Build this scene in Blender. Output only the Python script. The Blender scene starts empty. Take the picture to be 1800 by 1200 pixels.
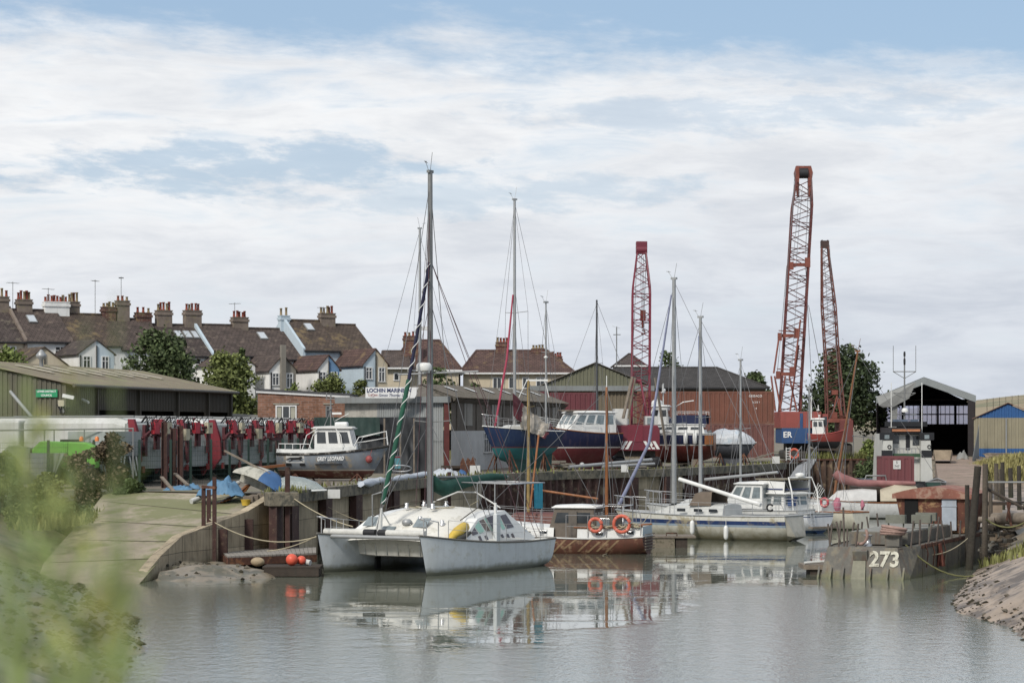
import bpy, bmesh, math, random
from mathutils import Vector, Matrix, noise
import numpy as np
R = math.radians
random.seed(7)
scn = bpy.context.scene
C = scn.collection
# ---------------------------------------------------------------- camera
FP, H, HY = 4250.0, 5.2, 750.0     # focal length in photo pixels, eye height, horizon row
cam_d = bpy.data.cameras.new('camera'); cam = bpy.data.objects.new('camera', cam_d); C.objects.link(cam)
cam.location = (0, 0, H); cam.rotation_euler = (R(90), 0, 0)
cam_d.lens = 85; cam_d.sensor_width = 36; cam_d.shift_y = (HY-600)/1800
cam_d.clip_start = .1; cam_d.clip_end = 20000
cam_d.dof.use_dof = True; cam_d.dof.focus_distance = 100; cam_d.dof.aperture_fstop = 2.6
scn.camera = cam
scn.view_settings.view_transform = 'Standard'; scn.view_settings.look = 'None'
scn.view_settings.exposure = 0.0; scn.view_settings.gamma = 1
# ---------------------------------------------------------------- sun and sky
SUN_EL, SUN_AZ = 40, 212          # azimuth measured clockwise from +Y (compass), sun is behind the camera to the left
sl = bpy.data.lights.new('sun', 'SUN'); sl.energy = 3.3; sl.angle = R(10); sl.color = (1, .95, .87)
so = bpy.data.objects.new('sun', sl); C.objects.link(so)
sd = Vector((math.sin(R(SUN_AZ))*math.cos(R(SUN_EL)), math.cos(R(SUN_AZ))*math.cos(R(SUN_EL)), math.sin(R(SUN_EL))))
so.rotation_euler = sd.to_track_quat('Z', 'Y').to_euler()
w = bpy.data.worlds.new('World'); scn.world = w; w.use_nodes = True
def build_world():
    nt = w.node_tree; nd = nt.nodes; lk = nt.links
    for n in list(nd): nd.remove(n)
    def N(t, **k):
        n = nd.new(t)
        for a, b in k.items(): setattr(n, a, b)
        return n
    def M(op, a, b=None, c=None):
        n = N('ShaderNodeMath', operation=op)
        for i, v in enumerate((a, b, c)):
            if v is None: continue
            if hasattr(v, 'links'): lk.new(v, n.inputs[i])
            else: n.inputs[i].default_value = v
        return n.outputs[0]
    def MR(v, a, b, c=0., d=1., smooth=True):
        n = N('ShaderNodeMapRange'); n.interpolation_type = 'SMOOTHSTEP' if smooth else 'LINEAR'
        lk.new(v, n.inputs[0])
        for i, q in enumerate((a, b, c, d)): n.inputs[i+1].default_value = q
        return n.outputs[0]
    def noi(vec, scale, det, rough=.55, dist=0.):
        n = N('ShaderNodeTexNoise'); lk.new(vec, n.inputs['Vector'])
        n.inputs['Scale'].default_value = scale; n.inputs['Detail'].default_value = det
        n.inputs['Roughness'].default_value = rough; n.inputs['Distortion'].default_value = dist
        return n.outputs[0]
    def mixc(f, a, b):
        n = N('ShaderNodeMix', data_type='RGBA')
        for sck, v in ((n.inputs[0], f), (n.inputs[6], a), (n.inputs[7], b)):
            if hasattr(v, 'links'): lk.new(v, sck)
            else: sck.default_value = v
        return n.outputs[2]
    out = N('ShaderNodeOutputWorld'); bg = N('ShaderNodeBackground'); bg.inputs[1].default_value = .1
    lk.new(bg.outputs[0], out.inputs[0])
    sky = N('ShaderNodeTexSky', sky_type='NISHITA'); sky.sun_disc = False
    sky.sun_elevation = R(SUN_EL); sky.sun_rotation = R(SUN_AZ); sky.air_density = 1.1; sky.dust_density = .9
    tc = N('ShaderNodeTexCoord'); sp = N('ShaderNodeSeparateXYZ'); lk.new(tc.outputs['Generated'], sp.inputs[0])
    az = M('ARCTAN2', sp.outputs[0], sp.outputs[1])            # radians from +Y
    hyp = M('SQRT', M('ADD', M('MULTIPLY', sp.outputs[0], sp.outputs[0]), M('MULTIPLY', sp.outputs[1], sp.outputs[1])))
    el = M('ARCTAN2', sp.outputs[2], hyp)
    cb = N('ShaderNodeCombineXYZ'); lk.new(az, cb.inputs[0]); lk.new(M('MULTIPLY', M('ADD', el, M('MULTIPLY', az, .06)), 3.6), cb.inputs[1]); v = cb.outputs[0]
    cb2 = N('ShaderNodeCombineXYZ'); lk.new(az, cb2.inputs[0]); lk.new(M('MULTIPLY', el, 5.0), cb2.inputs[1]); v2 = cb2.outputs[0]
    n1 = noi(v, 9., 8, .62, .3); n2 = noi(v, 34., 6, .65, .2); n3 = noi(v2, 14., 7, .6, .5); n4 = noi(v2, 60., 5, .6)
    # blue above an uneven cloud edge (about 8.6 degrees up), and a blue gap lower left
    edge = M('ADD', M('MULTIPLY', az, -.045), .147)
    e = M('SUBTRACT', M('ADD', el, M('MULTIPLY', M('SUBTRACT', n1, .5), .062)), edge)
    e = M('ADD', e, M('MULTIPLY', M('SUBTRACT', n2, .5), .03))
    blue_top = MR(e, -.012, .018, 0, 1)
    # clouds again far above so that the dome as a whole stays mostly cloudy
    blue_top = M('MULTIPLY', blue_top, MR(el, .25, .5, 1, .25))
    def gap(a0, e0, ra, re, k):
        dx = M('DIVIDE', M('SUBTRACT', az, a0), ra); dy = M('DIVIDE', M('SUBTRACT', el, e0), re)
        r = M('ADD', M('MULTIPLY', dx, dx), M('MULTIPLY', dy, dy))
        r = M('ADD', r, M('MULTIPLY', M('SUBTRACT', n1, .5), 5.5)); r = M('ADD', r, M('MULTIPLY', M('SUBTRACT', n2, .5), 5.0))
        return M('MULTIPLY', MR(r, .0, 1.5, 1, 0), k)
    g = gap(-.115, .106, .10, .014, .72)
    g = M('MAXIMUM', g, gap(-.02, .096, .09, .010, .5))
    g = M('MAXIMUM', g, gap(.10, .128, .10, .008, .45))
    g = M('MAXIMUM', g, gap(.17, .15, .08, .012, .5))
    hole = M('MAXIMUM', blue_top, g)
    thin = MR(n3, .48, .72, 0, .55)
    thin = M('MULTIPLY', thin, MR(el, .03, .12, .5, 1))
    hole = M('MAXIMUM', hole, thin)
    shade = M('ADD', M('MULTIPLY', n3, .7), M('MULTIPLY', n1, .5)); shade = M('ADD', shade, M('MULTIPLY', n4, .12))
    lit = mixc(MR(shade, .42, .92), (5.75, 6.0, 6.4, 1), (8.25, 8.28, 8.3, 1))
    # lower clouds are a little greyer, and so are those to the right
    low = mixc(MR(M('ADD', el, M('MULTIPLY', az, -.12)), .01, .13), (6.8, 7.1, 7.6, 1), (8.65, 8.67, 8.7, 1))
    mul = N('ShaderNodeMix', data_type='RGBA', blend_type='MULTIPLY'); mul.inputs[0].default_value = 1
    lk.new(lit, mul.inputs[6]); lk.new(low, mul.inputs[7])
    sc = N('ShaderNodeMix', data_type='RGBA', blend_type='MULTIPLY'); sc.inputs[0].default_value = 1
    lk.new(mul.outputs[2], sc.inputs[6]); sc.inputs[7].default_value = (.146, .145, .1435, 1)
    # deep blue parts: Nishita, slightly veiled
    blue = mixc(.6, sky.outputs[0], (3.9, 5.5, 7.8, 1))
    fin = mixc(hole, sc.outputs[2], blue)
    lk.new(fin, bg.inputs[0])
build_world()

# ---------------------------------------------------------------- helpers
def W(x, y, d): return Vector(((x-900)*d/FP, d, H+(HY-y)*d/FP))     # photo pixel at depth d -> world point
def X(x, d): return (x-900)*d/FP
def Z(y, d): return H+(HY-y)*d/FP
def hx(s, k=1.0):
    c = [int(s[i:i+2], 16)/255 for i in (0, 2, 4)]; g = .3*c[0]+.59*c[1]+.11*c[2]; c = [g+(v-g)*.84 for v in c]
    return tuple(((v/12.92 if v < .04045 else ((v+.055)/1.055)**2.4)*k) for v in c)
def thing(name, label, cat, loc=(0, 0, 0), rz=0, group=None, kind=None):
    o = bpy.data.objects.new(name, None); C.objects.link(o); o.empty_display_size = .2
    o.location = loc; o.rotation_euler = (0, 0, rz)
    return tag(o, label, cat, group, kind)
def tag(o, label=None, cat=None, group=None, kind=None):
    if label: o['label'] = label
    if cat: o['category'] = cat
    if group: o['group'] = group
    if kind: o['kind'] = kind
    return o
def struct(o): o['kind'] = 'structure'; return o
def copy_tree(o, parent=None):
    c = o.copy(); C.objects.link(c)
    if parent: c.parent = parent
    for ch in list(o.children): copy_tree(ch, c)
    return c
def rootmat(o):
    while o.parent: o = o.parent
    return Matrix.Translation(o.location) @ Matrix.Rotation(o.rotation_euler[2], 4, 'Z')
class MB:
    def __init__(s, world=False): s.v = []; s.f = []; s.m = []; s.c = 0; s.world = world; s.T = None; s.sm = []
    def add(s, vs, fs, smooth=False):
        n = len(s.v)
        for p in vs:
            p = Vector(p)
            if s.T: p = s.T @ p
            s.v.append(p)
        for f in fs: s.f.append([i+n for i in f]); s.m.append(s.c); s.sm.append(smooth)
        return s
    def mat(s, i): s.c = i; return s
    def box(s, c, d, rz=0, rot=None):
        x, y, z = d[0]/2, d[1]/2, d[2]/2
        Q = rot if rot else Matrix.Rotation(rz, 3, 'Z')
        vs = [Vector(c)+Q @ Vector(p) for p in ((-x,-y,-z),(x,-y,-z),(x,y,-z),(-x,y,-z),(-x,-y,z),(x,-y,z),(x,y,z),(-x,y,z))]
        return s.add(vs, [(3,2,1,0),(4,5,6,7),(0,1,5,4),(1,2,6,5),(2,3,7,6),(3,0,4,7)])
    def bx(s, x0, x1, y0, y1, z0, z1): return s.box(((x0+x1)/2,(y0+y1)/2,(z0+z1)/2), (abs(x1-x0),abs(y1-y0),abs(z1-z0)))
    def beam(s, p, q, w, h=None):
        h = h or w; p = Vector(p); q = Vector(q); d = q-p; L = d.length
        if L < 1e-6: return s
        Q = d.to_track_quat('X', 'Z').to_matrix()
        return s.box((p+q)/2, (L, w, h), rot=Q)
    def tube(s, p, q, r, r2=None, n=6, cap=True):
        r2 = r if r2 is None else r2; p = Vector(p); q = Vector(q); d = q-p
        if d.length < 1e-6: return s
        Q = d.to_track_quat('Z', 'X').to_matrix()
        vs = [p+Q@Vector((math.cos(2*math.pi*i/n)*r, math.sin(2*math.pi*i/n)*r, 0)) for i in range(n)]
        vs += [q+Q@Vector((math.cos(2*math.pi*i/n)*r2, math.sin(2*math.pi*i/n)*r2, 0)) for i in range(n)]
        s.add(vs, [(i, (i+1)%n, n+(i+1)%n, n+i) for i in range(n)], n > 5)
        if cap: s.add(vs[:n], [tuple(range(n))[::-1]]); s.add(vs[n:], [tuple(range(n))])
        return s
    def path(s, pts, r, n=5):
        pts = [Vector(p) for p in pts]; rings = []
        for i, p in enumerate(pts):
            d = (pts[min(i+1, len(pts)-1)]-pts[max(i-1, 0)]).normalized()
            Q = d.to_track_quat('Z', 'X').to_matrix(); rr = r[i] if isinstance(r, (list, tuple)) else r
            rings.append([p+Q@Vector((math.cos(2*math.pi*k/n)*rr, math.sin(2*math.pi*k/n)*rr, 0)) for k in range(n)])
        return s.loft(rings, True, True, smooth=True)
    def loft(s, rings, close=True, cap=False, smooth=False):
        n = len(rings[0]); vs = [p for r in rings for p in r]; fs = []
        for i in range(len(rings)-1):
            for k in range(n if close else n-1):
                a = i*n+k; b = i*n+(k+1)%n; fs.append((a, b, b+n, a+n))
        s.add(vs, fs, smooth)
        if cap: s.add(rings[0], [tuple(range(n))[::-1]]); s.add(rings[-1], [tuple(range(n))])
        return s
    def prism(s, poly, ext):
        n = len(poly); e = Vector(ext); vs = [Vector(p) for p in poly]+[Vector(p)+e for p in poly]
        return s.add(vs, [tuple(range(n))[::-1], tuple(range(n, 2*n))]+[(i,(i+1)%n,n+(i+1)%n,n+i) for i in range(n)])
    def quad(s, *p): return s.add(p, [tuple(range(len(p)))])
    def ball(s, c, r, seg=10, ring=7, sc=(1,1,1)):
        c = Vector(c); rings = []
        for j in range(1, ring):
            a = math.pi*j/ring
            rings.append([c+Vector((sc[0]*r*math.sin(a)*math.cos(2*math.pi*k/seg), sc[1]*r*math.sin(a)*math.sin(2*math.pi*k/seg), -sc[2]*r*math.cos(a))) for k in range(seg)])
        s.loft(rings, True, False, True)
        s.add([c-Vector((0,0,r*sc[2]))]+rings[0], [(0,1+(k+1)%seg,1+k) for k in range(seg)], True)
        s.add([c+Vector((0,0,r*sc[2]))]+rings[-1], [(0,1+k,1+(k+1)%seg) for k in range(seg)], True)
        return s
    def torus(s, c, Rr, r, ax=(0,1,0), n=20, m=6, a0=0, a1=360):
        Q = Vector(ax).normalized().to_track_quat('Z', 'X').to_matrix(); c = Vector(c)
        full = (a1-a0) >= 360; cnt = n if full else n+1
        pts = [c+Q@Vector((math.cos(R(a0+(a1-a0)*i/n))*Rr, math.sin(R(a0+(a1-a0)*i/n))*Rr, 0)) for i in range(cnt)]
        if full: pts.append(pts[0]); pts.append(pts[1])
        return s.path(pts, r, m)
    def lathe(s, c, prof, n=14):
        c = Vector(c); return s.loft([[c+Vector((r*math.cos(2*math.pi*k/n), r*math.sin(2*math.pi*k/n), z)) for k in range(n)] for r, z in prof], True, True, True)
    def corr(s, p, q, z0, z1, pitch=.25, dep=.04, top=None):
        """corrugated sheet from plan point p to q; z1 or top(u) gives the upper edge"""
        p = Vector((p[0], p[1], 0)); q = Vector((q[0], q[1], 0)); d = q-p; L = d.length; d.normalize(); nrm = Vector((d.y, -d.x, 0))
        n = max(1, int(L/pitch)); us = []
        for i in range(n):
            for a, b in ((0, 0), (.4, 0), (.5, 1), (.9, 1)): us.append(((i+a)/n, b))
        us.append((1, 0)); vs = []
        for u, b in us:
            o = p+d*(L*u)+nrm*(dep*b); zt = top(u) if top else z1
            vs += [(o.x, o.y, z0), (o.x, o.y, zt)]
        k = len(us); return s.add(vs, [(2*i, 2*i+2, 2*i+3, 2*i+1) for i in range(k-1)])
    def corrslope(s, a, b, c, d, pitch=.3, dep=.04):
        """corrugated roof: a->b lower edge, d->c upper edge, ribs run up the slope"""
        a, b, c, d = map(Vector, (a, b, c, d)); nn = (b-a).cross(d-a).normalized(); n = max(1, int((b-a).length/pitch)); vs = []; us = []
        for i in range(n):
            for e, h in ((0, 0), (.35, 0), (.5, 1), (.85, 1)): us.append(((i+e)/n, h))
        us.append((1, 0))
        for u, h in us: vs += [a.lerp(b, u)+nn*dep*h, d.lerp(c, u)+nn*dep*h]
        return s.add(vs, [(2*i, 2*i+2, 2*i+3, 2*i+1) for i in range(len(us)-1)])
    def build(s, name, mats, parent=None, bevel=0, smooth=None, label=None):
        if not isinstance(mats, (list, tuple)): mats = [mats]
        vs = s.v; loc = None
        if parent is not None and s.world:
            iv = rootmat(parent).inverted(); vs = [iv @ p for p in vs]
        if parent is None:
            xs = [p.x for p in vs]; ys = [p.y for p in vs]; zs = [p.z for p in vs]
            loc = Vector(((min(xs)+max(xs))/2, (min(ys)+max(ys))/2, min(zs))); vs = [p-loc for p in vs]
        me = bpy.data.meshes.new(name); me.from_pydata([tuple(p) for p in vs], [], s.f)
        for m in mats: me.materials.append(m)
        me.polygons.foreach_set('material_index', s.m)
        me.polygons.foreach_set('use_smooth', s.sm if smooth is None else [smooth]*len(s.f))
        uv = me.uv_layers.new(name='uv'); data = uv.data; up = Vector((0, 0, 1))
        for p in me.polygons:
            n = p.normal; t = up.cross(n)
            t = Vector((1, 0, 0)) if t.length < .05 else t.normalized(); b = n.cross(t)
            for li in p.loop_indices:
                co = me.vertices[me.loops[li].vertex_index].co; data[li].uv = (co.dot(t), co.dot(b))
        me.update()
        o = bpy.data.objects.new(name, me); C.objects.link(o)
        if parent is not None: o.parent = parent
        else: o.location = loc
        if bevel:
            bv = o.modifiers.new('bevel', 'BEVEL'); bv.width = bevel; bv.segments = 2; bv.limit_method = 'ANGLE'; bv.angle_limit = R(40)
        if label: o['label'] = label
        return o
def sag(p, q, s, n=14):
    p = Vector(p); q = Vector(q)
    return [p.lerp(q, i/n)-Vector((0, 0, s*4*(i/n)*(1-i/n))) for i in range(n+1)]
# ---------------------------------------------------------------- materials
MATS = {}
def mat(name, col, rough=.6, var=.18, scale=2.5, streak=0, scol=None, bump=0, bscale=25, metal=0, spec=.35, patch=None, trans=0, bands=None, mud=None, uvtex=None, tscale=(1, 1), island=0, alpha=1):
    """procedural material; streak = rusty or dirty runs down the surface; patch=(colour, amount, scale); bands=[(z, colour)...] by local height"""
    if name in MATS: return MATS[name]
    m = bpy.data.materials.new(name); m.use_nodes = True; nt = m.node_tree; nd = nt.nodes; lk = nt.links
    b = nd['Principled BSDF']; tc = nd.new('ShaderNodeTexCoord'); MATS[name] = m
    def noi(vec, sc, det=5, rg=.6, mp=None):
        if mp:
            g = nd.new('ShaderNodeMapping'); g.inputs['Scale'].default_value = mp; lk.new(vec, g.inputs[0]); vec = g.outputs[0]
        n = nd.new('ShaderNodeTexNoise'); lk.new(vec, n.inputs['Vector']); n.inputs['Scale'].default_value = sc
        n.inputs['Detail'].default_value = det; n.inputs['Roughness'].default_value = rg; return n.outputs[0]
    def mr(v, a, bb, c, d):
        n = nd.new('ShaderNodeMapRange'); lk.new(v, n.inputs[0])
        for i, q in enumerate((a, bb, c, d)): n.inputs[i+1].default_value = q
        return n.outputs[0]
    def mix(f, a, c, bt='MIX'):
        n = nd.new('ShaderNodeMix'); n.data_type = 'RGBA'; n.blend_type = bt
        for sck, v in ((n.inputs[0], f), (n.inputs[6], a), (n.inputs[7], c)):
            if hasattr(v, 'links'): lk.new(v, sck)
            elif isinstance(v, tuple): sck.default_value = v+(1,) if len(v) == 3 else v
            else: sck.default_value = v
        return n.outputs[2]
    O = tc.outputs['Object']; base = col
    if bands:
        sp = nd.new('ShaderNodeSeparateXYZ'); lk.new(O, sp.inputs[0]); zz = sp.outputs[2]
        wob = noi(O, 3, 2)
        for z0, c in bands:
            f = mr(zz, z0-.004, z0+.004, 0, 1); base = mix(f, base, c)
    if uvtex:
        br = nd.new('ShaderNodeTexBrick'); mp = nd.new('ShaderNodeMapping'); mp.inputs['Scale'].default_value = (tscale[0], tscale[1], 1)
        lk.new(tc.outputs['UV'], mp.inputs[0]); lk.new(mp.outputs[0], br.inputs['Vector'])
        if uvtex == 'brick':
            br.inputs['Color1'].default_value = base+(1,); br.inputs['Color2'].default_value = tuple(v*.6 for v in base)+(1,)
            br.inputs['Mortar'].default_value = tuple(.5*v+.09 for v in base)+(1,); br.inputs['Mortar Size'].default_value = .018
            br.inputs['Scale'].default_value = 1; br.inputs['Brick Width'].default_value = .45; br.inputs['Row Height'].default_value = .15
        elif uvtex == 'tile':
            br.inputs['Color1'].default_value = base+(1,); br.inputs['Color2'].default_value = tuple(v*.62 for v in base)+(1,)
            br.inputs['Mortar'].default_value = tuple(v*.3 for v in base)+(1,); br.inputs['Mortar Size'].default_value = .028; br.inputs['Mortar Smooth'].default_value = .4
            br.inputs['Scale'].default_value = 1; br.inputs['Brick Width'].default_value = .34; br.inputs['Row Height'].default_value = .3
        elif uvtex == 'slab':
            br.inputs['Color1'].default_value = base+(1,); br.inputs['Color2'].default_value = tuple(v*.7 for v in base)+(1,)
            br.inputs['Mortar'].default_value = tuple(v*.3 for v in base)+(1,); br.inputs['Mortar Size'].default_value = .012
            br.inputs['Scale'].default_value = 1; br.inputs['Brick Width'].default_value = 3.; br.inputs['Row Height'].default_value = .75; br.offset = 0
        elif uvtex == 'plank':
            br.inputs['Color1'].default_value = base+(1,); br.inputs['Color2'].default_value = tuple(v*.7 for v in base)+(1,)
            br.inputs['Mortar'].default_value = tuple(v*.25 for v in base)+(1,); br.inputs['Mortar Size'].default_value = .012
            br.inputs['Scale'].default_value = 1; br.inputs['Brick Width'].default_value = 2.2; br.inputs['Row Height'].default_value = .16
        base = br.outputs[0]
    if var:
        n = noi(O, scale, 6, .65); f = mr(n, .3, .7, 0, 1)
        dk = mix(1., base, (1-var,)*3, 'MULTIPLY'); lt = mix(1., base, (1+var*.8,)*3, 'MULTIPLY'); base = mix(f, dk, lt)
    if island:
        g = nd.new('ShaderNodeNewGeometry'); f = mr(g.outputs['Random Per Island'], 0, 1, 1-island, 1+island)
        cv = nd.new('ShaderNodeCombineColor'); [lk.new(f, cv.inputs[i]) for i in range(3)]; base = mix(1., base, cv.outputs[0], 'MULTIPLY')
    if patch:
        pc, am, ps = patch; n = noi(O, ps, 6, .7); f = mr(n, .62-am*.3, .68-am*.3+.04, 0, .9); base = mix(f, base, pc)
    if streak:
        n = noi(O, 1, 5, .65, (5, 5, .5)); f = mr(n, .5, .78, 0, streak); base = mix(f, base, scol or (.09, .05, .03))
    if mud:                                                       # weed and slime low on a wall, by local height
        zc, ht, mc = mud; sp = nd.new('ShaderNodeSeparateXYZ'); lk.new(O, sp.inputs[0]); n = noi(O, 2.2, 5)
        a = nd.new('ShaderNodeMath'); a.operation = 'MULTIPLY_ADD'; lk.new(n, a.inputs[0]); a.inputs[1].default_value = -ht*1.4; lk.new(sp.outputs[2], a.inputs[2])
        base = mix(mr(a.outputs[0], zc-ht*1.1, zc-ht*.3, .9, 0), base, mc)
    if hasattr(base, 'links'): lk.new(base, b.inputs['Base Color'])
    else: b.inputs['Base Color'].default_value = base+(1,)
    b.inputs['Roughness'].default_value = rough; b.inputs['Metallic'].default_value = metal; b.inputs['Specular IOR Level'].default_value = spec
    if trans: b.inputs['Transmission Weight'].default_value = trans
    if alpha < 1: b.inputs['Alpha'].default_value = alpha
    if bump:
        n = noi(O, bscale, 5, .65); bp = nd.new('ShaderNodeBump'); bp.inputs['Strength'].default_value = bump; bp.inputs['Distance'].default_value = .05
        lk.new(n, bp.inputs['Height']); lk.new(bp.outputs[0], b.inputs['Normal'])
    return m
DIRT = (.07, .06, .045); RUST = (.12, .05, .025)
gelcoat = mat('gelcoat', hx('cfd0cc', .78), .35, .12, 1.5, .35, (.25, .24, .2))
gelclean = mat('gelclean', hx('e2e2de', .85), .35, .08, 2, .25, (.35, .34, .3))
deckm = mat('deck_paint', hx('d8d5ca', .75), .6, .15, 3, .3, (.3, .28, .23), patch=((.45, .42, .36), .3, 5))
glass = mat('window_glass', (.03, .035, .04), .08, .3, 3, spec=.7)
glassl = mat('pale_glass', (.16, .19, .2), .1, .4, 3, spec=.8)
alum = mat('aluminium', hx('a7a9a9', .8), .45, .12, 3, .2, (.2, .2, .2), metal=.3)
alumd = mat('aluminium_dull', hx('8b8c8b', .75), .5, .12, 3, metal=.25)
steel = mat('stainless', (.5, .5, .5), .3, .1, 3, metal=.6)
wire = mat('rigging_wire', (.13, .13, .135), .5, 0)
rope = mat('rope', hx('b5a98b', .8), .9, .2, 12)
ropeg = mat('weedy_rope', hx('7c7a4a', .7), .9, .3, 6)
black = mat('black_rubber', (.018, .018, .02), .6, .2)
wood = mat('weathered_wood', hx('86796a', .8), .85, .3, 3, .6, (.07, .06, .05), bump=.4)
woodd = mat('dark_timber', hx('4d4239', .7), .9, .35, 3, .6, (.03, .03, .025), bump=.5)
varn = mat('varnished_wood', hx('9a5a2c', .75), .4, .25, 4, .3, (.1, .05, .03))
conc = mat('concrete', hx('8f887a', .85), .9, .25, 1.3, .5, (.1, .09, .075), bump=.3, patch=((.3, .28, .23), .25, 2.5))
rust = mat('rusty_steel', hx('5f3a2c', .75), .85, .4, 2.5, .6, (.05, .035, .03), bump=.4, patch=((.2, .09, .045), .3, 4))
white = mat('white_paint', hx('d6d6d2', .8), .5, .1, 2, .3, (.3, .29, .26))
def pm(name, h, k=.8, **kw): return mat(name, hx(h, k), **kw)
# ================================================================ THE SETTING
Q = 2.6                                        # height of the yard above the water
def WG(x, y, z): d = (H-z)*FP/(y-HY); return Vector(((x-900)*d/FP, d, z))     # photo pixel on the horizontal plane z
quay = [WG(x, y, Q) for x, y in ((484, 871), (512, 867.5), (625, 855), (750, 843), (848, 837), (990, 831), (1170, 826.5), (1330, 819), (1378, 815))]
def water_mat():
    m = bpy.data.materials.new('river_water'); m.use_nodes = True; nt = m.node_tree; nd = nt.nodes; lk = nt.links; b = nd['Principled BSDF']
    tc = nd.new('ShaderNodeTexCoord')
    def noi(mp, det=3, sc=1, rg=.5, rot=0):
        g = nd.new('ShaderNodeMapping'); g.inputs['Scale'].default_value = mp; g.inputs['Rotation'].default_value = (0, 0, R(rot)); lk.new(tc.outputs['Object'], g.inputs[0])
        n = nd.new('ShaderNodeTexNoise'); lk.new(g.outputs[0], n.inputs['Vector']); n.inputs['Scale'].default_value = sc; n.inputs['Detail'].default_value = det
        n.inputs['Roughness'].default_value = rg; return n.outputs[0]
    def mm(op, a, c):
        n = nd.new('ShaderNodeMath'); n.operation = op
        for i, v in enumerate((a, c)):
            if hasattr(v, 'links'): lk.new(v, n.inputs[i])
            else: n.inputs[i].default_value = v
        return n.outputs[0]
    fine = noi((2.6, 1.5, 1), 4, 1, .6); mid = noi((.5, 1.0, 1), 2, 1, .5, 8); big = noi((.09, .12, 1), 6, 1, .62, 12)
    sp = nd.new('ShaderNodeSeparateXYZ'); lk.new(tc.outputs['Object'], sp.inputs[0])
    # wind-ruffled water in the open river towards the camera, slick water in the lee of the wall
    ed = mm('ADD', mm('MULTIPLY', big, 26.), sp.outputs[1])
    # lee edge: y of about 83 on the left, 92 at the right
    xx = mm('ADD', sp.outputs[0], .5); ed = mm('SUBTRACT', ed, mm('MINIMUM', mm('MULTIPLY', mm('MULTIPLY', xx, xx), .5), 24.))
    mr = nd.new('ShaderNodeMapRange'); mr.interpolation_type = 'SMOOTHSTEP'; lk.new(ed, mr.inputs[0])
    for i, q in enumerate((66.5, 70.5, 1., 0.)): mr.inputs[i+1].default_value = q
    ruf = mr.outputs[0]
    st = noi((.10, .55, 1), 4, 1, .6, -4); mr2 = nd.new('ShaderNodeMapRange'); lk.new(st, mr2.inputs[0])
    for i, q in enumerate((.54, .66, 0., .35)): mr2.inputs[i+1].default_value = q
    ruf = mm('MAXIMUM', ruf, mr2.outputs[0])
    grain = noi((9., 5., 1), 2, 1, .6)
    hgt = mm('ADD', mm('ADD', mm('MULTIPLY', fine, mm('ADD', mm('MULTIPLY', ruf, .95), .12)), mm('MULTIPLY', grain, mm('MULTIPLY', ruf, .65))), mm('MULTIPLY', mid, .16))
    bp = nd.new('ShaderNodeBump'); bp.inputs['Strength'].default_value = 1; bp.inputs['Distance'].default_value = .011
    lk.new(hgt, bp.inputs['Height']); lk.new(bp.outputs[0], b.inputs['Normal'])
    b.inputs['Base Color'].default_value = (.12, .130, .10, 1); b.inputs['IOR'].default_value = 1.7
    b.inputs['Specular IOR Level'].default_value = .5
    r = nd.new('ShaderNodeMapRange'); lk.new(ruf, r.inputs[0])
    for i, q in enumerate((0., 1., .0, .10)): r.inputs[i+1].default_value = q
    lk.new(r.outputs[0], b.inputs['Roughness'])
    return m
wm = water_mat()
struct(MB().quad((-60, -30, 0), (60, -30, 0), (60, 260, 0), (-60, 260, 0)).build('water', wm))
bpy.data.objects['water'].location = (0, 0, 0)
for v in bpy.data.objects['water'].data.vertices: v.co.y += 115
# ground: one sheet at yard height reaching the horizon, cut back along the river
def ground_mat():
    return mat('yard_ground', hx('857b6c', .75), .95, .25, .35, bump=.4, bscale=2.5, patch=((.10, .11, .05), .35, .12))
ramp_top = [W(460, 889, 92.5), W(330, 880, 95.5), W(180, 873, 99.0)]
edge = [Vector((-5000, 101, Q)), Vector((-60, 101, Q)), Vector((-22, 100, Q)), Vector((ramp_top[2].x, ramp_top[2].y, Q)), Vector((-9.3, 94.6, Q))]
edge += [Vector((q.x, q.y+.25, Q)) for q in quay]
pier = [WG(1400, 802, Q+.15), WG(1530, 801, Q+.15)]
shore = [Vector((21.5, 176, Q)), Vector((24.2, 196, Q)), Vector((30.6, 199, Q)), Vector((34.0, 192, Q)), Vector((37.4, 191, Q)), Vector((46, 189, Q)), Vector((46.5, 119, Q)), Vector((60, 118, Q)), Vector((5000, 100, Q))]
g = MB(); bl = edge+shore
for a, b in zip(bl, bl[1:]): g.quad(a, b, (b.x, 6000, Q), (a.x, 6000, Q))
go = g.build('ground', ground_mat()); struct(go)
# ---- a helper for soft terrain: grid with a height function, clipped by keep(x, y)
def grid(name, x0, x1, y0, y1, st, fn, m, keep=None, smooth=True):
    nx = int((x1-x0)/st)+1; ny = int((y1-y0)/st)+1; vs = []; fs = []
    for j in range(ny):
        for i in range(nx):
            x = x0+i*st; y = y0+j*st; vs.append((x, y, fn(x, y)))
    for j in range(ny-1):
        for i in range(nx-1):
            a = j*nx+i; x = x0+(i+.5)*st; y = y0+(j+.5)*st
            if keep is None or keep(x, y): fs.append((a, a+1, a+nx+1, a+nx))
    me = bpy.data.meshes.new(name); me.from_pydata(vs, [], fs); me.materials.append(m)
    me.polygons.foreach_set('use_smooth', [smooth]*len(fs)); o = bpy.data.objects.new(name, me); C.objects.link(o); return o
def fbm(x, y, s=1., o=4, seed=0): return noise.fractal(Vector((x*s+seed, y*s-seed, seed*.37)), 1.0, 2.0, o)
def lerp_tab(t, tab):
    if t <= tab[0][0]: return tab[0][1]
    for (a, b), (c, d) in zip(tab, tab[1:]):
        if t <= c: return b+(d-b)*(t-a)/(c-a)
    return tab[-1][1]
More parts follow.
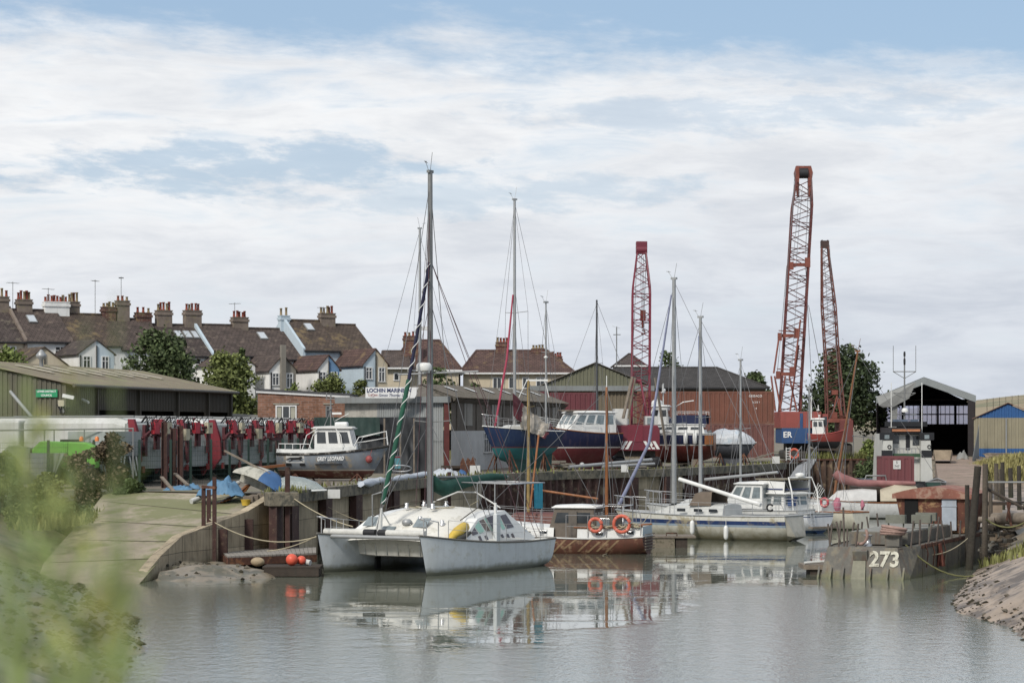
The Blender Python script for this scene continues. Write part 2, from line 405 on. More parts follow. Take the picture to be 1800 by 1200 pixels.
mudm = mat('river_mud', hx('8f8068', .75), .38, .3, .9, bump=.35, bscale=3, patch=((.055, .052, .03), .5, .9), spec=.5)
muds = mat('pale_mud', hx('a5907a', .8), .5, .25, .8, bump=.6, bscale=3, patch=((.075, .055, .038), .52, .7), spec=.5)
# left bank: weed-covered stones and mud sloping down to the river, rough grass higher up
def left_water(y): return lerp_tab(y, [(0, -4.8), (20, -5.6), (45, -7.8), (55, -8.6), (60, -9.4), (66, -10.2), (70, -11.6), (76, -13.6), (80, -15.0), (90, -15.6), (97, -16.4)])
def lb(x, y):
    d = left_water(y)-x
    z = .34*d-.05*math.sin(y*.4) if d < 7 else 2.4+.05*(d-7)
    return min(z, 3.1)+.22*fbm(x, y, .5, 4)+(.16*abs(fbm(x, y, 1.6, 3, 5)) if z < 2.2 else 0)-.05
o = grid('left_bank', -42, -4.2, 8, 101, .42, lb, mudm, lambda x, y: x < left_water(y)+.8); struct(o)
grassm = mat('bank_grass', hx('75703f', .6), .95, .45, .8, patch=((.05, .055, .025), .4, .5), bump=.8, bscale=5)
o.data.materials.append(grassm)
for p in o.data.polygons:
    if p.center.z > 1.75+.5*fbm(p.center.x, p.center.y, .3, 3): p.material_index = 1
# camera's own bank, from which the reeds grow
o = grid('near_bank', -9, 6, -5, 8, .5, lambda x, y: 3.75-max(0, y-3.2)*.45-max(0, x-1.5)*.35+.08*fbm(x, y, .7), grassm); struct(o)
# concrete slipway left of the quay
rb = [W(484, 871, 93.0), W(436, 901, 90.6), W(391, 914, 88.6), W(320, 935, 86.0), W(283, 968, 83.4), W(244, 1026, 80.6)]    # top edge of the curved wing wall
rbz = [Q-.05, 2.0, 1.72, 1.28, .72, -.02]
rb = [Vector((p.x, p.y, z)) for p, z in zip(rb, rbz)]
rampm = mat('slipway_concrete', hx('a2957f', .8), .85, .3, .5, patch=((.15, .155, .07), .52, .3), bump=.35, bscale=3, mud=(.0, 1.0, (.19, .17, .13)))
m = MB(); nl = 16; left = [Vector((-16.6, 99.0, Q-.02)), Vector((-16.4, 96.0, 2.3)), Vector((-16.3, 92.8, 1.8)), Vector((-16.3, 88.5, 1.2)), Vector((-16.2, 83.6, .5)), Vector((-15.6, 78.6, -.22))]
right = [Vector((-9.0, 95.0, Q-.02))]+[p-Vector((0, 0, .06)) for p in rb[1:]]
right[-1] = Vector((rb[-1].x+.0, 79.0, -.22))
rr = []
for a, b in zip(left, right): rr.append([a.lerp(b, i/nl)+Vector((0, 0, .0)) for i in range(nl+1)])
m.loft(rr, False)
struct(m.build('slipway', rampm))
# joints across the slipway
m = MB()
for t in (.22, .45, .63, .8):
    k = t*(len(left)-1); i = int(k); f = k-i; a = left[i].lerp(left[i+1], f); b = right[i].lerp(right[i+1], f); m.beam(a+Vector((.2, 0, .012)), b+Vector((-.15, 0, .012)), .035, .02)
struct(m.build('slipway_joints', mat('joint', (.09, .085, .06), .9)))
# mud heap at the foot of the wing wall
def mh(x, y):
    cx, cy = -11.0, 84.6; r = math.hypot((x-cx)/3.0, (y-cy)/3.6); return .55*max(0, 1-r*r)-.12+.15*fbm(x, y, 1.0, 5)
o = grid('mud_heap', -14, -6.4, 80, 92, .22, mh, mudm, lambda x, y: mh(x, y) > -.15 and x > -12.6+.0*(y) and (x-rb[5].x) > (y-80.4)*.20); struct(o)
# right bank of mud with rubble above
def rw(y): return lerp_tab(y, [(30, 11.5), (45, 11.9), (58, 12.4), (63, 12.9), (67, 12.4), (72, 13.0), (80, 14.9), (88, 16.9), (100, 21), (118, 26)])
def rbk(x, y):
    d = x-rw(y); z = .46*d if d < 4.5 else 2.07+.12*(d-4.5)
    return min(z, 2.55)+.10*fbm(x, y, .7, 4)+.035*fbm(x, y, 2.6, 3, 3)-.04
o = grid('right_bank', 11, 44, 30, 118.5, .33, rbk, muds, lambda x, y: x > rw(y)-.8); struct(o)
o.data.materials.append(grassm)
for p in o.data.polygons:
    if p.center.z > 2.2+.4*fbm(p.center.x, p.center.y, .3, 3): p.material_index = 1
# muddy creek margin behind the barge on the right
def cm(x, y): return .15+.010*(y-110)+max(0, y-172)*.11+.10*fbm(x, y, .6, 4)+.04*fbm(x, y, 2.2, 3)
o = grid('mud_flat', 21, 48, 104, 192, .6, cm, muds, lambda x, y: x > .1965*y-.6+.6*math.sin(y*.3)); struct(o)
# distant downs: harvested fields
def hill_mat():
    m = mat('downland', hx('ab9877', .66), .95, .12, .004, patch=((.13, .14, .08), .42, .009)); return m
def hills(x, y):
    r = math.hypot(x, y); a = math.atan2(x, y)
    base = 78*math.exp(-((a-.24)/.085)**2)+26*math.exp(-((a+.05)/.25)**2)
    t = max(0, min(1, (y-1500)/1700)); t = t*t*(3-2*t)
    return Q-1+base*t*.62+12*t*noise.noise(Vector((x*.0012, y*.0012, 2)))
o = grid('hills', -1800, 2400, 1300, 4300, 60, hills, hill_mat()); struct(o)
# low rise under the terraced houses
hm = lambda x, y: Q-.3+4.3*max(0, min(1, (y-178-.45*(x+30))/12))*max(0, min(1, (2-x)/14))
o = grid('terrain', -110, 6, 170, 330, 4, hm, grassm); struct(o)

# ================================================================ QUAY WALL
quay_o = thing('quay_wall', 'long weathered quay wall of concrete planks, rusty piles and sheet piling above the moored boats', 'wall', (quay[3].x, quay[3].y, 0))
wallm = mat('wall_concrete', hx('b09f82', .95), .9, .28, 1.0, .7, (.07, .06, .04), uvtex='slab', bump=.35, bscale=6, mud=(.0, 1.1, (.05, .05, .025)))
capm = mat('coping_concrete', hx('857c69', .75), .9, .3, 1.6, .5, (.06, .055, .045), bump=.6, bscale=8, patch=((.06, .06, .05), .45, 2.2))
pilm = mat('pile_rust', hx('553832', .62), .85, .4, 1.8, .7, (.05, .04, .035), bump=.3, mud=(.0, 1.3, (.035, .035, .02)), patch=((.13, .09, .06), .2, 3))
sheetm = mat('sheet_pile_rust', hx('5a3d36', .66), .85, .4, 1.2, .75, (.03, .022, .02), bump=.3, mud=(.0, 1.3, (.03, .035, .02)), patch=((.2, .16, .11), .25, 1.6))
def walk(pts, step):
    out = []; 
    for a, b in zip(pts, pts[1:]):
        L = (b-a).length; n = max(1, round(L/step))
        for i in range(n): out.append((a.lerp(b, i/n), a.lerp(b, (i+1)/n)))
    return out
cap = MB(True); pan = MB(True); sh = MB(True)
for a, b in zip(quay, quay[1:]):
    t = (b-a).normalized(); nr = Vector((-t.y, t.x, 0))
    cap.beam(a+nr*.12+Vector((0, 0, -.12))-t*.02, b+nr*.12+Vector((0, 0, -.125))+t*.02, .62, .46)
segs = []
for a, b in zip(quay, quay[1:]): segs += walk([a, b], 6.3 if 900+FP*b.x/b.y < 860 else 3.2)
pxs = lambda p: 900+FP*p.x/p.y
npile = 0
for a, b in segs:
    t = (b-a).normalized(); nr = Vector((-t.y, t.x, 0)); px = pxs((a+b)/2)
    if 848 < px < 1085 or px > 1208:
        L = (b-a).length; n = max(2, round(L/.95))
        for i in range(n):
            p0 = a.lerp(b, i/n)+nr*.05; p1 = a.lerp(b, (i+.3)/n)+nr*.05; p2 = a.lerp(b, (i+.5)/n)-nr*.16; p3 = a.lerp(b, (i+.8)/n)-nr*.16; p4 = a.lerp(b, (i+1)/n)+nr*.05
            for u, v in ((p0, p1), (p1, p2), (p2, p3), (p3, p4)): sh.quad((u.x, u.y, -1), (v.x, v.y, -1), (v.x, v.y, Q-.33), (u.x, u.y, Q-.33))
    else:
        u = a+nr*.18; v = b+nr*.18; pan.quad((u.x, u.y, -1), (v.x, v.y, -1), (v.x, v.y, Q-.33), (u.x, u.y, Q-.33))
        if px > 490:
            pm_ = MB(True); c = a-nr*.03; up = Vector((0, 0, 1)); Qm = Matrix((t, nr, up)).transposed()
            pm_.box((c.x, c.y, (Q-.36-1)/2), (1.1 if px < 860 else .7, .3, Q-.36+1), rot=Qm)
            pm_.build('pile', pilm, quay_o); npile += 1
cap.build('coping', capm, quay_o); pan.build('wall_panel', wallm, quay_o); sh.build('sheet_piling', sheetm, quay_o)
# wing wall that follows the slipway down to the water
ww = thing('wing_wall', 'curved concrete wing wall stepping down beside the slipway to the mud', 'wall', (rb[3].x, rb[3].y, 0))
m = MB(True)
for a, b in zip(rb, rb[1:]):
    n = 3
    for i in range(n):
        p = a.lerp(b, i/n); q = a.lerp(b, (i+1)/n); q = q.lerp(p, .03)
        m.add([(p.x, p.y, -1), (q.x, q.y, -1), (q.x, q.y, q.z+.05), (p.x, p.y, p.z+.05), (p.x-.35, p.y+.1, -1), (q.x-.35, q.y+.1, -1), (q.x-.35, q.y+.1, q.z+.05), (p.x-.35, p.y+.1, p.z+.05)],
              [(0,1,2,3), (7,6,5,4), (3,2,6,7), (0,3,7,4), (1,5,6,2)])
m.build('wall_panel', wallm, ww)
for k in (0, 1, 2, 3):
    p = rb[0].lerp(rb[1], k/1.0) if k < 2 else rb[k]
    if k < 3: MB(True).box((p.x+.02, p.y-.16, (p.z-.25-1)/2), (.38, .24, p.z-.25+1)).build('pile', pilm, ww)
# big stepped coping block at the corner
tag(MB().box((quay[0].x+.25, quay[0].y-.1, Q-.12), (1.15, .9, .52), .3).build('coping_block', capm, bevel=.03), 'thick concrete block capping the left corner of the quay wall', 'block')
# sheet-piled return wall on the far side of the dock
rw_o = thing('dock_wall', 'tall rusty sheet-pile wall closing the dock behind the gangway', 'wall', (24, 190, 0))
sm2 = mat('brown_sheet_piling', hx('6d5446', .7), .85, .4, 1.2, .7, (.035, .025, .02), mud=(.0, 1.4, (.02, .03, .015)), patch=((.24, .18, .11), .2, 1.5))
pp = [Vector((18.9, 172, 0)), Vector((21.6, 177, 0)), Vector((22.2, 183, 0)), Vector((28.5, 185, 0)), Vector((30.6, 199, 0))]
m = MB(True); c2 = MB(True)
for a, b in zip(pp[1:], pp[2:]):
    m.corr(a, b, -1, Q+.1, .55, .22); t = (b-a).normalized(); c2.beam(a+Vector((0, 0, Q+.12)), b+Vector((0, 0, Q+.12)), .5, .12)
m.corr(pp[0], pp[1], -1, Q+.0, .5, .2); c2.beam(pp[0]+Vector((0, 0, Q+.12)), pp[1]+Vector((0, 0, Q+.12)), .5, .12)
m.build('sheet_piling', sm2, rw_o); c2.build('capping_beam', rust, rw_o)
g2 = MB(); g2.add([(18.9,172.2,Q+.02),(21.6,177.2,Q+.02),(22.2,183.2,Q+.02),(28.5,185.2,Q+.02),(30.6,199.3,Q+.02),(24,197,Q+.02),(19,188,Q+.02)],[(0,1,2,3,4,5,6)])
struct(g2.build('dock_ground', ground_mat()))
# sloping mud bank that closes the far end of the dock
m = MB(); ss = [Vector((30.4, 199.5, Q+.01)), Vector((32.2, 195.8, Q+.01)), Vector((34.2, 191.8, Q+.01))]
r0 = []; r1 = []; r2 = []
for i, p in enumerate(ss):
    t = (ss[min(i+1, len(ss)-1)]-ss[max(i-1, 0)]).normalized(); n_ = Vector((t.y, -t.x, 0)); n_ = n_ if n_.x < 0 else -n_; r0.append(p); r1.append(p+n_*.6-Vector((0, 0, 1.2))); r2.append(p+n_*3.2-Vector((0, 0, 2.9)))
m.loft([r0, r1, r2], False, smooth=True); struct(m.build('dock_bank', mudm))
# right-hand slipway in front of the open shed
m = MB(); m.add([(33.6,192,Q+.02),(37.8,192,Q+.02),(28.6,146,1.55),(25.8,146,1.55)], [(0,3,2,1)]); m.add([(25.8,146,1.55),(28.6,146,1.55),(28.2,138,-.4),(25.2,138,-.4)], [(0,3,2,1)])
m.add([(33.8,226,Q+.02),(41,226,Q+.02),(37.8,192,Q+.02),(33.6,192,Q+.02)], [(0,3,2,1)]); m.add([(33.6,192,Q+.02),(25.8,146,1.55),(25.2,138,-.4),(25.2,138,-1),(25.8,146,-1),(33.6,192,-1)], [(0,1,2,3,4,5)])
struct(m.build('shed_slipway', mat('pink_slip_concrete', hx('a68d7c', .85), .9, .25, .8, bump=.3, bscale=3, uvtex='slab', patch=((.16, .13, .09), .4, .8))))

# ================================================================ TREES AND SHRUBS
def leafmat(name, h, k=.8, isl=.5):
    return mat(name, hx(h, k), .7, .45, .45, island=isl, spec=.25)
def crown_mesh(lobes, n, leaf, rnd, spread=1.):
    vs = []; fs = []
    tot = sum(r[3]*r[3] for r in lobes)
    for (cx, cy, cz, r, *sq) in lobes:
        k = int(n*r*r/tot); q = sq[0] if sq else .8
        for _ in range(k):
            a = rnd.random()*2*math.pi; b = math.acos(2*rnd.random()-1); rad = r*(.42+.62*rnd.random()**.6)*spread
            if rnd.random() < .2: rad *= 1.1+.35*rnd.random()
            px = cx+rad*math.sin(b)*math.cos(a); py = cy+rad*math.sin(b)*math.sin(a); pz = cz+rad*math.cos(b)*q
            s = leaf*(.5+rnd.random()); u = Vector((rnd.gauss(0, 1), rnd.gauss(0, 1), rnd.gauss(0, .7))).normalized(); v = u.cross(Vector((rnd.gauss(0, 1), rnd.gauss(0, 1), rnd.gauss(0, 1)))).normalized()
            p = Vector((px, py, pz)); i = len(vs); vs += [p-u*s*.5, p+v*s*.32, p+u*s*.5, p-v*s*.32]; fs.append((i, i+1, i+2, i+3))
    return vs, fs
def tree(name, label, cat, base, h, rx, leafm, n=6000, leaf=.28, seed=1, trunk=True, trunk_h=.3, shape='round', group=None, lob=22):
    rnd = random.Random(seed); t = thing(name, label, cat, base, 0, group); lobes = []
    z0 = max(h*trunk_h if trunk else 0, h-2.4*rx)
    for i in range(lob):
        f = rnd.random(); zz = z0+(h-z0)*(.12+.82*f)
        w = math.sin(math.pi*min(1, (.22+.72*f))) if shape == 'round' else (1-f*.85)
        a = rnd.random()*6.283; rr = rx*w*(.2+.62*rnd.random()); r = rx*(.26+.2*rnd.random())*(.7+.5*w)
        lobes.append((rr*math.cos(a), rr*math.sin(a), min(zz, h-r*.7), r))
    vs, fs = crown_mesh(lobes, n, leaf, rnd)
    me = bpy.data.meshes.new('crown'); me.from_pydata(vs, [], fs); me.materials.append(leafm); o = bpy.data.objects.new('crown', me); C.objects.link(o); o.parent = t
    m = MB(); th = h*(.55 if trunk else .45); m.tube((0, 0, -.3), (0, 0, th), .035*h, .015*h, 7)
    for i, l in enumerate(lobes[:12]): m.path([(0, 0, th*(.3+.05*i)), (l[0]*.5, l[1]*.5, th*(.5+.03*i)), l[:3]], [.018*h, .01*h, .004*h], 4)
    m.build('trunk', mat('bark', hx('5a4b3c', .7), .95, .3, 4, bump=.5), t); return t
dark = leafmat('dark_leaves', '4a5833', .95); olive = leafmat('olive_leaves', '677038', .95); mid = leafmat('mid_leaves', '4a5a30', .9)
sprg = leafmat('spring_leaves', '6f7d3c', .9); brownl = leafmat('brown_twigs', '75644c', .7)
def ptree(name, label, cat, x0, x1, ytop, d, zb, lm, n, leaf, seed, shape='round', **kw):
    h = Z(ytop, d)-zb; rx = (x1-x0)/2*d/FP
    return tree(name, label, cat, (X((x0+x1)/2, d), d, zb), h, rx*1.02, lm, n, leaf, seed, trunk=kw.get('trunk', True), trunk_h=kw.get('th', .12), shape=shape, group=kw.get('group'), lob=kw.get('lob', 22))
ptree('broadleaf_tree', 'dark green bushy tree behind the council shed roof, left of the olive one', 'tree', 205, 348, 578, 176, 3.5, dark, 9000, .3, 3, lob=30)
ptree('broadleaf_tree', 'olive green rounded tree between the council shed and the brick building', 'tree', 330, 462, 616, 170, Q, olive, 10000, .28, 5, lob=30)
ptree('conifer', 'small dark ivy-clad conifer rising behind the olive tree by the white house wall', 'tree', 412, 440, 612, 186, 5, mid, 2200, .22, 8, 'cone')
ptree('bush', 'rounded green bush before the pale blue house ends', 'bush', 543, 612, 650, 182, 5, olive, 3500, .24, 9, trunk=False)
ptree('bush', 'low yellow-green bush behind the brick building roof', 'bush', 495, 535, 673, 178, 5, sprg, 1300, .22, 10, trunk=False)
ptree('bush', 'small bush beside the left end of the boatyard name board', 'bush', 612, 658, 668, 180, 5, olive, 1500, .22, 11, trunk=False)
ptree('hedge_tree', 'green weeping tree behind the tall masts and cream house', 'tree', 728, 815, 646, 196, 5, mid, 4200, .25, 12, trunk=False)
ptree('bush', 'small bush under the cream semi-detached house wall', 'bush', 818, 850, 672, 200, 5, mid, 900, .22, 13, trunk=False)
ptree('broadleaf_tree', 'dark treetop showing above the slate roof right of the crimson boom', 'tree', 1140, 1212, 618, 262, Q, dark, 3500, .35, 14)
ptree('broadleaf_tree', 'low dark treetop over the right end of the container stack', 'tree', 1286, 1360, 655, 250, Q, dark, 3000, .35, 15)
ptree('broadleaf_tree', 'large dark open-crowned tree behind the rusty cranes, left of the open shed', 'tree', 1412, 1556, 607, 222, Q, leafmat('ash_leaves', '465434', .85, .6), 12000, .34, 16, th=.08, lob=42)
ptree('shrub', 'bright green shrub growing from the top of the dock wall', 'shrub', 1508, 1545, 772, 186, 1.6, sprg, 1400, .2, 17, trunk=False)
ptree('bush', 'green bush by the left edge in front of the terrace', 'bush', -20, 62, 600, 168, 3, sprg, 3000, .3, 18, trunk=False)
ptree('bush', 'dark green thicket under the dock wall beside the black and white tug', 'bush', 1500, 1552, 800, 176, .6, dark, 1600, .22, 19, trunk=False)
# scrub on the left bank, before the fence
sc = [(0, 60, 845, 94, dark), (45, 120, 830, 97, olive), (110, 190, 790, 98, brownl), (165, 240, 756, 99, brownl), (205, 262, 838, 98, mid), (0, 80, 890, 88, olive), (70, 150, 880, 90, mid), (-30, 40, 790, 100, olive)]
sl_ = ['dark scrub bush low on the left bank at the photo edge', 'olive scrub bush on the left bank below the white lorries', 'brown twiggy shrub on the bank left of the tallest brown one', 'tall brown twiggy shrub before the chevron-tailed lorry', 'green scrub bush beside the rusty posts at the head of the slipway', 'olive bush halfway down the left bank at the edge', 'mid green bush beside the upper left corner of the slipway', 'pale bush before the grey skip at the far left']
for i, (a, b, y, d, lm) in enumerate(sc): ptree('scrub_bush', sl_[i], 'bush', a, b, y, d, 1.6, lm, 3200, .16, 30+i, trunk=False, group='scrub bushes on the left bank', lob=16)
# ================================================================ BUILDINGS
tile_b = mat('brown_roof_tiles', hx('6b5b54', .66), .9, .3, 1.2, uvtex='tile', patch=((.13, .10, .08), .2, 1.5), bump=.3)
tile_p = mat('purple_roof_tiles', hx('62544f', .64), .9, .3, 1.0, uvtex='tile', patch=((.14, .12, .09), .2, 1.8), bump=.3)
tile_r = mat('reddish_roof_tiles', hx('765850', .62), .9, .25, 1.0, uvtex='tile', patch=((.16, .11, .06), .2, .8), bump=.3)
tile_l = mat('lichened_roof_tiles', hx('6a594d', .66), .9, .3, 1.0, uvtex='tile', patch=((.15, .11, .06), .3, .9), bump=.3)
rend_w = mat('white_render', hx('dfdeda', .95), .9, .1, 1, .35, (.3, .28, .25)); rend_b = mat('pale_blue_render', hx('b3c3cd', .92), .9, .08, 1, .25, (.3, .33, .36))
rend_c = mat('cream_render', hx('cfc0a4', .8), .9, .1, 1, .3, (.3, .26, .2)); rend_g = mat('grey_render', hx('8d877c', .8), .9, .15, 1, .4, (.15, .14, .12))
rend_k = mat('bright_blue_render', hx('6d94bd', .8), .9, .08); brickm = mat('chimney_brick', hx('7b4a3c', .7), .9, .3, 2, uvtex='brick', patch=((.2, .15, .08), .3, 2))
rendch = mat('chimney_render', hx('85766a', .75), .9, .3, 2, patch=((.2, .17, .1), .22, 2.5)); potr = mat('terracotta_pot', hx('9c4a38', .7), .85, .25, 3); poty = mat('buff_pot', hx('9a8560', .7), .85, .25, 3)
pipe = mat('black_downpipe', (.02, .02, .022), .5); frame_w = mat('white_window_frame', hx('e0e0de', .85), .4, .05)
def window(parent, c, u, n, w, h, mats=None, mull=1, T=None, fr=.07, trans=0):
    """framed window: centre c, u = direction along the wall, n = outward; frame is the part, pane and bars its children"""
    c = Vector(c); u = Vector(u).normalized(); n = Vector(n).normalized(); up = Vector((0, 0, 1)); Qm = Matrix((u, -n, up)).transposed(); mm = mats or frame_w
    f = MB()
    f.box(c+up*(h/2-fr/2)+n*.03, (w, .08, fr), rot=Qm).box(c-up*(h/2-fr/2)+n*.035, (w+.08, .12, fr), rot=Qm)
    for sgn in (-1, 1): f.box(c+u*sgn*(w/2-fr/2)+n*.03, (fr, .079, h-2*fr), rot=Qm)
    for k in range(1, mull+1): f.box(c+u*(w*k/(mull+1)-w/2)+n*.03, (fr*.8, .07, h-2*fr), rot=Qm)
    if trans: f.box(c+up*h*.18+n*.03, (w-2*fr, .065, fr*.7), rot=Qm)
    o = f.build('window', mm, parent)
    MB().box(c+n*.012, (w-2*fr+.02, .02, h-2*fr+.02), rot=Qm).build('pane', glass, o)
    return o
def chimney(roof, x, y, z0, z1, w, d, m, pots, pz=.62, cap=True):
    c = MB(); c.bx(x-w/2, x+w/2, y-d/2, y+d/2, z0, z1)
    if cap: c.bx(x-w/2-.07, x+w/2+.07, y-d/2-.07, y+d/2+.07, z1-.32, z1-.12).bx(x-w/2-.04, x+w/2+.04, y-d/2-.04, y+d/2+.04, z1+.002, z1+.08)
    o = c.build('chimney', m, roof)
    rnd = random.Random(int(x*77)+pots)
    for k in range(pots):
        px = x-w/2+.17+(w-.34)*(k/(max(1, pots-1))); h = pz*(.8+.4*rnd.random())
        MB().lathe((px, y+rnd.uniform(-.12, .12), z1+.05), [(.12, 0), (.13, .08), (.105, .12), (.095, h*.85), (.125, h*.88), (.12, h)], 8).build('chimney_pot', potr if rnd.random() < .6 else poty, o)
    return o
def aerial(roof, x, y, z, h=1.6, rz=0):
    m = MB(); m.tube((x, y, z), (x, y, z+h), .025, n=4); c, s = math.cos(rz), math.sin(rz); m.tube((x-.6*c, y-.6*s, z+h-.1), (x+.6*c, y+.6*s, z+h-.1), .018, n=4)
    for k in range(5): q = -.5+.25*k; m.tube((x+q*c-.2*s, y+q*s+.2*c, z+h-.1), (x+q*c+.2*s, y+q*s-.2*c, z+h-.1), .012, n=4)
    m.build('aerial', alumd, roof)
TO = Vector((X(16, 190), 190, 0)); TR = R(30); e1 = Vector((math.cos(TR), math.sin(TR), 0)); nn = Vector((math.sin(TR), -math.cos(TR), 0))
RUN, ZB = 3.9, 5.2
def house(t0, t1, zr, label, rm, wm_, drop=2.45, side=None, label2=None):
    """one terraced house; local x along the row, -y towards the river, root on the ridge line"""
    o = thing('terraced_house', label, 'house', (TO.x+e1.x*t0, TO.y+e1.y*t0, ZB), TR, 'houses of the terrace above the yard')
    w = t1-t0; r = MB(); zr -= ZB; ze = zr-drop; th = .12; ov = .25
    for s in (-1, 1):
        p = [(0, 0, zr), (w, 0, zr), (w, s*(RUN+ov), ze-.15), (0, s*(RUN+ov), ze-.15)]
        if s > 0: p = p[::-1]
        r.add(p+[(a, b, c-th) for a, b, c in p], [(0,3,2,1), (4,5,6,7), (0,1,5,4), (1,2,6,5), (2,3,7,6), (3,0,4,7)])
    r.tube((0, 0, zr+.02), (w, 0, zr+.02), .1, n=6)
    ro = r.build('roof', rm, o)
    MB().tube((0, -RUN-ov, ze-.24), (w, -RUN-ov, ze-.24), .06, n=6).build('gutter', pipe, o)
    m = MB(); m.add([(0, -RUN, -2), (w, -RUN, -2), (w, RUN, -2), (0, RUN, -2), (0, -RUN, ze), (w, -RUN, ze), (w, RUN, ze), (0, RUN, ze), (0, 0, zr-th-.03), (w, 0, zr-th-.03)], [(0,1,5,4), (2,3,7,6), (0,4,8,7,3), (1,2,6,9,5)])
    m.build('wall', wm_, o)
    for fx in ((.28, .72) if w > 3.5 else (.5,)): window(o, (w*fx, -RUN, ze-1.0), (1, 0, 0), (0, -1, 0), .9, 1.0, trans=1)
    if side:
        sp = MB(); tt = .22; x0 = -.11
        for s in (-1, 1): sp.prism([(x0, 0, -2), (x0, s*(RUN+.2), -2), (x0, s*(RUN+.2), ze+.02), (x0, 0, zr+.28)], (tt, 0, 0))
        sp.build('gable_parapet', side, o)
    return o, ro
def outrigger(parent, x, w, zr, zs, L, rm, w1, w2=None, wl=None):
    """paired rear wing: gable towards the river, half in w1 and half in w2"""
    y0 = -RUN+.05; y1 = -RUN-L; zr -= ZB; zs -= ZB; r = MB(); h = w/2
    for s in (-1, 1):
        p = [(x, y1-.12, zr), (x, y0+2.2, zr), (x+s*(h+.18), y0+1.2, zs-.12), (x+s*(h+.18), y1-.12, zs-.12)]
        if s < 0: p = p[::-1]
        r.add(p+[(a, b, c-.1) for a, b, c in p], [(0,1,2,3), (7,6,5,4), (0,4,5,1), (1,5,6,2), (2,6,7,3), (3,7,4,0)])
    r.build('wing_roof', rm, parent)
    a = MB(); a.mat(0).quad((x-h, y1, -2), (x, y1, -2), (x, y1, zr-.1), (x-h, y1, zs-.02)); a.mat(2).quad((x-h, y0, -2), (x-h, y1, -2), (x-h, y1, zs-.02), (x-h, y0, zs-.02))
    a.mat(1).quad((x, y1, -2), (x+h, y1, -2), (x+h, y1, zs-.02), (x, y1, zr-.1)); a.quad((x+h, y1, -2), (x+h, y0, -2), (x+h, y0, zs-.02), (x+h, y1, zs-.02))
    a.build('wing_wall', [w1, w2 or w1, wl or w1], parent)
    MB().tube((x-h-.14, y0, zs-.16), (x-h-.14, y1, zs-.16), .06, n=5).tube((x-h+.12, y1-.08, -2), (x-h+.12, y1-.08, zs-.2), .05, n=5).tube((x, y1-.08, -2), (x, y1-.08, zr-.5), .05, n=5).build('downpipe', pipe, parent)
    window(parent, (x-h*.55, y1, zs-.75), (1, 0, 0), (0, -1, 0), .62, 1.0, trans=1); window(parent, (x+h*.5, y1, zs-.85), (1, 0, 0), (0, -1, 0), .6, 1.2, trans=1)
zr = lambda px, y: Z(y, 190+.5*(px-16)/25.7)
hs = []
defs = [(-4.2, 0, zr(0, 545), 'terraced house at the left photo edge under a brown tiled roof with climbing parapet', tile_p, rend_c, None),
 (0, 3.9, zr(60, 545), 'white terraced house with skylight left of the big white chimney', tile_b, rend_w, rendch),
 (3.9, 7.8, zr(145, 552), 'terraced house just right of the big white chimney, lichen on its roof', tile_l, rend_w, None),
 (7.8, 11.7, zr(230, 560), 'terraced house with brick chimney behind the dark tree crown', tile_b, rend_w, None),
 (11.7, 15.6, zr(310, 570), 'terraced house with three skylights above the olive tree', tile_p, rend_w, None),
 (15.6, 19.6, zr(395, 570), 'terraced house right of the pale blue sloping parapet, smooth brown roof', tile_b, rend_w, rend_b),
 (19.6, 23.6, zr(470, 576), 'last lower house of the terrace with small skylight, beside the tall blue gable', tile_b, rend_w, None),
 (23.6, 26.9, zr(530, 561), 'taller terraced house with pale blue gable end and blue chimney', tile_l, rend_b, rend_b),
 (26.9, 30.3, zr(600, 568), 'end house of the taller pair with yellow-lichened chimney and hipped right end', tile_l, rend_b, None)]
for a, b, z, lab, rm, wmm, sd_ in defs: hs.append(house(a, b, z, lab, rm, wmm, side=sd_))
H_ = lambda i: (hs[i][0], hs[i][1], defs[i][2]-ZB)
def chim(i, px0, px1, ytop, ybot, m, pots, pz=.6, dy=0):
    o, r, z = H_(i); t0 = defs[i][0]; px = (px0+px1)/2
    # local x so that the stack stands on the ridge at that photo column
    A = TO+e1*t0; k = (px-900)/FP; x = (k*(A.y)-A.x)/(e1.x-k*e1.y); d = A.y+e1.y*x; wd = (px1-px0)*d/FP*.95
    chimney(r, x, dy, z-1.2, Z(ytop, d)-ZB, wd, .62, m, pots, pz)
    return x
chim(0, -8, 15, 523, 0, rendch, 3); chim(1, 28, 56, 528, 0, rendch, 5, .65); chim(1, 75, 122, 532, 0, rend_w, 8, .5); chim(2, 124, 146, 531, 0, rendch, 4, .65, .9)
chim(2, 178, 203, 541, 0, brickm, 4, .4); chim(3, 203, 227, 530, 0, rendch, 3, .4); chim(3, 237, 266, 551, 0, brickm, 3, .5); chim(4, 273, 302, 547, 0, rendch, 5, .62)
chim(4, 322, 354, 547, 0, rendch, 5, .55); chim(5, 406, 436, 559, 0, rendch, 5, .55); chim(7, 490, 508, 556, 0, rend_b, 2, .6); chim(8, 560, 589, 552, 0, rendch, 5, .6)
for i, x, h in ((1, .3, 2.2), (1, 3.2, 1.8), (2, 3.2, 2.8), (3, 1.5, 3.4), (5, 3.6, 1.9), (8, .4, 1.5)):
    o, r, z = H_(i); aerial(r, x, 0, z, h, .4*i)
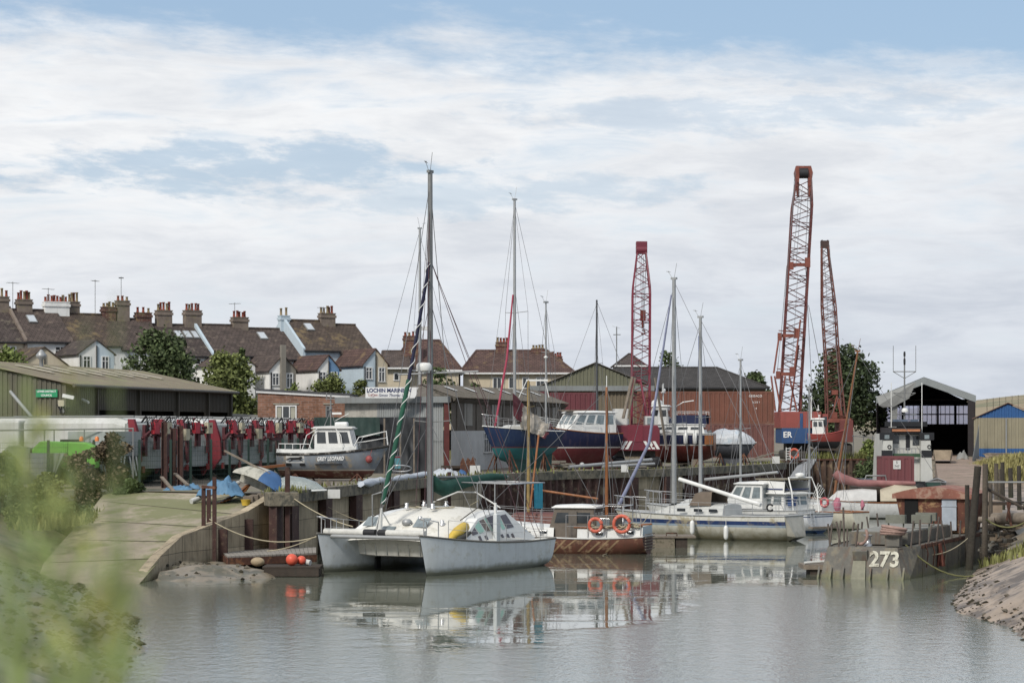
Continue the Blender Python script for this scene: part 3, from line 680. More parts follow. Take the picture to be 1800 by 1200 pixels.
def skylight(i, x, y, w=.7, h=1.1):
    o, r, z = H_(i); sl_ = 2.6/(RUN+.25); zz = z-abs(y)*sl_; a = math.atan(sl_); Qm = Matrix.Rotation(a, 3, 'X')
    f = MB().box((x, y, zz+.06), (w, h, .1), rot=Qm).build('skylight', mat('skylight_frame', hx('8a8a88', .8), .4), r); MB().box((x, y, zz+.12), (w-.12, h-.12, .02), rot=Qm).build('pane', mat('sky_pane', hx('b5bcc2', .9), .15, .1, spec=.8), f)
skylight(1, 1.4, -1.3); skylight(4, 2.0, -1.4, .6); skylight(4, 2.75, -1.4, .6); skylight(4, 3.4, -1.4, .5); skylight(6, 1.6, -1.1); skylight(7, 1.9, -1.0)
outrigger(hs[1][0], -.4, 3.6, Z(609, 182), Z(640, 182), 5.6, tile_l, rend_c)
outrigger(hs[1][0], 3.7, 2.8, Z(596, 184), Z(620, 184), 5.6, tile_p, rend_w, rend_b, rend_w)
outrigger(hs[4][0], 3.9, 2.8, Z(620, 190), Z(640, 190), 5.2, tile_b, rend_w)
outrigger(hs[5][0], 3.6, 2.3, Z(622, 191.7), Z(650, 191.7), 5.6, tile_b, rend_w, rend_g)
outrigger(hs[6][0], 3.6, 1.9, Z(623, 194), Z(648, 194), 5.6, tile_r, rend_w, rend_k)
outrigger(hs[8][0], .5, 2.2, Z(612, 196), Z(640, 196), 5.6, tile_r, rend_b, rend_c)
MB().bx(3.35, 3.75, -RUN-5.9, -RUN-5.6, -2, Z(606, 191)-ZB).build('flue', rend_g, hs[5][0])
# lower house right of the pale blue pair
def hip_house(name, lab, px0, px1, pr0, pr1, ye, yr, d, rm, wmm, depth=8, rz=0, zb=4.5, wins=(), group=None, ch=(), gut=None):
    """hipped-roof house: eaves between px0 and px1, ridge between pr0 and pr1 at mid depth"""
    o = thing(name, lab, 'house', (X((px0+px1)/2, d), d, zb), rz, group); s = d/FP; c = (px0+px1)/2
    a, b = (px0-c)*s, (px1-c)*s; ra, rb_ = (pr0-c)*s, (pr1-c)*s; ze = Z(ye, d)-zb; zz = Z(yr, d+depth/2)-zb; ov = .35
    m = MB(); P = [(a-ov, -ov, ze), (b+ov, -ov, ze), (b+ov, depth+ov, ze), (a-ov, depth+ov, ze), (ra, depth/2, zz), (rb_, depth/2, zz)]
    m.add(P, [(0,1,5,4), (1,2,5), (2,3,4,5), (3,0,4), (3,2,1,0)])
    for i, j in ((4, 5), (0, 4), (3, 4), (1, 5), (2, 5)): m.tube(P[i], P[j], .1, n=5)
    r = m.build('roof', rm, o)
    MB().bx(a, b, 0, depth, -2, ze-.02).build('wall', wmm, o); MB().beam((a-ov, -ov-.06, ze-.06), (b+ov, -ov-.06, ze-.06), .12, .14).build('gutter', gut or frame_w, o)
    for (px, y, w_, h_, mu) in wins: window(o, ((px-c)*s, 0, Z(y, d)-zb), (1, 0, 0), (0, -1, 0), w_*s, h_*s, mull=mu)
    for (x0, x1, yt, m_, n_, dy) in ch: chimney(r, ((x0+x1)/2-c)*s, dy, zz-2.5, Z(yt, d+dy)-zb, (x1-x0)*s, .9, m_, n_, .4)
    return o, r
hip_house('house', 'low brown-roofed cream house right of the pale blue wing', 676, 716, 668, 712, 646, 617, 212, tile_b, rend_c, wins=((697, 662, 10, 14, 0),))
hip_house('semi_detached_house', 'hipped red-brown house with broad brick chimney behind the catamaran masts', 690, 806, 715, 770, 650, 598, 214, tile_r, rend_c, ch=((708, 736, 592, brickm, 4, 1.0),))
hip_house('semi_detached_house', 'long cream semi-detached house with hipped reddish roof and two broad chimneys', 814, 1006, 836, 964, 655, 616, 216, tile_r, rend_c, wins=((874, 673, 16, 20, 1), (900, 673, 12, 20, 0), (924, 673, 12, 20, 0), (950, 673, 16, 20, 1), (985, 672, 12, 16, 0)), ch=((871, 894, 603, brickm, 4, 4), (935, 958, 614, brickm, 4, 4), (970, 990, 628, brickm, 4, 4.5)))
# ---- council shed: olive corrugated walls, shallow roof, open bays on the yard side
cs = mat('olive_cladding', hx('6e6a58', .62), .6, .12, .8, .3, (.06, .055, .035)); csd = mat('brown_olive_cladding', hx('5b5547', .6), .6, .12, .8, .3, (.05, .045, .035)); csr = mat('shed_roof_sheet', hx('877c68', .74), .8, .2, .6, .2, (.15, .12, .08), patch=((.2, .2, .11), .3, .5))
A = Vector((X(117, 132), 132, 0)); B = Vector((X(405, 160), 160, 0)); t = (B-A).normalized(); bk = Vector((-t.y, t.x, 0)); ZE = Z(676, 132)
sh_o = thing('council_shed', 'long olive corrugated council depot shed with shallow roof and open bays', 'shed', (A.x, A.y, Q), math.atan2(t.y, t.x))
L = (B-A).length; ze = ZE-Q; D1 = 12.5; rise = 2.6; m = MB()                       # local: x along the eave, y away from the camera
m.corr((0, 6.25), (0, 0), 0, 0, .28, .05, top=lambda u: ze+rise*(1-u)*.5)
m.corr((0, 12.5), (0, 6.25), 0, 0, .28, .05, top=lambda u: ze+rise*(.5+u*.0))
m.corr((0, 0), (4.2, 0), 0, ze, .28, .05)
m.build('end_wall', cs, sh_o)
m = MB(); bays = [(4.2, 10.6), (11.6, 17.4), (18.2, 23.2), (24.0, L-.6)]; zl = ze-1.35
m.corr((4.2, 0), (L, 0), zl, ze-.12, .28, .05)
for a, b in [(10.6, 11.6), (17.4, 18.2), (23.2, 24.0), (L-.6, L)]: m.corr((a, 0), (b, 0), 0, zl, .28, .04)
m.build('front_wall', csd, sh_o)
MB().bx(.1, L, 6.1, 6.3, 0, ze).bx(L-.1, L, .1, 6.2, 0, ze).build('back_wall', csd, sh_o)
for a, b in bays:
    MB().corr((a+.3, .5), (b-1.2, .5), 0, zl-.3, .2, .03).build('roller_door', mat('roller_door', hx('98948c', .85), .6, .1, 1, .3), sh_o)
m = MB(); ro2 = D1/2+.0; m.corrslope((-.25, -.4, ze+.02), (L+.3, -.4, ze+.02), (L+.3, ro2, ze+rise*.5+.1), (-.25, ro2, ze+rise*.5+.1), .3, .05); m.corrslope((L+.3, D1, ze+.02), (-.25, D1, ze+.02), (-.25, ro2, ze+rise*.5+.1), (L+.3, ro2, ze+rise*.5+.1), .5, .05)
m.build('roof', csr, sh_o)
for k in range(8): xx = 4.5+k*2.6; MB().beam((xx, 2.6, ze+rise*.5*.46+.20), (xx+.0, 4.8, ze+rise*.5*.78+.20), .55, .03).build('rooflight', mat('rooflight_sheet', hx('b6ad97', .9), .5), sh_o)
MB().tube((-.2, -.5, ze-.05), (L+.2, -.5, ze-.05), .09, n=8).build('gutter', mat('brown_gutter', hx('6f6a60', .6), .6), sh_o)
for xx in (4.2, 11.0, 17.8, 23.6, L-.3): MB().bx(xx-.1, xx+.1, -.22, -.02, 0, ze-.1).build('downpipe', csd, sh_o)
MB().lathe((9.5, 5.4, ze+1.2), [(.12, 0), (.12, .45), (.3, .6), (.3, .75), (.05, 1.05)], 10).build('roof_vent', alum, sh_o); MB().tube((.8, 4.6, ze+.9), (.8, 4.6, ze+2.0), .1, n=8).tube((.8, 4.6, ze+2.0), (.8, 4.6, ze+2.1), .17, n=8).build('flue', alumd, sh_o)
def text(s, size, m, parent, org, xd, up, name='lettering', ext=.004, sp=1.0, sx=1.0, shear=0, bold=0, align='CENTER'):
    cu = bpy.data.curves.new('t', 'FONT'); cu.body = s; cu.size = size; cu.extrude = ext; cu.align_x = align; cu.align_y = 'CENTER'; cu.space_character = sp; cu.shear = shear; cu.offset = bold; cu.resolution_u = 3
    to = bpy.data.objects.new('t', cu); C.objects.link(to); bpy.context.view_layer.update()
    me = bpy.data.meshes.new_from_object(to.evaluated_get(bpy.context.evaluated_depsgraph_get())); bpy.data.objects.remove(to); bpy.data.curves.remove(cu)
    xd = Vector(xd).normalized(); up = Vector(up).normalized(); n = xd.cross(up); Mx = Matrix((xd*sx, up, n)).transposed().to_4x4(); Mx.translation = Vector(org); me.transform(Mx); me.materials.clear(); me.materials.append(m); me.name = name
    o = bpy.data.objects.new(name, me); C.objects.link(o); o.parent = parent; return o
grs = mat('green_sign', hx('1c9a62', .8), .5, .05); lw = mat('white_lettering', (.75, .75, .73), .5, 0)
# sign on the end wall (its wall faces -x in the shed's frame)
sg = thing('council_sign', 'green board with white lettering on the olive shed wall', 'sign', A+bk*1.1-t*.12+Vector((0, 0, Z(691, 132))), math.atan2(t.y, t.x)-math.pi/2)
MB().box((0, 0, 0), (1.25, .06, .42)).build('board', grs, sg)
text('LEWES DISTRICT', .145, lw, sg, (0, -.04, .1), (1, 0, 0), (0, 0, 1), bold=.003, sx=1.02); text('COUNCIL', .145, lw, sg, (0, -.04, -.11), (1, 0, 0), (0, 0, 1), bold=.003)
def lamp(x, y, d, lab):
    o = thing('camera_mast', lab, 'camera', (X(x, d), d, Q)); m = MB(); h = Z(y, d)-Q; m.tube((0, 0, 0), (0, 0, h), .07, n=6); m.build('pole', alumd, o)
    MB().box((-.1, -.1, h+.1), (.28, .2, .3)).build('junction_box', mat('box_beige', hx('b9b093', .8)), o); MB().box((.25, -.15, h+.42), (.55, .2, .17), rot=Matrix.Rotation(R(12), 3, 'Y')).build('camera_housing', gelclean, o)
    m = MB(); rnd = random.Random(3)
    for k in range(7): m.tube((rnd.uniform(-.3, .3), -.1, h-.7+rnd.random()*.5), (rnd.uniform(-.3, .3), -.1, h-.3+rnd.random()*.4), .04, n=4)
    m.build('bracket', black, o)
lamp(112, 712, 118, 'pole with white security camera and junction box before the council shed corner')
def wall_cam(x, y, d, lab):
    c = W(x, y, d); o = MB(); o.tube(c, c+Vector((.4, -.35, -.16)), .08, n=6).tube(c+Vector((-.1, .1, .05)), c+Vector((-.1, .6, .05)), .04, n=5); tag(o.build('wall_camera', gelclean), lab, 'camera', 'cameras and lights on the shed wall')
wall_cam(145, 702, 134, 'small white floodlight on the shed wall near its corner'); wall_cam(222, 706, 143, 'white tube camera over the second bay of the council shed'); 
b_ = MB(); b_.tube(W(18, 688, 128), W(62, 740, 126), .09, n=6); tag(b_.build('prop_pole', alum), 'slanting grey pole leaning before the left end of the council shed', 'pole')
# ---- brick office
bo = thing('brick_office', 'single-storey orange brick office with flat roof and white triple window', 'building', (X(453, 150), 150, Q)); s_ = 150/FP; gx = lambda px: (px-453)*s_; gz = lambda y: Z(y, 150)-Q; L = gx(612)
def slab(m, z0, z1, ov, drop=.32): m.add([(-ov, -ov, z0), (L+ov, -ov, z0-drop), (L+ov, 7, z0-drop), (-ov+.3, 7, z0), (-ov, -ov, z1), (L+ov, -ov, z1-drop), (L+ov, 7, z1-drop), (-ov+.3, 7, z1)], [(3,2,1,0), (4,5,6,7), (0,1,5,4), (1,2,6,5), (2,3,7,6), (3,0,4,7)])
m = MB(); m.add([(0, 0, 0), (L, 0, 0), (L, 7, 0), (.3, 7, 0), (0, 0, gz(689)), (L, 0, gz(698)), (L, 7, gz(698)), (.3, 7, gz(689))], [(4,5,6,7), (0,1,5,4), (1,2,6,5), (2,3,7,6), (3,0,4,7)])
m.build('wall', mat('orange_brick', hx('a37056', .78), .9, .3, 2.2, uvtex='brick', patch=((.13, .065, .04), .3, 1.5)), bo)
m = MB(); slab(m, gz(690), gz(685), .1); m.build('fascia', frame_w, bo); m = MB(); slab(m, gz(685)+.002, gz(682.5), .18); m.build('roof', mat('roof_felt', hx('5c5c60', .6), .9), bo)
w3 = window(bo, (gx(503), 0, gz(726)), (1, 0, 0), (0, -1, 0), 37*s_, 28*s_, mull=2, fr=.08); c_ = mat('curtain', hx('a9a795', .8))
for k in (-1, 1): MB().bx(gx(503)+k*.42-.13, gx(503)+k*.42+.13, -.04, -.028, gz(726)-.36, gz(726)+.36).build('curtain', c_, w3)
window(bo, (gx(577), 0, gz(724)), (1, 0, 0), (0, -1, 0), .32, .8, mull=0, trans=1, mats=alumd)
for px, w_ in ((503, 1.6), (577, .62)): MB().bx(gx(px)-w_/2, gx(px)+w_/2, -.05, .05, gz(711), gz(708)).build('lintel', conc, bo)
ob = thing('outbuilding', 'low grey-roofed outbuilding between the council shed and the brick office', 'building', (X(428, 158), 158, Q))
MB().bx(-1.3, 1.4, 0, 4, 0, Z(740, 158)-Q).build('wall', rend_g, ob); MB().add([(-1.5, -.2, Z(738, 158)-Q), (1.5, -.2, Z(742, 158)-Q), (1.5, 3, Z(730, 161)-Q), (-1.5, 3, Z(726, 161)-Q)], [(0,1,2,3)]).build('roof', mat('asbestos_grey', hx('77746b', .7), .9, .25, 2), ob)
# ---- boatyard shed with the name board
asb = mat('asbestos_roof', hx('7c746a', .68), .95, .35, 1.2, .3, (.08, .07, .06), patch=((.07, .065, .05), .45, 1.2), bump=.4)
galv = mat('galvanised_sheet', hx('9fa3a3', .74), .5, .15, .8, .45, (.22, .2, .18), metal=.1); brd = mat('grey_boarding', hx('766c60', .7), .9, .25, 1.2, .6, (.1, .085, .07)); lowr = mat('white_block_wall', hx('c6c6c4', .8), .9, .12, 1, .4, (.25, .23, .2))
ls = thing('boatyard_shed', 'grey corrugated boatyard shed with asbestos roof under the name board', 'shed', (X(700, 139), 139, Q)); m = MB(True); zt = Z(708, 140)
c0 = Vector((X(606, 142), 142, 0)); c1 = Vector((X(793, 138), 138, 0)); c2 = Vector((X(993, 176), 176, 0)); lp = lambda px: c0.lerp(c1, (px-606)/187)
m.quad((c0.x, c0.y, Q), (lp(664).x, lp(664).y, Q), (lp(664).x, lp(664).y, zt), (c0.x, c0.y, zt)); m.build('render_panel', mat('stained_render', hx('b5b2a8', .78), .9, .2, 1.2, .3, patch=((.22, .22, .2), .4, 1.4)), ls)
m = MB(True); m.corr(lp(664), lp(716), Q, zt, .16, .03); m.corr(lp(716)+Vector((0, -.04, 0)), lp(780)+Vector((0, -.04, 0)), Z(775, 139), zt, .16, .03); m.corr(lp(752), lp(780), Q, Z(772, 139), .16, .03); m.build('corrugated_wall', galv, ls)
MB(True).beam(Vector((c0.x-.5, c0.y-.2, zt+.18)), Vector((c1.x-.1, c1.y-.2, zt+.18)), .25, .36).build('fascia', mat('grey_fascia', hx('8d9292', .7), .5, .1, 1, .3), ls)
MB(True).bx(lp(781).x, lp(790).x, 137.9, 138.2, Q, Z(702, 138)).build('post', mat('oxide_red', hx('6b2f2c', .7), .7, .2), ls)
m = MB(True); zl = Z(757, 138.5); m.mat(0).quad((c1.x, c1.y, Q), (c2.x, c2.y, Q), (c2.x, c2.y, zl), (c1.x, c1.y, zl))
m.mat(1).quad((c1.x, c1.y, zl), (c2.x, c2.y, zl), (c2.x, c2.y, Z(697, 138)), (c1.x, c1.y, Z(697, 138)))
tt = (c2-c1).normalized(); nr = Vector((tt.y, -tt.x, 0))
m.mat(2)
for u0, u1, za, zb2 in ((.09, .15, .3, 1.75), (.30, .36, .25, 1.7), (.46, .5, .6, 1.7), (.7, .74, .3, 1.7), (.86, .9, .3, 1.7)):
    p = c1.lerp(c2, u0)+nr*.03; q = c1.lerp(c2, u1)+nr*.03; m.quad((p.x, p.y, zl+za), (q.x, q.y, zl+za), (q.x, q.y, zl+zb2), (p.x, p.y, zl+zb2))
m.mat(1)
for k in range(14): p = c1.lerp(c2, (k+.5)/14)+nr*.03; m.beam((p.x, p.y, zl+.02), (p.x, p.y, Z(697, 138)), .07, .05)
m.build('side_wall', [lowr, brd, mat('pale_board', hx('a19c92', .75), .8, .15, 1, .4)], ls)
for u in (.27,):
    p = c1.lerp(c2, u); window(ls, rootmat(ls).inverted()@Vector((p.x, p.y, Z(778, 146))), tt, nr, 2.6, 1.25, mull=3, fr=.06, trans=1)
rp = [(c1.x+.35, c1.y-.4, Z(699, 138)), (c2.x+.3, c2.y, Z(699, 138)), (c2.x-2.2, c2.y+2, Z(699, 138)+1.0), (X(742, 142), 142, Z(676, 142))]
m = MB(True); m.corrslope(rp[0], rp[1], rp[2], rp[3], .3, .06); m.corrslope((rp[3][0], rp[3][1]-.2, rp[3][2]), (rp[2][0], rp[2][1], rp[2][2]), (c2.x-6.5, c2.y+3, 6.6), (X(600, 145), 145, 6.6), .3, .05)
m.quad((rp[0][0], rp[0][1], rp[0][2]-.05), (rp[1][0], rp[1][1], rp[1][2]-.05), (c2.x, c2.y, Z(699, 138)-.3), (c1.x, c1.y, Z(699, 138)-.3)); m.add([(X(608, 142), 142.1, zt), (c1.x+.2, c1.y, zt), (c1.x+.3, c1.y-.3, Z(699, 138)), (X(742, 142), 141.9, Z(676, 142)-.05), (X(655, 142), 142.05, zt+.8)], [(0,1,2,3,4)])
r_ = m.build('roof', asb, ls)
for k in range(6):
    m = MB(True); u = .1+.15*k; a = Vector(rp[0]).lerp(Vector(rp[1]), u); b = Vector(rp[3]).lerp(Vector(rp[2]), u); p = a.lerp(b, .45); q = a.lerp(b, .78); nz = Vector((0, 0, .13)); s_ = (Vector(rp[1])-Vector(rp[0])).normalized()*.9; m.quad(p+nz, p+nz+s_, q+nz+s_, q+nz); m.build('rooflight', mat('white_rooflight', hx('d5d5d0', .9), .5), r_)
nb = thing('name_board', 'white boatyard name board with navy lettering on the shed fascia', 'sign', (X(689, 138.5), 138.2, Z(699.5, 138.5))); sb = 138.5/FP
MB().prism([(-46*sb, 0, 0), (40*sb, 0, 0), (42*sb, 0, .1), (45*sb, 0, .28), (44*sb, 0, .4), (47*sb, 0, .62), (-46*sb, 0, .62)], (0, .08, 0)).build('board', mat('sign_white', hx('e4e4e2', .85), .5, .08, 2, patch=((.35, .33, .3), .12, 2)), nb)
nav = mat('navy_lettering', hx('2b3a72', .8), .5, 0); text('LOCHIN MARINE IN', .31, nav, nb, (-44*sb, -.012, .43), (1, 0, 0), (0, 0, 1), bold=.008, sx=.92, align='LEFT'); text('Simon Thomas Ltd', .23, nav, nb, (-23*sb, -.012, .16), (1, 0, 0), (0, 0, 1), shear=.25, align='LEFT', sx=.9); text('LOCHIN', .15, mat('red_lettering', hx('b04a48', .8), .5, 0), nb, (-41*sb, -.012, .16), (1, 0, 0), (0, 0, 1), align='LEFT')
MB().torus((-33*sb, -.02, .16), .1, .006, (0, 1, 0), 16, 4).build('logo_ring', MATS['red_lettering'], nb)
# tarpaulin screen before the shed
tarp = mat('black_tarpaulin', hx('33363a', .75), .45, .35, 1.2, .3, (.09, .09, .095)); tarpg = mat('green_tarpaulin', hx('2f4540', .8), .5, .3, 1.5)
def sheet(mb, p, q, z0, z1, amp=.12, fr=1.6, seed=0, nx=40, nz=10):
    p = Vector((p[0], p[1], 0)); q = Vector((q[0], q[1], 0)); d = q-p; nr_ = Vector((d.y, -d.x, 0)).normalized(); rows = []
    for j in range(nz+1):
        row = []
        for i in range(nx+1):
            u = i/nx; z = z0+(z1-z0)*j/nz; o_ = amp*(noise.noise(Vector((u*d.length*fr, z*.35, seed)))+.5*noise.noise(Vector((u*d.length*fr*2.3+z*.8, z*.9, seed+9)))); b_ = p+d*u+nr_*o_; row.append(Vector((b_.x, b_.y, z)))
        rows.append(row)
    mb.loft(rows, False, smooth=True)
tp = thing('tarpaulin_screen', 'torn black and dark green tarpaulin screen hung before the boatyard shed', 'tarpaulin', (X(650, 135), 135, Q)); p0 = (X(556, 137), 137); p1 = (X(757, 134.5), 134.5)
m = MB(True); sheet(m, p0, p1, Q, Z(733, 135.5), .2, 1.4, 3, 90, 14); m.build('black_sheet', tarp, tp)
m = MB(True); sheet(m, (p0[0]-.1, p0[1]-.25), (X(668, 135), 135.1), Z(765, 136), Z(733, 136), .14, 1.8, 7, 40, 6); m.build('green_sheet', tarpg, tp)
m = MB(True)
for px in (676, 704, 728, 752): m.tube((X(px, 134.4), 134.3, Q), (X(px, 134.4), 134.3, Z(735, 135)), .05, n=5)
m.build('scaffold_pole', wood, tp)
# ---- green gabled shed and slate hall behind
gs = thing('green_gabled_shed', 'large shed with olive corrugated gable behind the red containers', 'shed', (X(1047, 202), 202, Q)); s_ = 202/FP; c_ = 1047
gx = lambda px: (px-c_)*s_; gz = lambda y: Z(y, 202)-Q
m = MB(); m.corr((gx(930), 0), (gx(1135), 0), gz(678), 0, .3, .06, top=lambda u: gz(639+abs((930+205*u)-1047)*.42)); m.build('gable_wall', mat('green_cladding', hx('7c7c64', .66), .6, .12, .7, .25, (.08, .08, .05)), gs)
m = MB(); m.corr((gx(930), -.1), (gx(1135), -.1), 0, gz(684), .3, .06); m.build('lower_wall', mat('brown_cladding', hx('82755f', .66), .7, .15, .7, .4, (.1, .09, .07)), gs)
MB().bx(gx(928), gx(1150), -.5, .2, gz(687), gz(678)).build('fascia', mat('grey_fascia', hx('8d9292', .7)), gs)
m = MB()
for sgn, px in ((-1, 925), (1, 1140)):
    p = [(0, -.25, gz(637)), (gx(px), -.25, gz(637+abs(px-1047)*.42)), (gx(px), 26, gz(637+abs(px-1047)*.42)), (0, 26, gz(637))]
    m.corrslope(*( (p[1], p[2], p[3], p[0]) if sgn > 0 else (p[2], p[1], p[0], p[3]) ), .6, .05)
m.build('roof', asb, gs)
MB().bx(gx(928), gx(1135), 25, 25.2, 0, gz(684)).build('back_wall', MATS['brown_cladding'], gs)
hip_house('slate_hall', 'long dark slate-roofed hall behind the red containers', 1085, 1345, 1085, 1272, 681, 646, 215, mat('dark_slate', hx('57524f', .55), .85, .25, 1.2, uvtex='tile', bump=.2), mat('hall_wall', hx('7a6f60', .6), .9, .2, 1, .3), depth=14, zb=Q, gut=pipe)[0]['category'] = 'building'
hip_house('house', 'small dark gabled house roof peeping over the green shed roof', 1086, 1130, 1108, 1112, 642, 622, 245, tile_p, rend_g, zb=Q)
# ---- open-fronted boat shed on the right
os_ = thing('open_boat_shed', 'tall open-fronted boat shed with grey gable fascia and translucent back wall', 'shed', (X(1624, 214), 214, Q), -R(10.5)); s_ = 214/FP; gx = lambda px: (px-1624)*s_; gz = lambda y, dd=0: Z(y, 214+dd)-Q
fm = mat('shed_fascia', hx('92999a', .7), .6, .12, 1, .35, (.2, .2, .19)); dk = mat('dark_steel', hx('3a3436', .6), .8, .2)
m = MB()
for a, b in (((1541, 697), (1624, 663)), ((1624, 663), (1714, 695))):
    m.prism([(gx(a[0]), 0, gz(a[1])), (gx(b[0]), 0, gz(b[1])), (gx(b[0]), 0, gz(b[1]+12)), (gx(a[0]), 0, gz(a[1]+12))], (0, .25, 0))
m.build('gable_fascia', fm, os_)
DP = 24; m = MB(); m.corrslope((gx(1714), DP, gz(695)), (gx(1714), 0, gz(695)), (gx(1624), 0, gz(663)+.03), (gx(1624), DP, gz(663)+.03), .5, .05); m.corrslope((gx(1541), 0, gz(697)), (gx(1541), DP, gz(697)), (gx(1624), DP, gz(663)+.03), (gx(1624), 0, gz(663)+.03), .5, .05); m.build('roof', asb, os_)
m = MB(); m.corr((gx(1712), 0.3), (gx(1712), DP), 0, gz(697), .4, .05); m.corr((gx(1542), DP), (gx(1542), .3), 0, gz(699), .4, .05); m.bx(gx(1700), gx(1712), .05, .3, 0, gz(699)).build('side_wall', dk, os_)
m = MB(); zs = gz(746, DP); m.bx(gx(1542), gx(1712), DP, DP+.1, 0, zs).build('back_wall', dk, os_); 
tm_ = bpy.data.materials.new('translucent_sheet'); tm_.use_nodes = True; tb_ = tm_.node_tree.nodes.new('ShaderNodeBsdfTranslucent'); tb_.inputs[0].default_value = hx('dcd9f2')+(1,)
tx_ = tm_.node_tree.nodes.new('ShaderNodeBsdfTransparent'); tx_.inputs[0].default_value = (.75, .74, .85, 1); mx_ = tm_.node_tree.nodes.new('ShaderNodeMixShader'); mx_.inputs[0].default_value = .25
tm_.node_tree.links.new(tb_.outputs[0], mx_.inputs[1]); tm_.node_tree.links.new(tx_.outputs[0], mx_.inputs[2]); tm_.node_tree.links.new(mx_.outputs[0], tm_.node_tree.nodes['Material Output'].inputs[0])
MB().quad((gx(1542), DP+.03, zs), (gx(1712), DP+.03, zs), (gx(1712), DP+.03, gz(699)-.4), (gx(1542), DP+.03, gz(699)-.4)).build('translucent_sheeting', tm_, os_)
MB().add([(gx(1542), DP, gz(699)-.4), (gx(1712), DP, gz(699)-.4), (gx(1624), DP, gz(664))], [(0,1,2)]).build('back_gable', dk, os_)
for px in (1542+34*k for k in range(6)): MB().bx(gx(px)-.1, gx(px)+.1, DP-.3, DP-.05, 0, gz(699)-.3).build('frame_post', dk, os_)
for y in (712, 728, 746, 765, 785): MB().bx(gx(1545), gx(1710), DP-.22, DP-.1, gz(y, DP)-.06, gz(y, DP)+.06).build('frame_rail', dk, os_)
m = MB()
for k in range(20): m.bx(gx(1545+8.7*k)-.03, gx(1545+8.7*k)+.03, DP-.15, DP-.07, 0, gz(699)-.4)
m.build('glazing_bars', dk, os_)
for yy in (6, 12, 18):
    m = MB(); m.beam((gx(1545), yy, gz(701)), (gx(1624), yy, gz(667)), .15, .2).beam((gx(1624), yy, gz(667)), (gx(1710), yy, gz(701)), .15, .2).tube((gx(1545), yy, gz(701)), (gx(1710), yy, gz(701)), .04, n=4); m.build('roof_truss', dk, os_)
m = MB(True); sc_ = [(1541, 697), (1610, 671), (1598, 700), (1570, 715), (1552, 716), (1545, 712)]
m.add([W(x, y, 213.7-.12*i) for i, (x, y) in enumerate(sc_)], [(0, 5, 4, 3, 2, 1)]); m.add([W(x, y, 213.6) for x, y in ((1568, 712), (1578, 712), (1576, 752), (1560, 756), (1566, 735))], [(4,3,2,1,0)]); m.build('torn_canvas', mat('grey_canvas', hx('8e8f8c', .8), .9, .2, 1), os_)
# ---- blue and beige shed
bb = thing('blue_beige_shed', 'beige corrugated shed with blue gable top and blue skirting at the right edge', 'shed', (X(1772, 192), 192, Q), -R(13)); s_ = 192/FP; gx = lambda px: (px-1772)*s_; gz = lambda y: Z(y, 192)-Q
blu = mat('blue_cladding', hx('2b62a5', .72), .5, .12, .8, .25, (.03, .06, .12)); bei = mat('beige_cladding', hx('9a9278', .74), .6, .12, .8, .35, (.14, .12, .08))
m = MB(); m.corr((gx(1713), 0), (gx(1832), 0), gz(735), 0, .26, .05, top=lambda u: gz(710+abs((1713+119*u)-1772)*.42)); m.corr((gx(1713), -.06), (gx(1832), -.06), 0, gz(788), .26, .05); m.build('blue_cladding', blu, bb)
MB().corr((gx(1713), -.03), (gx(1832), -.03), gz(790), gz(734), .26, .05).build('beige_cladding', bei, bb); MB().tube((gx(1769), -.15, 0), (gx(1769), -.15, gz(735)), .06, n=5).build('downpipe', alum, bb)
m = MB(); zr_ = gz(708); m.corrslope((gx(1710), 20, gz(736)), (gx(1710), -.2, gz(736)), (0, -.2, zr_), (0, 20, zr_), .5, .04); m.corrslope((gx(1834), -.2, gz(736)), (gx(1834), 20, gz(736)), (0, 20, zr_), (0, -.2, zr_), .5, .04); m.build('roof', mat('red_trim_roof', hx('7d5a4c', .7), .8, .2), bb)
MB().bx(gx(1713), gx(1713)+.1, 0, 20, 0, gz(735)).build('side_wall', bei, bb)
pl = MB(); pl.corr((X(1705, 189), 188), (X(1729, 189), 191), 2.5, 0, .26, .04, top=lambda u: Q+.2+u*2.6); tag(pl.build('leaning_sheet', galv), 'grey corrugated sheet leaning at the corner of the blue skirted shed', 'metal sheet')
# ================================================================ BOATS
def hull_fn(L, B, fb, fm, fs, dr, tw=.7, rake=.12, srake=0., full=.5, sec=2.2, fine=.95, n=22, m=10, flare=0.):
    """returns rings (port half, keel to sheer), sheer and half-breadth functions; x runs aft(-) to bow(+), z=0 is the waterline"""
    def half(t): return (tw+(1-tw)*math.sin(math.pi/2*t/full))*B/2 if t < full else max(.012, math.cos(math.pi/2*((t-full)/(1-full)))**fine*B/2)
    def sheer(t): return fs*(1-t)*(1-2*t)+4*fm*t*(1-t)+fb*t*(2*t-1)
    def xs(t, w): return -L/2+L*t-rake*L*(1-w)*t**5-srake*L*w*(1-t)**8
    rings = []
    for i in range(n+1):
        t = i/n; h = half(t); s = sheer(t); d = dr*(1-.85*abs(2*t-1)**3); ring = []
        for j in range(m+1):
            u = j/m; w = u**1.15; y = h*(1-(1-u)**sec)*(1+flare*(w-.6)*t); z = -d+(s+d)*w; ring.append(Vector((xs(t, w), y, z)))
        rings.append(ring)
    return rings, sheer, half, xs
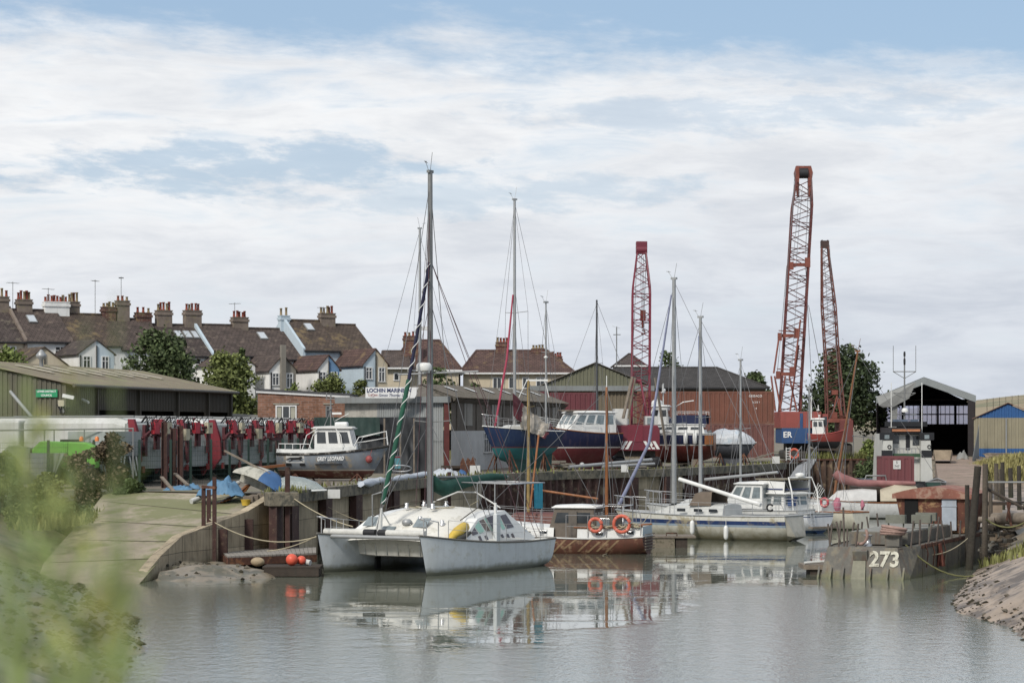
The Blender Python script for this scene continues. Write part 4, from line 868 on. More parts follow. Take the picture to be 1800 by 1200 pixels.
def hull(parent, mh, md, L, B, fb, fm, fs, dr, strake=None, name='hull', y0=0, deckz=.04, strip=None, **k):
    rings, sheer, half, xs = hull_fn(L, B, fb, fm, fs, dr, **k); m = MB(); O = Vector((0, y0, 0))
    mir = lambda p: Vector((p.x, -p.y, p.z))
    full = [[mir(p)+O for p in r[::-1]]+[p+O for p in r[1:]] for r in rings]
    m.loft(full, False, smooth=True); m.add(full[0], [tuple(range(len(full[0])))])
    h = m.build(name, mh, parent)
    d = MB(); dv = []
    for r in rings:
        a = r[-1]-Vector((0, 0, deckz)); b = a.copy(); b.y *= .985; dv.append([mir(b)+O, Vector((b.x, y0, b.z+.05)), b+O])
    d.loft(dv, False); d.build('deck', md, parent)
    if strake is not None:
        s = MB(); P = [r[-1]+O for r in rings]; S = [mir(r[-1])+O for r in rings]; s.path(P, .035, 5).path(S, .035, 5).tube(P[0], S[0], .035, n=5); s.build('gunwale', strake, parent)
    def top(t, side=1, dz=0, inn=0.): r = rings[0]; return Vector((xs(t, 1), y0+side*(half(t)-inn), sheer(t)+dz))
    return h, top
def rails(parent, top, ts, h=.6, inn=.06, sides=(1, -1), mid=True, m_=None, name='guard_rail', r=.014, wires=True):
    for sd_ in sides:
        m = MB(); tp = []
        for t in ts: p = top(t, sd_, 0, inn); q = p+Vector((0, 0, h)); m.tube(p, q, r, n=5); tp.append(q)
        for a, b in zip(tp, tp[1:]):
            m.tube(a, b, r*(.55 if wires else 1), n=4, cap=False)
            if mid: m.tube(a-Vector((0, 0, h*.48)), b-Vector((0, 0, h*.48)), r*.5, n=4, cap=False)
        m.build(name, m_ or steel, parent)
def pulpit(parent, top, t0=.86, h=.65, r=.02):
    m = MB(); P = [top(t0, 1, h), top((1+t0)/2, 1, h), top(.995, 1, h)+Vector((.1, 0, .03)), top(.995, -1, h)+Vector((.1, 0, .03)), top((1+t0)/2, -1, h), top(t0, -1, h)]; m.path(P, r, 5)
    for t in (t0, (1+t0)/2, .985): 
        for s in (1, -1): m.tube(top(t, s), top(t, s, h), r, n=5)
    m.build('pulpit', steel, parent)
def mast(parent, x, z0, z1, r=.085, mt=None, y=0, sp=((.55, .9),), fore=None, aft=None, chain=1.3, head=True, wr=.012, spr=.02, name='mast', lean=0, cz=None):
    mt = mt or alumd; m = MB(); dx = lean; P = lambda f: Vector((x+dx*f, y, z0+(z1-z0)*f)); m.tube(P(0), P(1), r, r*.72, 10)
    if head: m.box(P(1)+Vector((0, 0, .03)), (.3, .12, .1)); m.tube(P(1), P(1)+Vector((-.15, 0, .75)), .012, n=4); m.tube(P(1)+Vector((.1, 0, .05)), P(1)+Vector((.3, 0, .35)), .01, n=4); m.ball(P(1)+Vector((.3, 0, .36)), .035, 6, 4); m.tube(P(1)+Vector((.18, 0, .33)), P(1)+Vector((.42, 0, .38)), .012, n=4)
    o = m.build(name, mt, parent)
    for f, hw in sp:
        s = MB(); s.tube(P(f), P(f)+Vector((-.15, hw, .06)), spr, n=5).tube(P(f), P(f)+Vector((-.15, -hw, .06)), spr, n=5); s.build('spreader', mt, o)
    wv = MB(); cz_ = z0 if cz is None else cz
    for sgn in (1, -1):
        last = P(.97)
        for f, hw in sorted(sp, key=lambda q: -q[0]): q = P(f)+Vector((-.15, sgn*hw, .06)); wv.tube(last, q, wr, n=4, cap=False); last = q
        wv.tube(last, Vector((x-.1, y+sgn*chain, cz_)), wr, n=4, cap=False); wv.tube(P(sp[-1][0] if sp else .6), Vector((x+.35, y+sgn*chain*.95, cz_)), wr, n=4, cap=False); wv.tube(P(.62), Vector((x-.5, y+sgn*chain*.95, cz_)), wr, n=4, cap=False)
    if fore: wv.tube(P(.97), fore, wr, n=4, cap=False)
    if aft: wv.tube(P(.99), aft, wr, n=4, cap=False)
    wv.build('rigging', wire, parent); return P
def boom(parent, a, b, r=.06, mt=None, name='boom'): MB().tube(a, b, r, n=8).build(name, mt or alum, parent)
def cabin(parent, x0, x1, w0, w1, z0, z1, m_, slope=.25, fs=.5, name='cabin', tum=.12, crown=.08):
    """low cabin trunk: x0 aft, x1 fore"""
    rings = []
    for x, w, zz in ((x0, w0, z1), (x0+.01, w0, z1), ((x0+x1)/2, (w0+w1)/2, z1), (x1-fs, w1, z1-.02), (x1, w1*.92, z0+.02)):
        t = tum; rings.append([Vector((x, -w/2, z0)), Vector((x, -w/2+t, zz)), Vector((x, -w/4, zz+crown*.75)), Vector((x, 0, zz+crown)), Vector((x, w/4, zz+crown*.75)), Vector((x, w/2-t, zz)), Vector((x, w/2, z0))])
    m = MB(); m.loft(rings, False); m.add(rings[0], [tuple(range(7))[::-1]]); return m.build(name, m_, parent)
def ports(parent, pts, w=.38, h=.12, side=1, nm='porthole', m_=None, off=.015, n_=None):
    for p in pts:
        m = MB(); m.box(Vector(p)+Vector((0, side*off, 0)), (w, .03, h)); m.build(nm, m_ or glass, parent, bevel=min(w, h)*.3)
def wheelhouse(parent, x0, x1, w, z0, z1, m_, rake_f=.35, rake_a=0., roofm=None, side_n=3, front_n=3, name='wheelhouse', over=.12, gl=None, zwin=(.45, .88), door=None, tum=.06):
    """box with real window openings shown as glass panels set in frames; every window a child"""
    wh = MB(); H_ = z1-z0
    P = lambda x, y, z: Vector((x, y, z)); f = lambda z: (z-z0)/H_
    def pt(u, s, v):   # u: 0 aft..1 fore, s: -1..1 across, v: 0..1 up
        xa = x0+rake_a*v; xf = x1-rake_f*v; return Vector((xa+(xf-xa)*u, s*(w/2-tum*v), z0+H_*v))
    c = [pt(u, s, v) for v in (0, 1) for u, s in ((0, -1), (1, -1), (1, 1), (0, 1))]
    wh.add(c, [(3,2,1,0), (4,5,6,7), (0,1,5,4), (1,2,6,5), (2,3,7,6), (3,0,4,7)]); o = wh.build(name, m_, parent)
    g = gl or glass
    def win(a, b, c_, d):
        cc = (a+b+c_+d)/4; nrm = (b-a).cross(d-a).normalized()
        q = [cc+(p-cc)*.9+nrm*.012 for p in (a, b, c_, d)]; MB().quad(*q).build('window', g, o)
    for s in (-1, 1):
        for k in range(side_n):
            a, b = (k+.08)/side_n*.94+.03, (k+.92)/side_n*.94+.03; q = [pt(a, s, zwin[0]), pt(b, s, zwin[0]), pt(b, s, zwin[1]), pt(a, s, zwin[1])]
            win(*(q if s < 0 else (q[1], q[0], q[3], q[2])))
    for k in range(front_n):
        a, b = -1+2*(k+.07)/front_n, -1+2*(k+.93)/front_n; a *= .92; b *= .92
        win(pt(1, a, zwin[0]), pt(1, b, zwin[0]), pt(1, b, zwin[1]), pt(1, a, zwin[1]))
        if door is None or k not in door: win(pt(0, b, zwin[0]), pt(0, a, zwin[0]), pt(0, a, zwin[1]), pt(0, b, zwin[1]))
    if door is not None:
        for k in door:
            a, b = -1+2*(k+.1)/front_n, -1+2*(k+.9)/front_n; q = [pt(0, b, .04), pt(0, a, .04), pt(0, a, .95), pt(0, b, .95)]; q = [p+Vector((-.02, 0, 0)) for p in q]; MB().quad(*q).build('door', varn, o)
    r = MB(); a0 = pt(0, -1, 1); a1 = pt(1, 1, 1); rings = []
    for x, zz in ((a0.x-over, 0), (a0.x-over*.5, .05), ((a0.x+a1.x)/2, .08), (a1.x+over*.6, .05), (a1.x+over, 0)):
        rings.append([Vector((x, s*(w/2-tum+over*.6), z1+(.0 if abs(s) == 1 else zz)+e)) for e in (0.002,) for s in (-1, -.5, 0, .5, 1)]+[Vector((x, s*(w/2-tum+over*.6), z1+.06+(0 if abs(s) == 1 else zz*1.2))) for s in (1, .5, 0, -.5, -1)])
    r.loft(rings, True, True, True); r.build('roof', roofm or m_, o); return o
def fender(x, y, z, lab, L=.6, r=.11, m_=None, group='fenders hung on the boats'):
    m = MB(); m.lathe((x, y, z), [(.03, 0), (r*.8, .05), (r, .14), (r, L-.14), (r*.8, L-.05), (.03, L)], 10).tube((x, y, z+L), (x, y, z+L+.35), .012, n=4); return tag(m.build('fender', m_ or gelclean), lab, 'fender', group)
def lifebuoy(c, ax, lab, Rr=.26, r=.07, m_=None):
    t = thing('lifebuoy', lab, 'lifebuoy', c, 0, None); MB().torus((0, 0, 0), Rr, r, ax, 24, 8).build('ring', m_ or mat('lifebuoy_orange', hx('e0644a', .85), .6, .15, 5), t)
    ax = Vector(ax).normalized(); Qm = ax.to_track_quat('Z', 'X').to_matrix()
    for k in range(4):
        a = R(45+90*k); p = Qm@Vector((math.cos(a)*Rr, math.sin(a)*Rr, 0)); tg = Qm@Vector((-math.sin(a), math.cos(a), 0)); MB().tube(p-tg*.03, p+tg*.03, r*1.06, n=8).build('band', mat('faded_band', hx('dd8a78', .85), .7), t)
    return t
def loc(o, v): return rootmat(o) @ Vector(v)
# ---------------------------------------------------------------- the big white catamaran
ct = thing('catamaran', 'large white catamaran with green-bagged boom moored in the foreground', 'catamaran', (-2.95, 88.7, 0), math.atan2(-.866, -.5))
hw = mat('catamaran_white', hx('b9c0c6', .86), .4, .06, .5, .2, (.22, .24, .22), bands=[(-5, hx('b9c0c6', .86))]); hw = mat('catamaran_hull', hx('1e3a33', .6), .4, .1, 1.2, .28, (.26, .26, .23), bands=[(.1, hx('cdd2d4', .86))], patch=((.42, .42, .38), .18, 1.3), mud=(.22, .22, (.16, .16, .12)))
catd = mat('catamaran_deck', hx('dddad0', .86), .65, .12, 1.6, .25, (.38, .36, .31), patch=((.45, .43, .37), .3, 1.6)); mint = mat('mint_panel', hx('9fd3c2', .8), .5, .1, 3); brown_gl = mat('smoked_glass', hx('6d5a55', .6), .12, .2, 2, spec=.7)
cat_tops = []
for sgn in (1, -1):
    h, tp_ = hull(ct, hw, catd, 8.5, 1.35, 1.42, 1.05, 1.0, .35, strake=mat('toe_rail', hx('75716a', .7), .6), tw=.74, rake=.055, full=.42, sec=6, fine=.62, srake=.045, y0=sgn*2.15, n=26, flare=.06); cat_tops.append(tp_)
top = cat_tops[0]
m = MB(); rings = []
for x, zb_, zt_ in ((2.35, 1.0, 1.12), (2.25, .62, 1.2), (1.2, .55, 1.2), (-2.8, .6, 1.15), (-3.3, .85, 1.1)): rings.append([Vector((x, y, zb_-(.0 if abs(y) > 1.4 else 0.05))) for y in (-1.75, -.9, 0, .9, 1.75)]+[Vector((x, y, zt_)) for y in (1.75, .9, 0, -.9, -1.75)])
m.loft(rings, True, True); m.build('bridge_deck', catd, ct)
for k in range(7): y = -1.4+.47*k; MB().path([(2.36, y, 1.0), (2.28, y, .62), (1.6, y, .52), (.4, y, .5)], .03, 4).build('bridge_deck_rib', gelclean, ct)
m = MB(); rings = []                                                    # domed coach roof across both hulls
for x, zt_, wd in ((2.9, 1.18, 2.2), (2.3, 1.62, 2.35), (1.4, 2.02, 2.5), (.4, 2.24, 2.6), (-.8, 2.28, 2.62), (-1.9, 2.2, 2.6), (-2.5, 2.05, 2.55)):
    ring = []
    for k in range(13):
        s = -1+k/6; y = s*wd; ring.append(Vector((x, y, 1.05+(zt_-1.05)*(1-abs(s)**3.2))))
    rings.append(ring)
m.loft(rings, False, smooth=True); m.add(rings[-1], [tuple(range(13))]); m.build('coach_roof', catd, ct)
# side saloon with mint panels and smoked windows on the near hull
for sgn in (1, -1):
    y = sgn*2.56; z0 = 1.02; prof = [(1.9, z0), (1.45, z0+.42), (.55, z0+.88), (-.55, z0+1.05), (-1.5, z0+1.12), (-3.2, z0+.08), (-3.2, z0)]
    m = MB(); P = [Vector((x, y-sgn*(z-z0)*.30, z)) for x, z in prof]; I = [Vector((x, sgn*1.4, z)) for x, z in prof]; n_ = len(P); fs = [tuple(range(n_)) if sgn > 0 else tuple(range(n_))[::-1]]+[(i, (i+1)%n_, n_+(i+1)%n_, n_+i) for i in range(n_)]; m.add(P+I, fs); so_ = m.build('saloon_side', gelclean, ct)
    def sidep(pts, mm, nm, off): 
        MB().add([Vector((x, y-sgn*(z-z0)*.30+sgn*off, z)) for x, z in (pts if sgn > 0 else pts[::-1])], [tuple(range(len(pts)))]).build(nm, mm, so_)
    sidep([(1.25, z0+.4), (.95, z0+.58), (.78, z0+.36), (1.2, z0+.3)], brown_gl, 'window', .012)
    sidep([(.9, z0+.6), (.55, z0+.8), (.3, z0+.4), (.7, z0+.36)], mint, 'panel', .010)
    sidep([(.5, z0+.8), (.18, z0+.86), (-.1, z0+.42), (.22, z0+.42)], brown_gl, 'window', .012)
    sidep([(.1, z0+.86), (-.02, z0+.9), (-.28, z0+.42), (-.16, z0+.42)], mint, 'panel', .010)
    sidep([(-.08, z0+.9), (-.55, z0+.96), (-.75, z0+.44), (-.34, z0+.42)], brown_gl, 'window', .012)
    sidep([(-.85, z0+.9), (-1.0, z0+.92), (-1.2, z0+.46), (-.95, z0+.44)], mint, 'panel', .010)
    sidep([(-1.05, z0+.94), (-1.5, z0+.98), (-1.85, z0+.5), (-1.28, z0+.46)], brown_gl, 'window', .012)
    for x in (.75, .3, -.85, -1.25, -1.6): sidep([(x+.11, z0+.26), (x-.07, z0+.28), (x-.13, z0+.1), (x+.05, z0+.08)], brown_gl, 'small_window', .012)
m = MB().bx(-.48, -.18, 2.5, 2.66, 1.05, 2.05); m.build('leeboard', hw, ct, bevel=.03)
MB().tube((-.33, 2.52, 2.05), (-.33, 2.52, 2.45), .05, n=8).build('post', gelclean, ct)
for x, y, a in ((2.55, -.3, 0), (2.1, .9, .0), (2.0, -1.3, 0)):
    m = MB().box((x, y, 1.50+(.28 if x < 2.2 else -.02)), (.5, .55, .02), rot=Matrix.Rotation(R(38), 3, 'Y')); m.build('hatch', glassl, ct)
cr = MB(); cr.tube((3.7, -2.2, 1.3), (3.7, 2.2, 1.3), .07, n=8); cr.build('crossbeam', alum, ct)
MB().tube((3.55, -2.3, 1.45), (3.55, -.6, 1.45), .12, n=10).tube((3.55, .35, 1.45), (3.55, 1.95, 1.45), .12, n=10).build('furled_net', mat('white_cloth', hx('d0cfc8', .8), .9, .15, 4, bump=.5, bscale=9), ct)
MB().tube((3.55, -.6, 1.45), (3.55, -.12, 1.45), .125, n=10).tube((3.55, .02, 1.45), (3.55, .35, 1.45), .125, n=10).build('black_band', black, ct)
m = MB()
for k in range(11): y = -1.4+.28*k; m.tube((3.65, y, 1.27), (2.4, y, 1.18), .012, n=4)
for k in range(6): m.tube((3.6-.22*k, -1.45, 1.26), (3.6-.22*k, 1.45, 1.26), .012, n=4)
m.build('netting', rope, ct)
cm_x = .1
P = mast(ct, cm_x, 2.15, Z(300, 88), .125, alumd, sp=((.26, .75),), fore=Vector((3.7, 0, 1.35)), aft=None, chain=2.6, cz=1.3, wr=.014)
# three aft shrouds reaching the near hull's quarter, radar on the mast, halyards
m = MB()
for f, e in ((.745, (-3.4, 2.5, 1.1)), (.745, (-2.6, 2.5, 1.1)), (.74, (-4.1, 2.3, 1.1)), (.74, (-3.8, -2.4, 1.1)), (.97, (.95, .3, 2.3)), (.97, (.6, -.3, 2.3)), (.6, (.8, .5, 2.2))): m.tube(P(f), e, .012, n=4, cap=False)
m.build('backstay', mat('dark_red_line', hx('6b4a50', .7), .8), ct)
m = MB(); m.lathe((cm_x+.42, 0, Z(651, 88)), [(.26, 0), (.28, .06), (.28, .2), (.22, .28), (.02, .3)], 14); m.bx(cm_x, cm_x+.5, -.05, .05, Z(651, 88)-.08, Z(651, 88)); m.build('radar', gelclean, ct)
MB().tube((cm_x, -1.4, Z(651, 88)-.12), (cm_x, 2.05, Z(648, 88)-.1), .03, n=6).build('spreader', alum, ct)
# forestay with a green and white striped furled sail, lying well forward
fs_m = mat('furled_green', hx('1d5a44', .7), .8, .2, 3); fs_b = mat('furled_navy', hx('26284a', .6), .8, .2, 3)
b0 = Vector((3.62, 0.0, 1.6)); b1 = P(.745)
b0 = rootmat(ct).inverted() @ W(672, 885, 86.3)
pt_ = [b0.lerp(b1, i/24)-Vector((0, 0, .4*math.sin(math.pi*i/24))) for i in range(25)]
MB().path(pt_[:14], .085, 8).build('furled_sail', fs_m, ct); MB().path(pt_[13:], .06, 8).build('furled_sail', fs_b, ct)
MB(True).tube(W(668, 930, 86.6), W(670, 893, 86.5), .09, .05, n=7).tube(W(660, 932, 86.8), W(669, 900, 86.5), .03, n=5).tube(W(690, 930, 87.4), W(671, 897, 86.5), .025, n=5).build('forestay_post', gelclean, ct)
hel = []
for i in range(241):
    f = i/240*.98; k = f*24; j = min(23, int(k)); p = pt_[j].lerp(pt_[j+1], k-j); a = i*.62/1.8; hel.append(p+Vector((math.cos(a)*.088, math.sin(a)*.088, 0)))
MB().path(hel, .018, 4).build('sail_lashing', gelclean, ct)
bm = MB(); bag = mat('green_sailbag', hx('1f5547', .72), .75, .25, 3, bump=.6, bscale=4)
a = Vector((cm_x-.15, 0, 3.35)); b = Vector((cm_x-5.0, .25, 3.28)); pts = [a, a+Vector((-.25, .02, -.3)), a+Vector((-.7, .04, -.42)), a.lerp(b, .35)-Vector((0, 0, .25)), a.lerp(b, .55)-Vector((0, 0, .13)), a.lerp(b, .8), b]
bm.path(pts, [.12, .26, .3, .25, .19, .15, .12], 10); bm.build('sail_bag', bag, ct); MB().tube(a+Vector((0, 0, .0)), b-Vector((.25, 0, 0)), .05, n=8).build('boom', alumd, ct)
# rails, gantry frames, winches and aft arch
for tp_, sd_ in ((cat_tops[0], 1), (cat_tops[1], -1)):
    rails(ct, tp_, [.12, .26, .42, .58, .72, .84], .65, .05, sides=(sd_,))
    m = MB(); q = [tp_(.90, 1, 0, .05), tp_(.90, 1, .55, .05), tp_(.985, 1, .6, 0), tp_(.985, -1, .6, 0), tp_(.90, -1, .55, .05), tp_(.90, -1, 0, .05)]; m.path(q, .022, 5); m.tube(tp_(.985, 1, 0), tp_(.985, 1, .6), .02, n=5); m.build('pulpit', steel, ct)
MB().path([(2.2, -1.15, 1.6), (2.2, -1.15, 2.75), (2.2, -.75, 2.85)], .03, 6).build('frame_post', alum, ct)
m = MB()
for x in (-2.6, -3.9):
    for y in (.4, 2.45): m.tube((x, y, 1.1), (x, y, 3.1), .022, n=5)
m.path([(-1.6, 2.45, 3.1), (-4.1, 2.45, 3.1), (-4.1, .3, 3.14), (-1.6, .3, 3.14), (-1.6, 2.45, 3.1)], .024, 5); m.tube((-2.8, .3, 3.14), (-2.8, 2.45, 3.1), .022, n=5); m.build('bimini_frame', steel, ct)
for x, y, z in ((1.9, .7, 1.85), (1.7, 1.5, 1.72), (-.2, .5, 2.33), (-1.9, 1.6, 2.1), (.9, .6, 2.28), (.75, -.6, 2.28), (-1.4, -1.2, 2.3)): MB().lathe((x, y, z-.05), [(.1, 0), (.1, .05), (.06, .08), (.08, .18), (.05, .2)], 10).build('winch', steel, ct)
for pts in ([(1.6, -1.6, 1.9), (.8, -1.3, 2.24), (0, -1.2, 2.32)], [(1.1, 1.9, 1.85), (.2, 1.8, 2.1), (-.6, 1.6, 2.24), (-1.6, 1.5, 2.2)], [(.2, -.8, 2.45), (.0, .2, 2.5), (.2, .9, 2.42)]): MB().path(pts, .02, 5).build('grab_rail', woodd, ct)
m = MB(); rnd = random.Random(4)
for k in range(26): a = rnd.random()*6.28; m.tube((cm_x+.3*math.cos(a), .35*math.sin(a), 2.22), (cm_x+.9*math.cos(a+.4), .9*math.sin(a+.4), 2.27), .016, n=4)
m.torus((-3.6, 1.9, 1.25), .18, .04, (0, 0, 1)); m.build('coiled_rope', rope, ct)
MB().lathe((2.15, .3, 1.66), [(.08, 0), (.18, .06), (.19, .16), (.1, .24)], 12).build('anchor_winch', alum, ct)
m = MB(); m.path([(-2.1, -1.7, 2.2), (-2.5, -.4, 2.75), (-2.5, .4, 2.75), (-2.1, 1.7, 2.2)], .03, 6); m.build('cockpit_arch', white, ct)
MB().bx(2.0, 2.38, -3.0+.72, -3.0+.78, .0, .1).build('fitting', black, ct)
MB().box((1.35, -1.46, .35), (.3, .06, .62)).build('step_fender', black, ct)
kb = thing('inflatable_kayak', 'rolled yellow inflatable boat lying on the catamaran side deck', 'inflatable boat', loc(ct, (1.75, 2.2, 1.2)), ct.rotation_euler[2]+.1)
ylw = mat('yellow_pvc', hx('d9b43a', .8), .5, .15, 4, bump=.3); MB().path([(-.9, -.05, .5), (-.5, 0, .42), (.1, .05, .25), (.6, .05, .12), (.8, .05, .02)], [.05, .19, .22, .14, .05], 8).build('tube', ylw, kb); MB().path([(-.5, .2, .22), (0, .2, .1), (.5, .2, .03)], [.1, .14, .08], 7).build('tube', mat('grey_pvc', hx('55544e', .7), .7), kb)
cl = MB(); sheet(cl, (loc(ct, (-3.6, 2.45, 0)).x-.15, loc(ct, (-3.6, 2.45, 0)).y), (loc(ct, (-3.6, 2.45, 0)).x+.18, loc(ct, (-3.6, 2.45, 0)).y), 2.15, 3.1, .1, 6, 2, 8, 10); tag(cl.build('towel', mat('teal_cloth', hx('1c6f8a', .8), .9, .2, 6)), 'teal cloth hanging from the catamaran aft frame', 'cloth')

# ---------------------------------------------------------------- brown motor-sailer
def wl(x, y): return WG(x, y, 0)
b = wl(905, 962); s = wl(1138, 971)
mid_ = (wl(1145, 974)+wl(925, 960))/2
an = math.atan2(-(.25), -1.0)
ms = thing('motor_sailer', 'brown wooden motor-sailer with white cabin band, grey wheelhouse and two orange lifebuoys', 'boat', (X(984, 100.5), 100.5, 0), math.atan2(.28, -1))
brh = mat('brown_planked_hull', hx('6e4030', .78), .6, .25, 1.6, .55, (.05, .035, .025), patch=((.3, .2, .12), .28, 1.8), bump=.3); MSL = 7.6
h, top = hull(ms, brh, mat('brown_deck', hx('6d5140', .7), .8, .3, 3), MSL, 2.7, 1.05, .66, .72, .6, strake=white, tw=.72, rake=.1, full=.45, sec=2.6, srake=-.01)
for side in (1, -1):
    m = MB(); P_ = [top(t, side, .42, .12) for t in (.0, .12, .25, .36)]; Q_ = [top(t, side, .02, .04) for t in (.0, .12, .25, .36)]; m.loft([Q_, P_], False); o = m.build('bulwark_panel', gelclean, ms)
    m = MB(); P_ = [top(t, side, .38, .38) for t in (.5, .65, .8, .88)]; Q_ = [top(t, side, .02, .3) for t in (.5, .65, .8, .88)]; m.loft([Q_, P_], False); m.loft([P_, [Vector((p.x, 0, p.z+.1)) for p in P_]], False); m.build('cabin_trunk', gelclean, ms)
    ports(ms, [top(t, side, .2, .085) for t in (.07, .24)], .3, .13, side, off=.02); ports(ms, [top(t, side, .2, .33) for t in (.56, .68, .8)], .3, .12, side, off=.02)
    m = MB().path([top(t, side, .45, .1) for t in (0, .1, .2, .3, .38)], .04, 5); m.build('cap_rail', varn, ms)
MB().quad(top(0, 1, .42, .1), top(0, -1, .42, .1), top(0, -1, 0, .02), top(0, 1, 0, .02)).build('transom_panel', mat('pale_blue_panel', hx('b4c4cb', .8), .6, .1), ms)
m = MB()
for k in range(6): m.box((-MSL/2-.03, 0, .2+.12*k), (.05, 1.7, .035))
m.build('transom_slats', wood, ms)
bare = mat('bare_planks', hx('a0805c', .8), .8, .3, 4, .4, (.1, .06, .04))
rg_, sh_m, hf_m, xs_m = hull_fn(MSL, 2.7, 1.05, .66, .72, .6, tw=.72, rake=.1, full=.45, sec=2.6, srake=-.01)
def msp(t, z):
    s = sh_m(t); d_ = .6*(1-.85*abs(2*t-1)**3); w_ = (z+d_)/(s+d_); return Vector((xs_m(t, w_), hf_m(t)*(1-(1-w_**(1/1.15))**2.6)+.012, z))
for k, (t0, za, zb__) in enumerate(((.14, .58, .08), (.19, .6, .1), (.24, .52, .06), (.29, .6, .1), (.37, .6, .2), (.43, .58, .06), (.48, .5, .1), (.56, .55, .12))):
    P_ = [[msp(t0+.012*j-e, za+(zb__-za)*j/6) for j in range(7)] for e in (.0, .014)]; MB().loft(P_, False).build('bare_plank', bare, ms)
gw = mat('grey_wood', hx('776c60', .75), .85, .2, 3, .4, (.1, .09, .08)); 
wo = wheelhouse(ms, -1.65, .35, 1.75, .6, 1.85, gw, .35, 0, gelclean, 2, 3, gl=glass, zwin=(.5, .88)); MB().bx(-.95, -.6, .86, .89, .7, 1.75).build('door', mat('door_grey', hx('6f675e', .8), .8, .2), wo)
MB().bx(-2.5, -1.66, -.8, .8, .7, 1.55).build('aft_cabin', gw, ms); ports(ms, [(-2.05, .8, 1.3)], .55, .32, 1, 'window', glassl)
mp = mat('varnished_spar', hx('a4602f', .75), .5, .25, 4, .3, (.3, .25, .2))
Pm = mast(ms, -2.0, 1.5, Z(680, 100), .07, mp, sp=(), fore=top(.98, 1, .3), aft=top(0, 1, .5), chain=1.1, head=False, cz=1.2)
MB().tube(Pm(.9), Pm(.9)+Vector((0, 0, 1.0)), .02, n=5).build('vhf_aerial', gelclean, ms)
rails(ms, top, [0.01, .1, .2, .3, .42], .95, .02, m_=steel); rails(ms, top, [.55, .68, .8, .92], .55, .05)
m = MB().path([(-2.9, -.9, .9), (-2.9, -.9, 1.95), (-2.9, .9, 1.95), (-2.9, .9, .9)], .025, 5).tube((-2.9, .9, 1.95), (-1.6, .9, 1.98), .02, n=5).tube((-2.9, -.9, 1.95), (-1.6, -.9, 1.98), .02, n=5); m.build('canopy_frame', steel, ms)
lifebuoy(loc(ms, (-1.87, 1.42, 1.2)), (-.25, -1, 0), 'orange lifebuoy hung amidships on the brown motor-sailer rail'); lifebuoy(loc(ms, (-2.94, 1.3, 1.25)), (-.25, -1, 0), 'orange lifebuoy hung near the stern of the brown motor-sailer', .33)
m = MB(); rnd = random.Random(8)
for k in range(14): t = rnd.uniform(.02, .3); p = top(t, 1, .47, .12); m.torus(p, rnd.uniform(.1, .2), .03, (rnd.gauss(0, .3), rnd.gauss(0, .3), 1), 10, 4)
m.build('coiled_rope', rope, ms)
# the dinghy and second hull between the catamaran and the motor-sailer
yb = thing('wooden_cruiser', 'white and red cruiser with tan mast moored behind the catamaran stern, yellow engine cover aft', 'boat', (X(950, 106), 106, 0), math.atan2(.3, -1))
h, top = hull(yb, mat('cruiser_hull', hx('6d3a2a', .7), .5, .15, 2, .3, DIRT, bands=[(.55, hx('c9c8c4', .82))]), deckm, 6.2, 2.3, 1.2, 1.0, 1.0, .5, strake=varn, tw=.7, sec=2.4); cabin(yb, -1.0, 1.6, 1.5, 1.1, 1.0, 1.4, mat('mahogany', hx('6c3226', .75), .5, .2, 3)); rails(yb, top, [.05, .25, .45, .65, .85], .6)
ports(yb, [top(t, 1, -.2, 0) for t in (.35, .55, .75)], .3, .1, 1, off=.02)
MB().bx(-2.5, -1.7, -.35, .4, 1.05, 1.55).build('engine_cover', mat('cream_yellow', hx('c2a657', .8), .6, .15, 4), yb); MB().bx(-2.55, -1.65, -.4, .45, 1.56, 1.66).build('seat_pad', mat('pale_grey_blue', hx('a9bcc4', .8), .7), yb)
Pm = mast(yb, .55, 1.3, Z(668, 106), .085, mat('tan_spar', hx('a2874e', .75), .55, .25, 4, .3, (.12, .09, .05)), sp=((.8, .45),), fore=top(.99, 1, .05), aft=top(0, 1, .1), chain=1.0, head=False, cz=1.05)
MB().tube((.4, 0, Z(735, 106)-4.0+.9), (-2.6, 0, Z(735, 106)-4.4+.9), .05, n=8).build('boom', mp, yb)
MB().tube(rootmat(yb).inverted()@W(932, 892, 105), rootmat(yb).inverted()@W(947, 764, 105.5), .045, n=7).build('raised_gaff', mp, yb)
pd = thing('davit_flags', 'white twin davit arms and flags on the tan mast head behind the blue yacht', 'mast fitting', loc(yb, (.55, 0, Z(668, 106))), 0)
m = MB(); m.beam((-.08, 0, -.02), (-.42, 0, -.75), .14, .03).beam((.75, .0, -.1), (.9, .0, -.75), .14, .03); m.build('paddle', gelclean, pd); MB().beam((-.1, 0, 0), (.85, 0, 0), .1, .08).build('crossarm', gelclean, pd)

# ---------------------------------------------------------------- white sailing yacht with a navy stripe
st_ = thing('sailing_yacht', 'long white sailing yacht with navy stripe and raked transom, bare boom swung down', 'yacht', (X(1235, 113), 113, 0), math.atan2(.62, -.9), 'yachts moored in the dock')
nvs = mat('striped_hull', hx('3f6f8e', .7), .35, .12, 1.2, .45, (.2, .17, .1), bands=[(.06, hx('c3c0b2', .85)), (.62, hx('8fa3b8', .8)), (.72, hx('253c70', .75)), (.90, hx('cfcdc2', .85))], patch=((.3, .26, .17), .28, .9), mud=(.3, .5, (.17, .15, .09)))
h, top = hull(st_, nvs, gelcoat, 9.6, 2.9, 1.25, 1.12, 1.15, .5, strake=alum, tw=.62, rake=.1, srake=-.0, full=.45, sec=2.4)
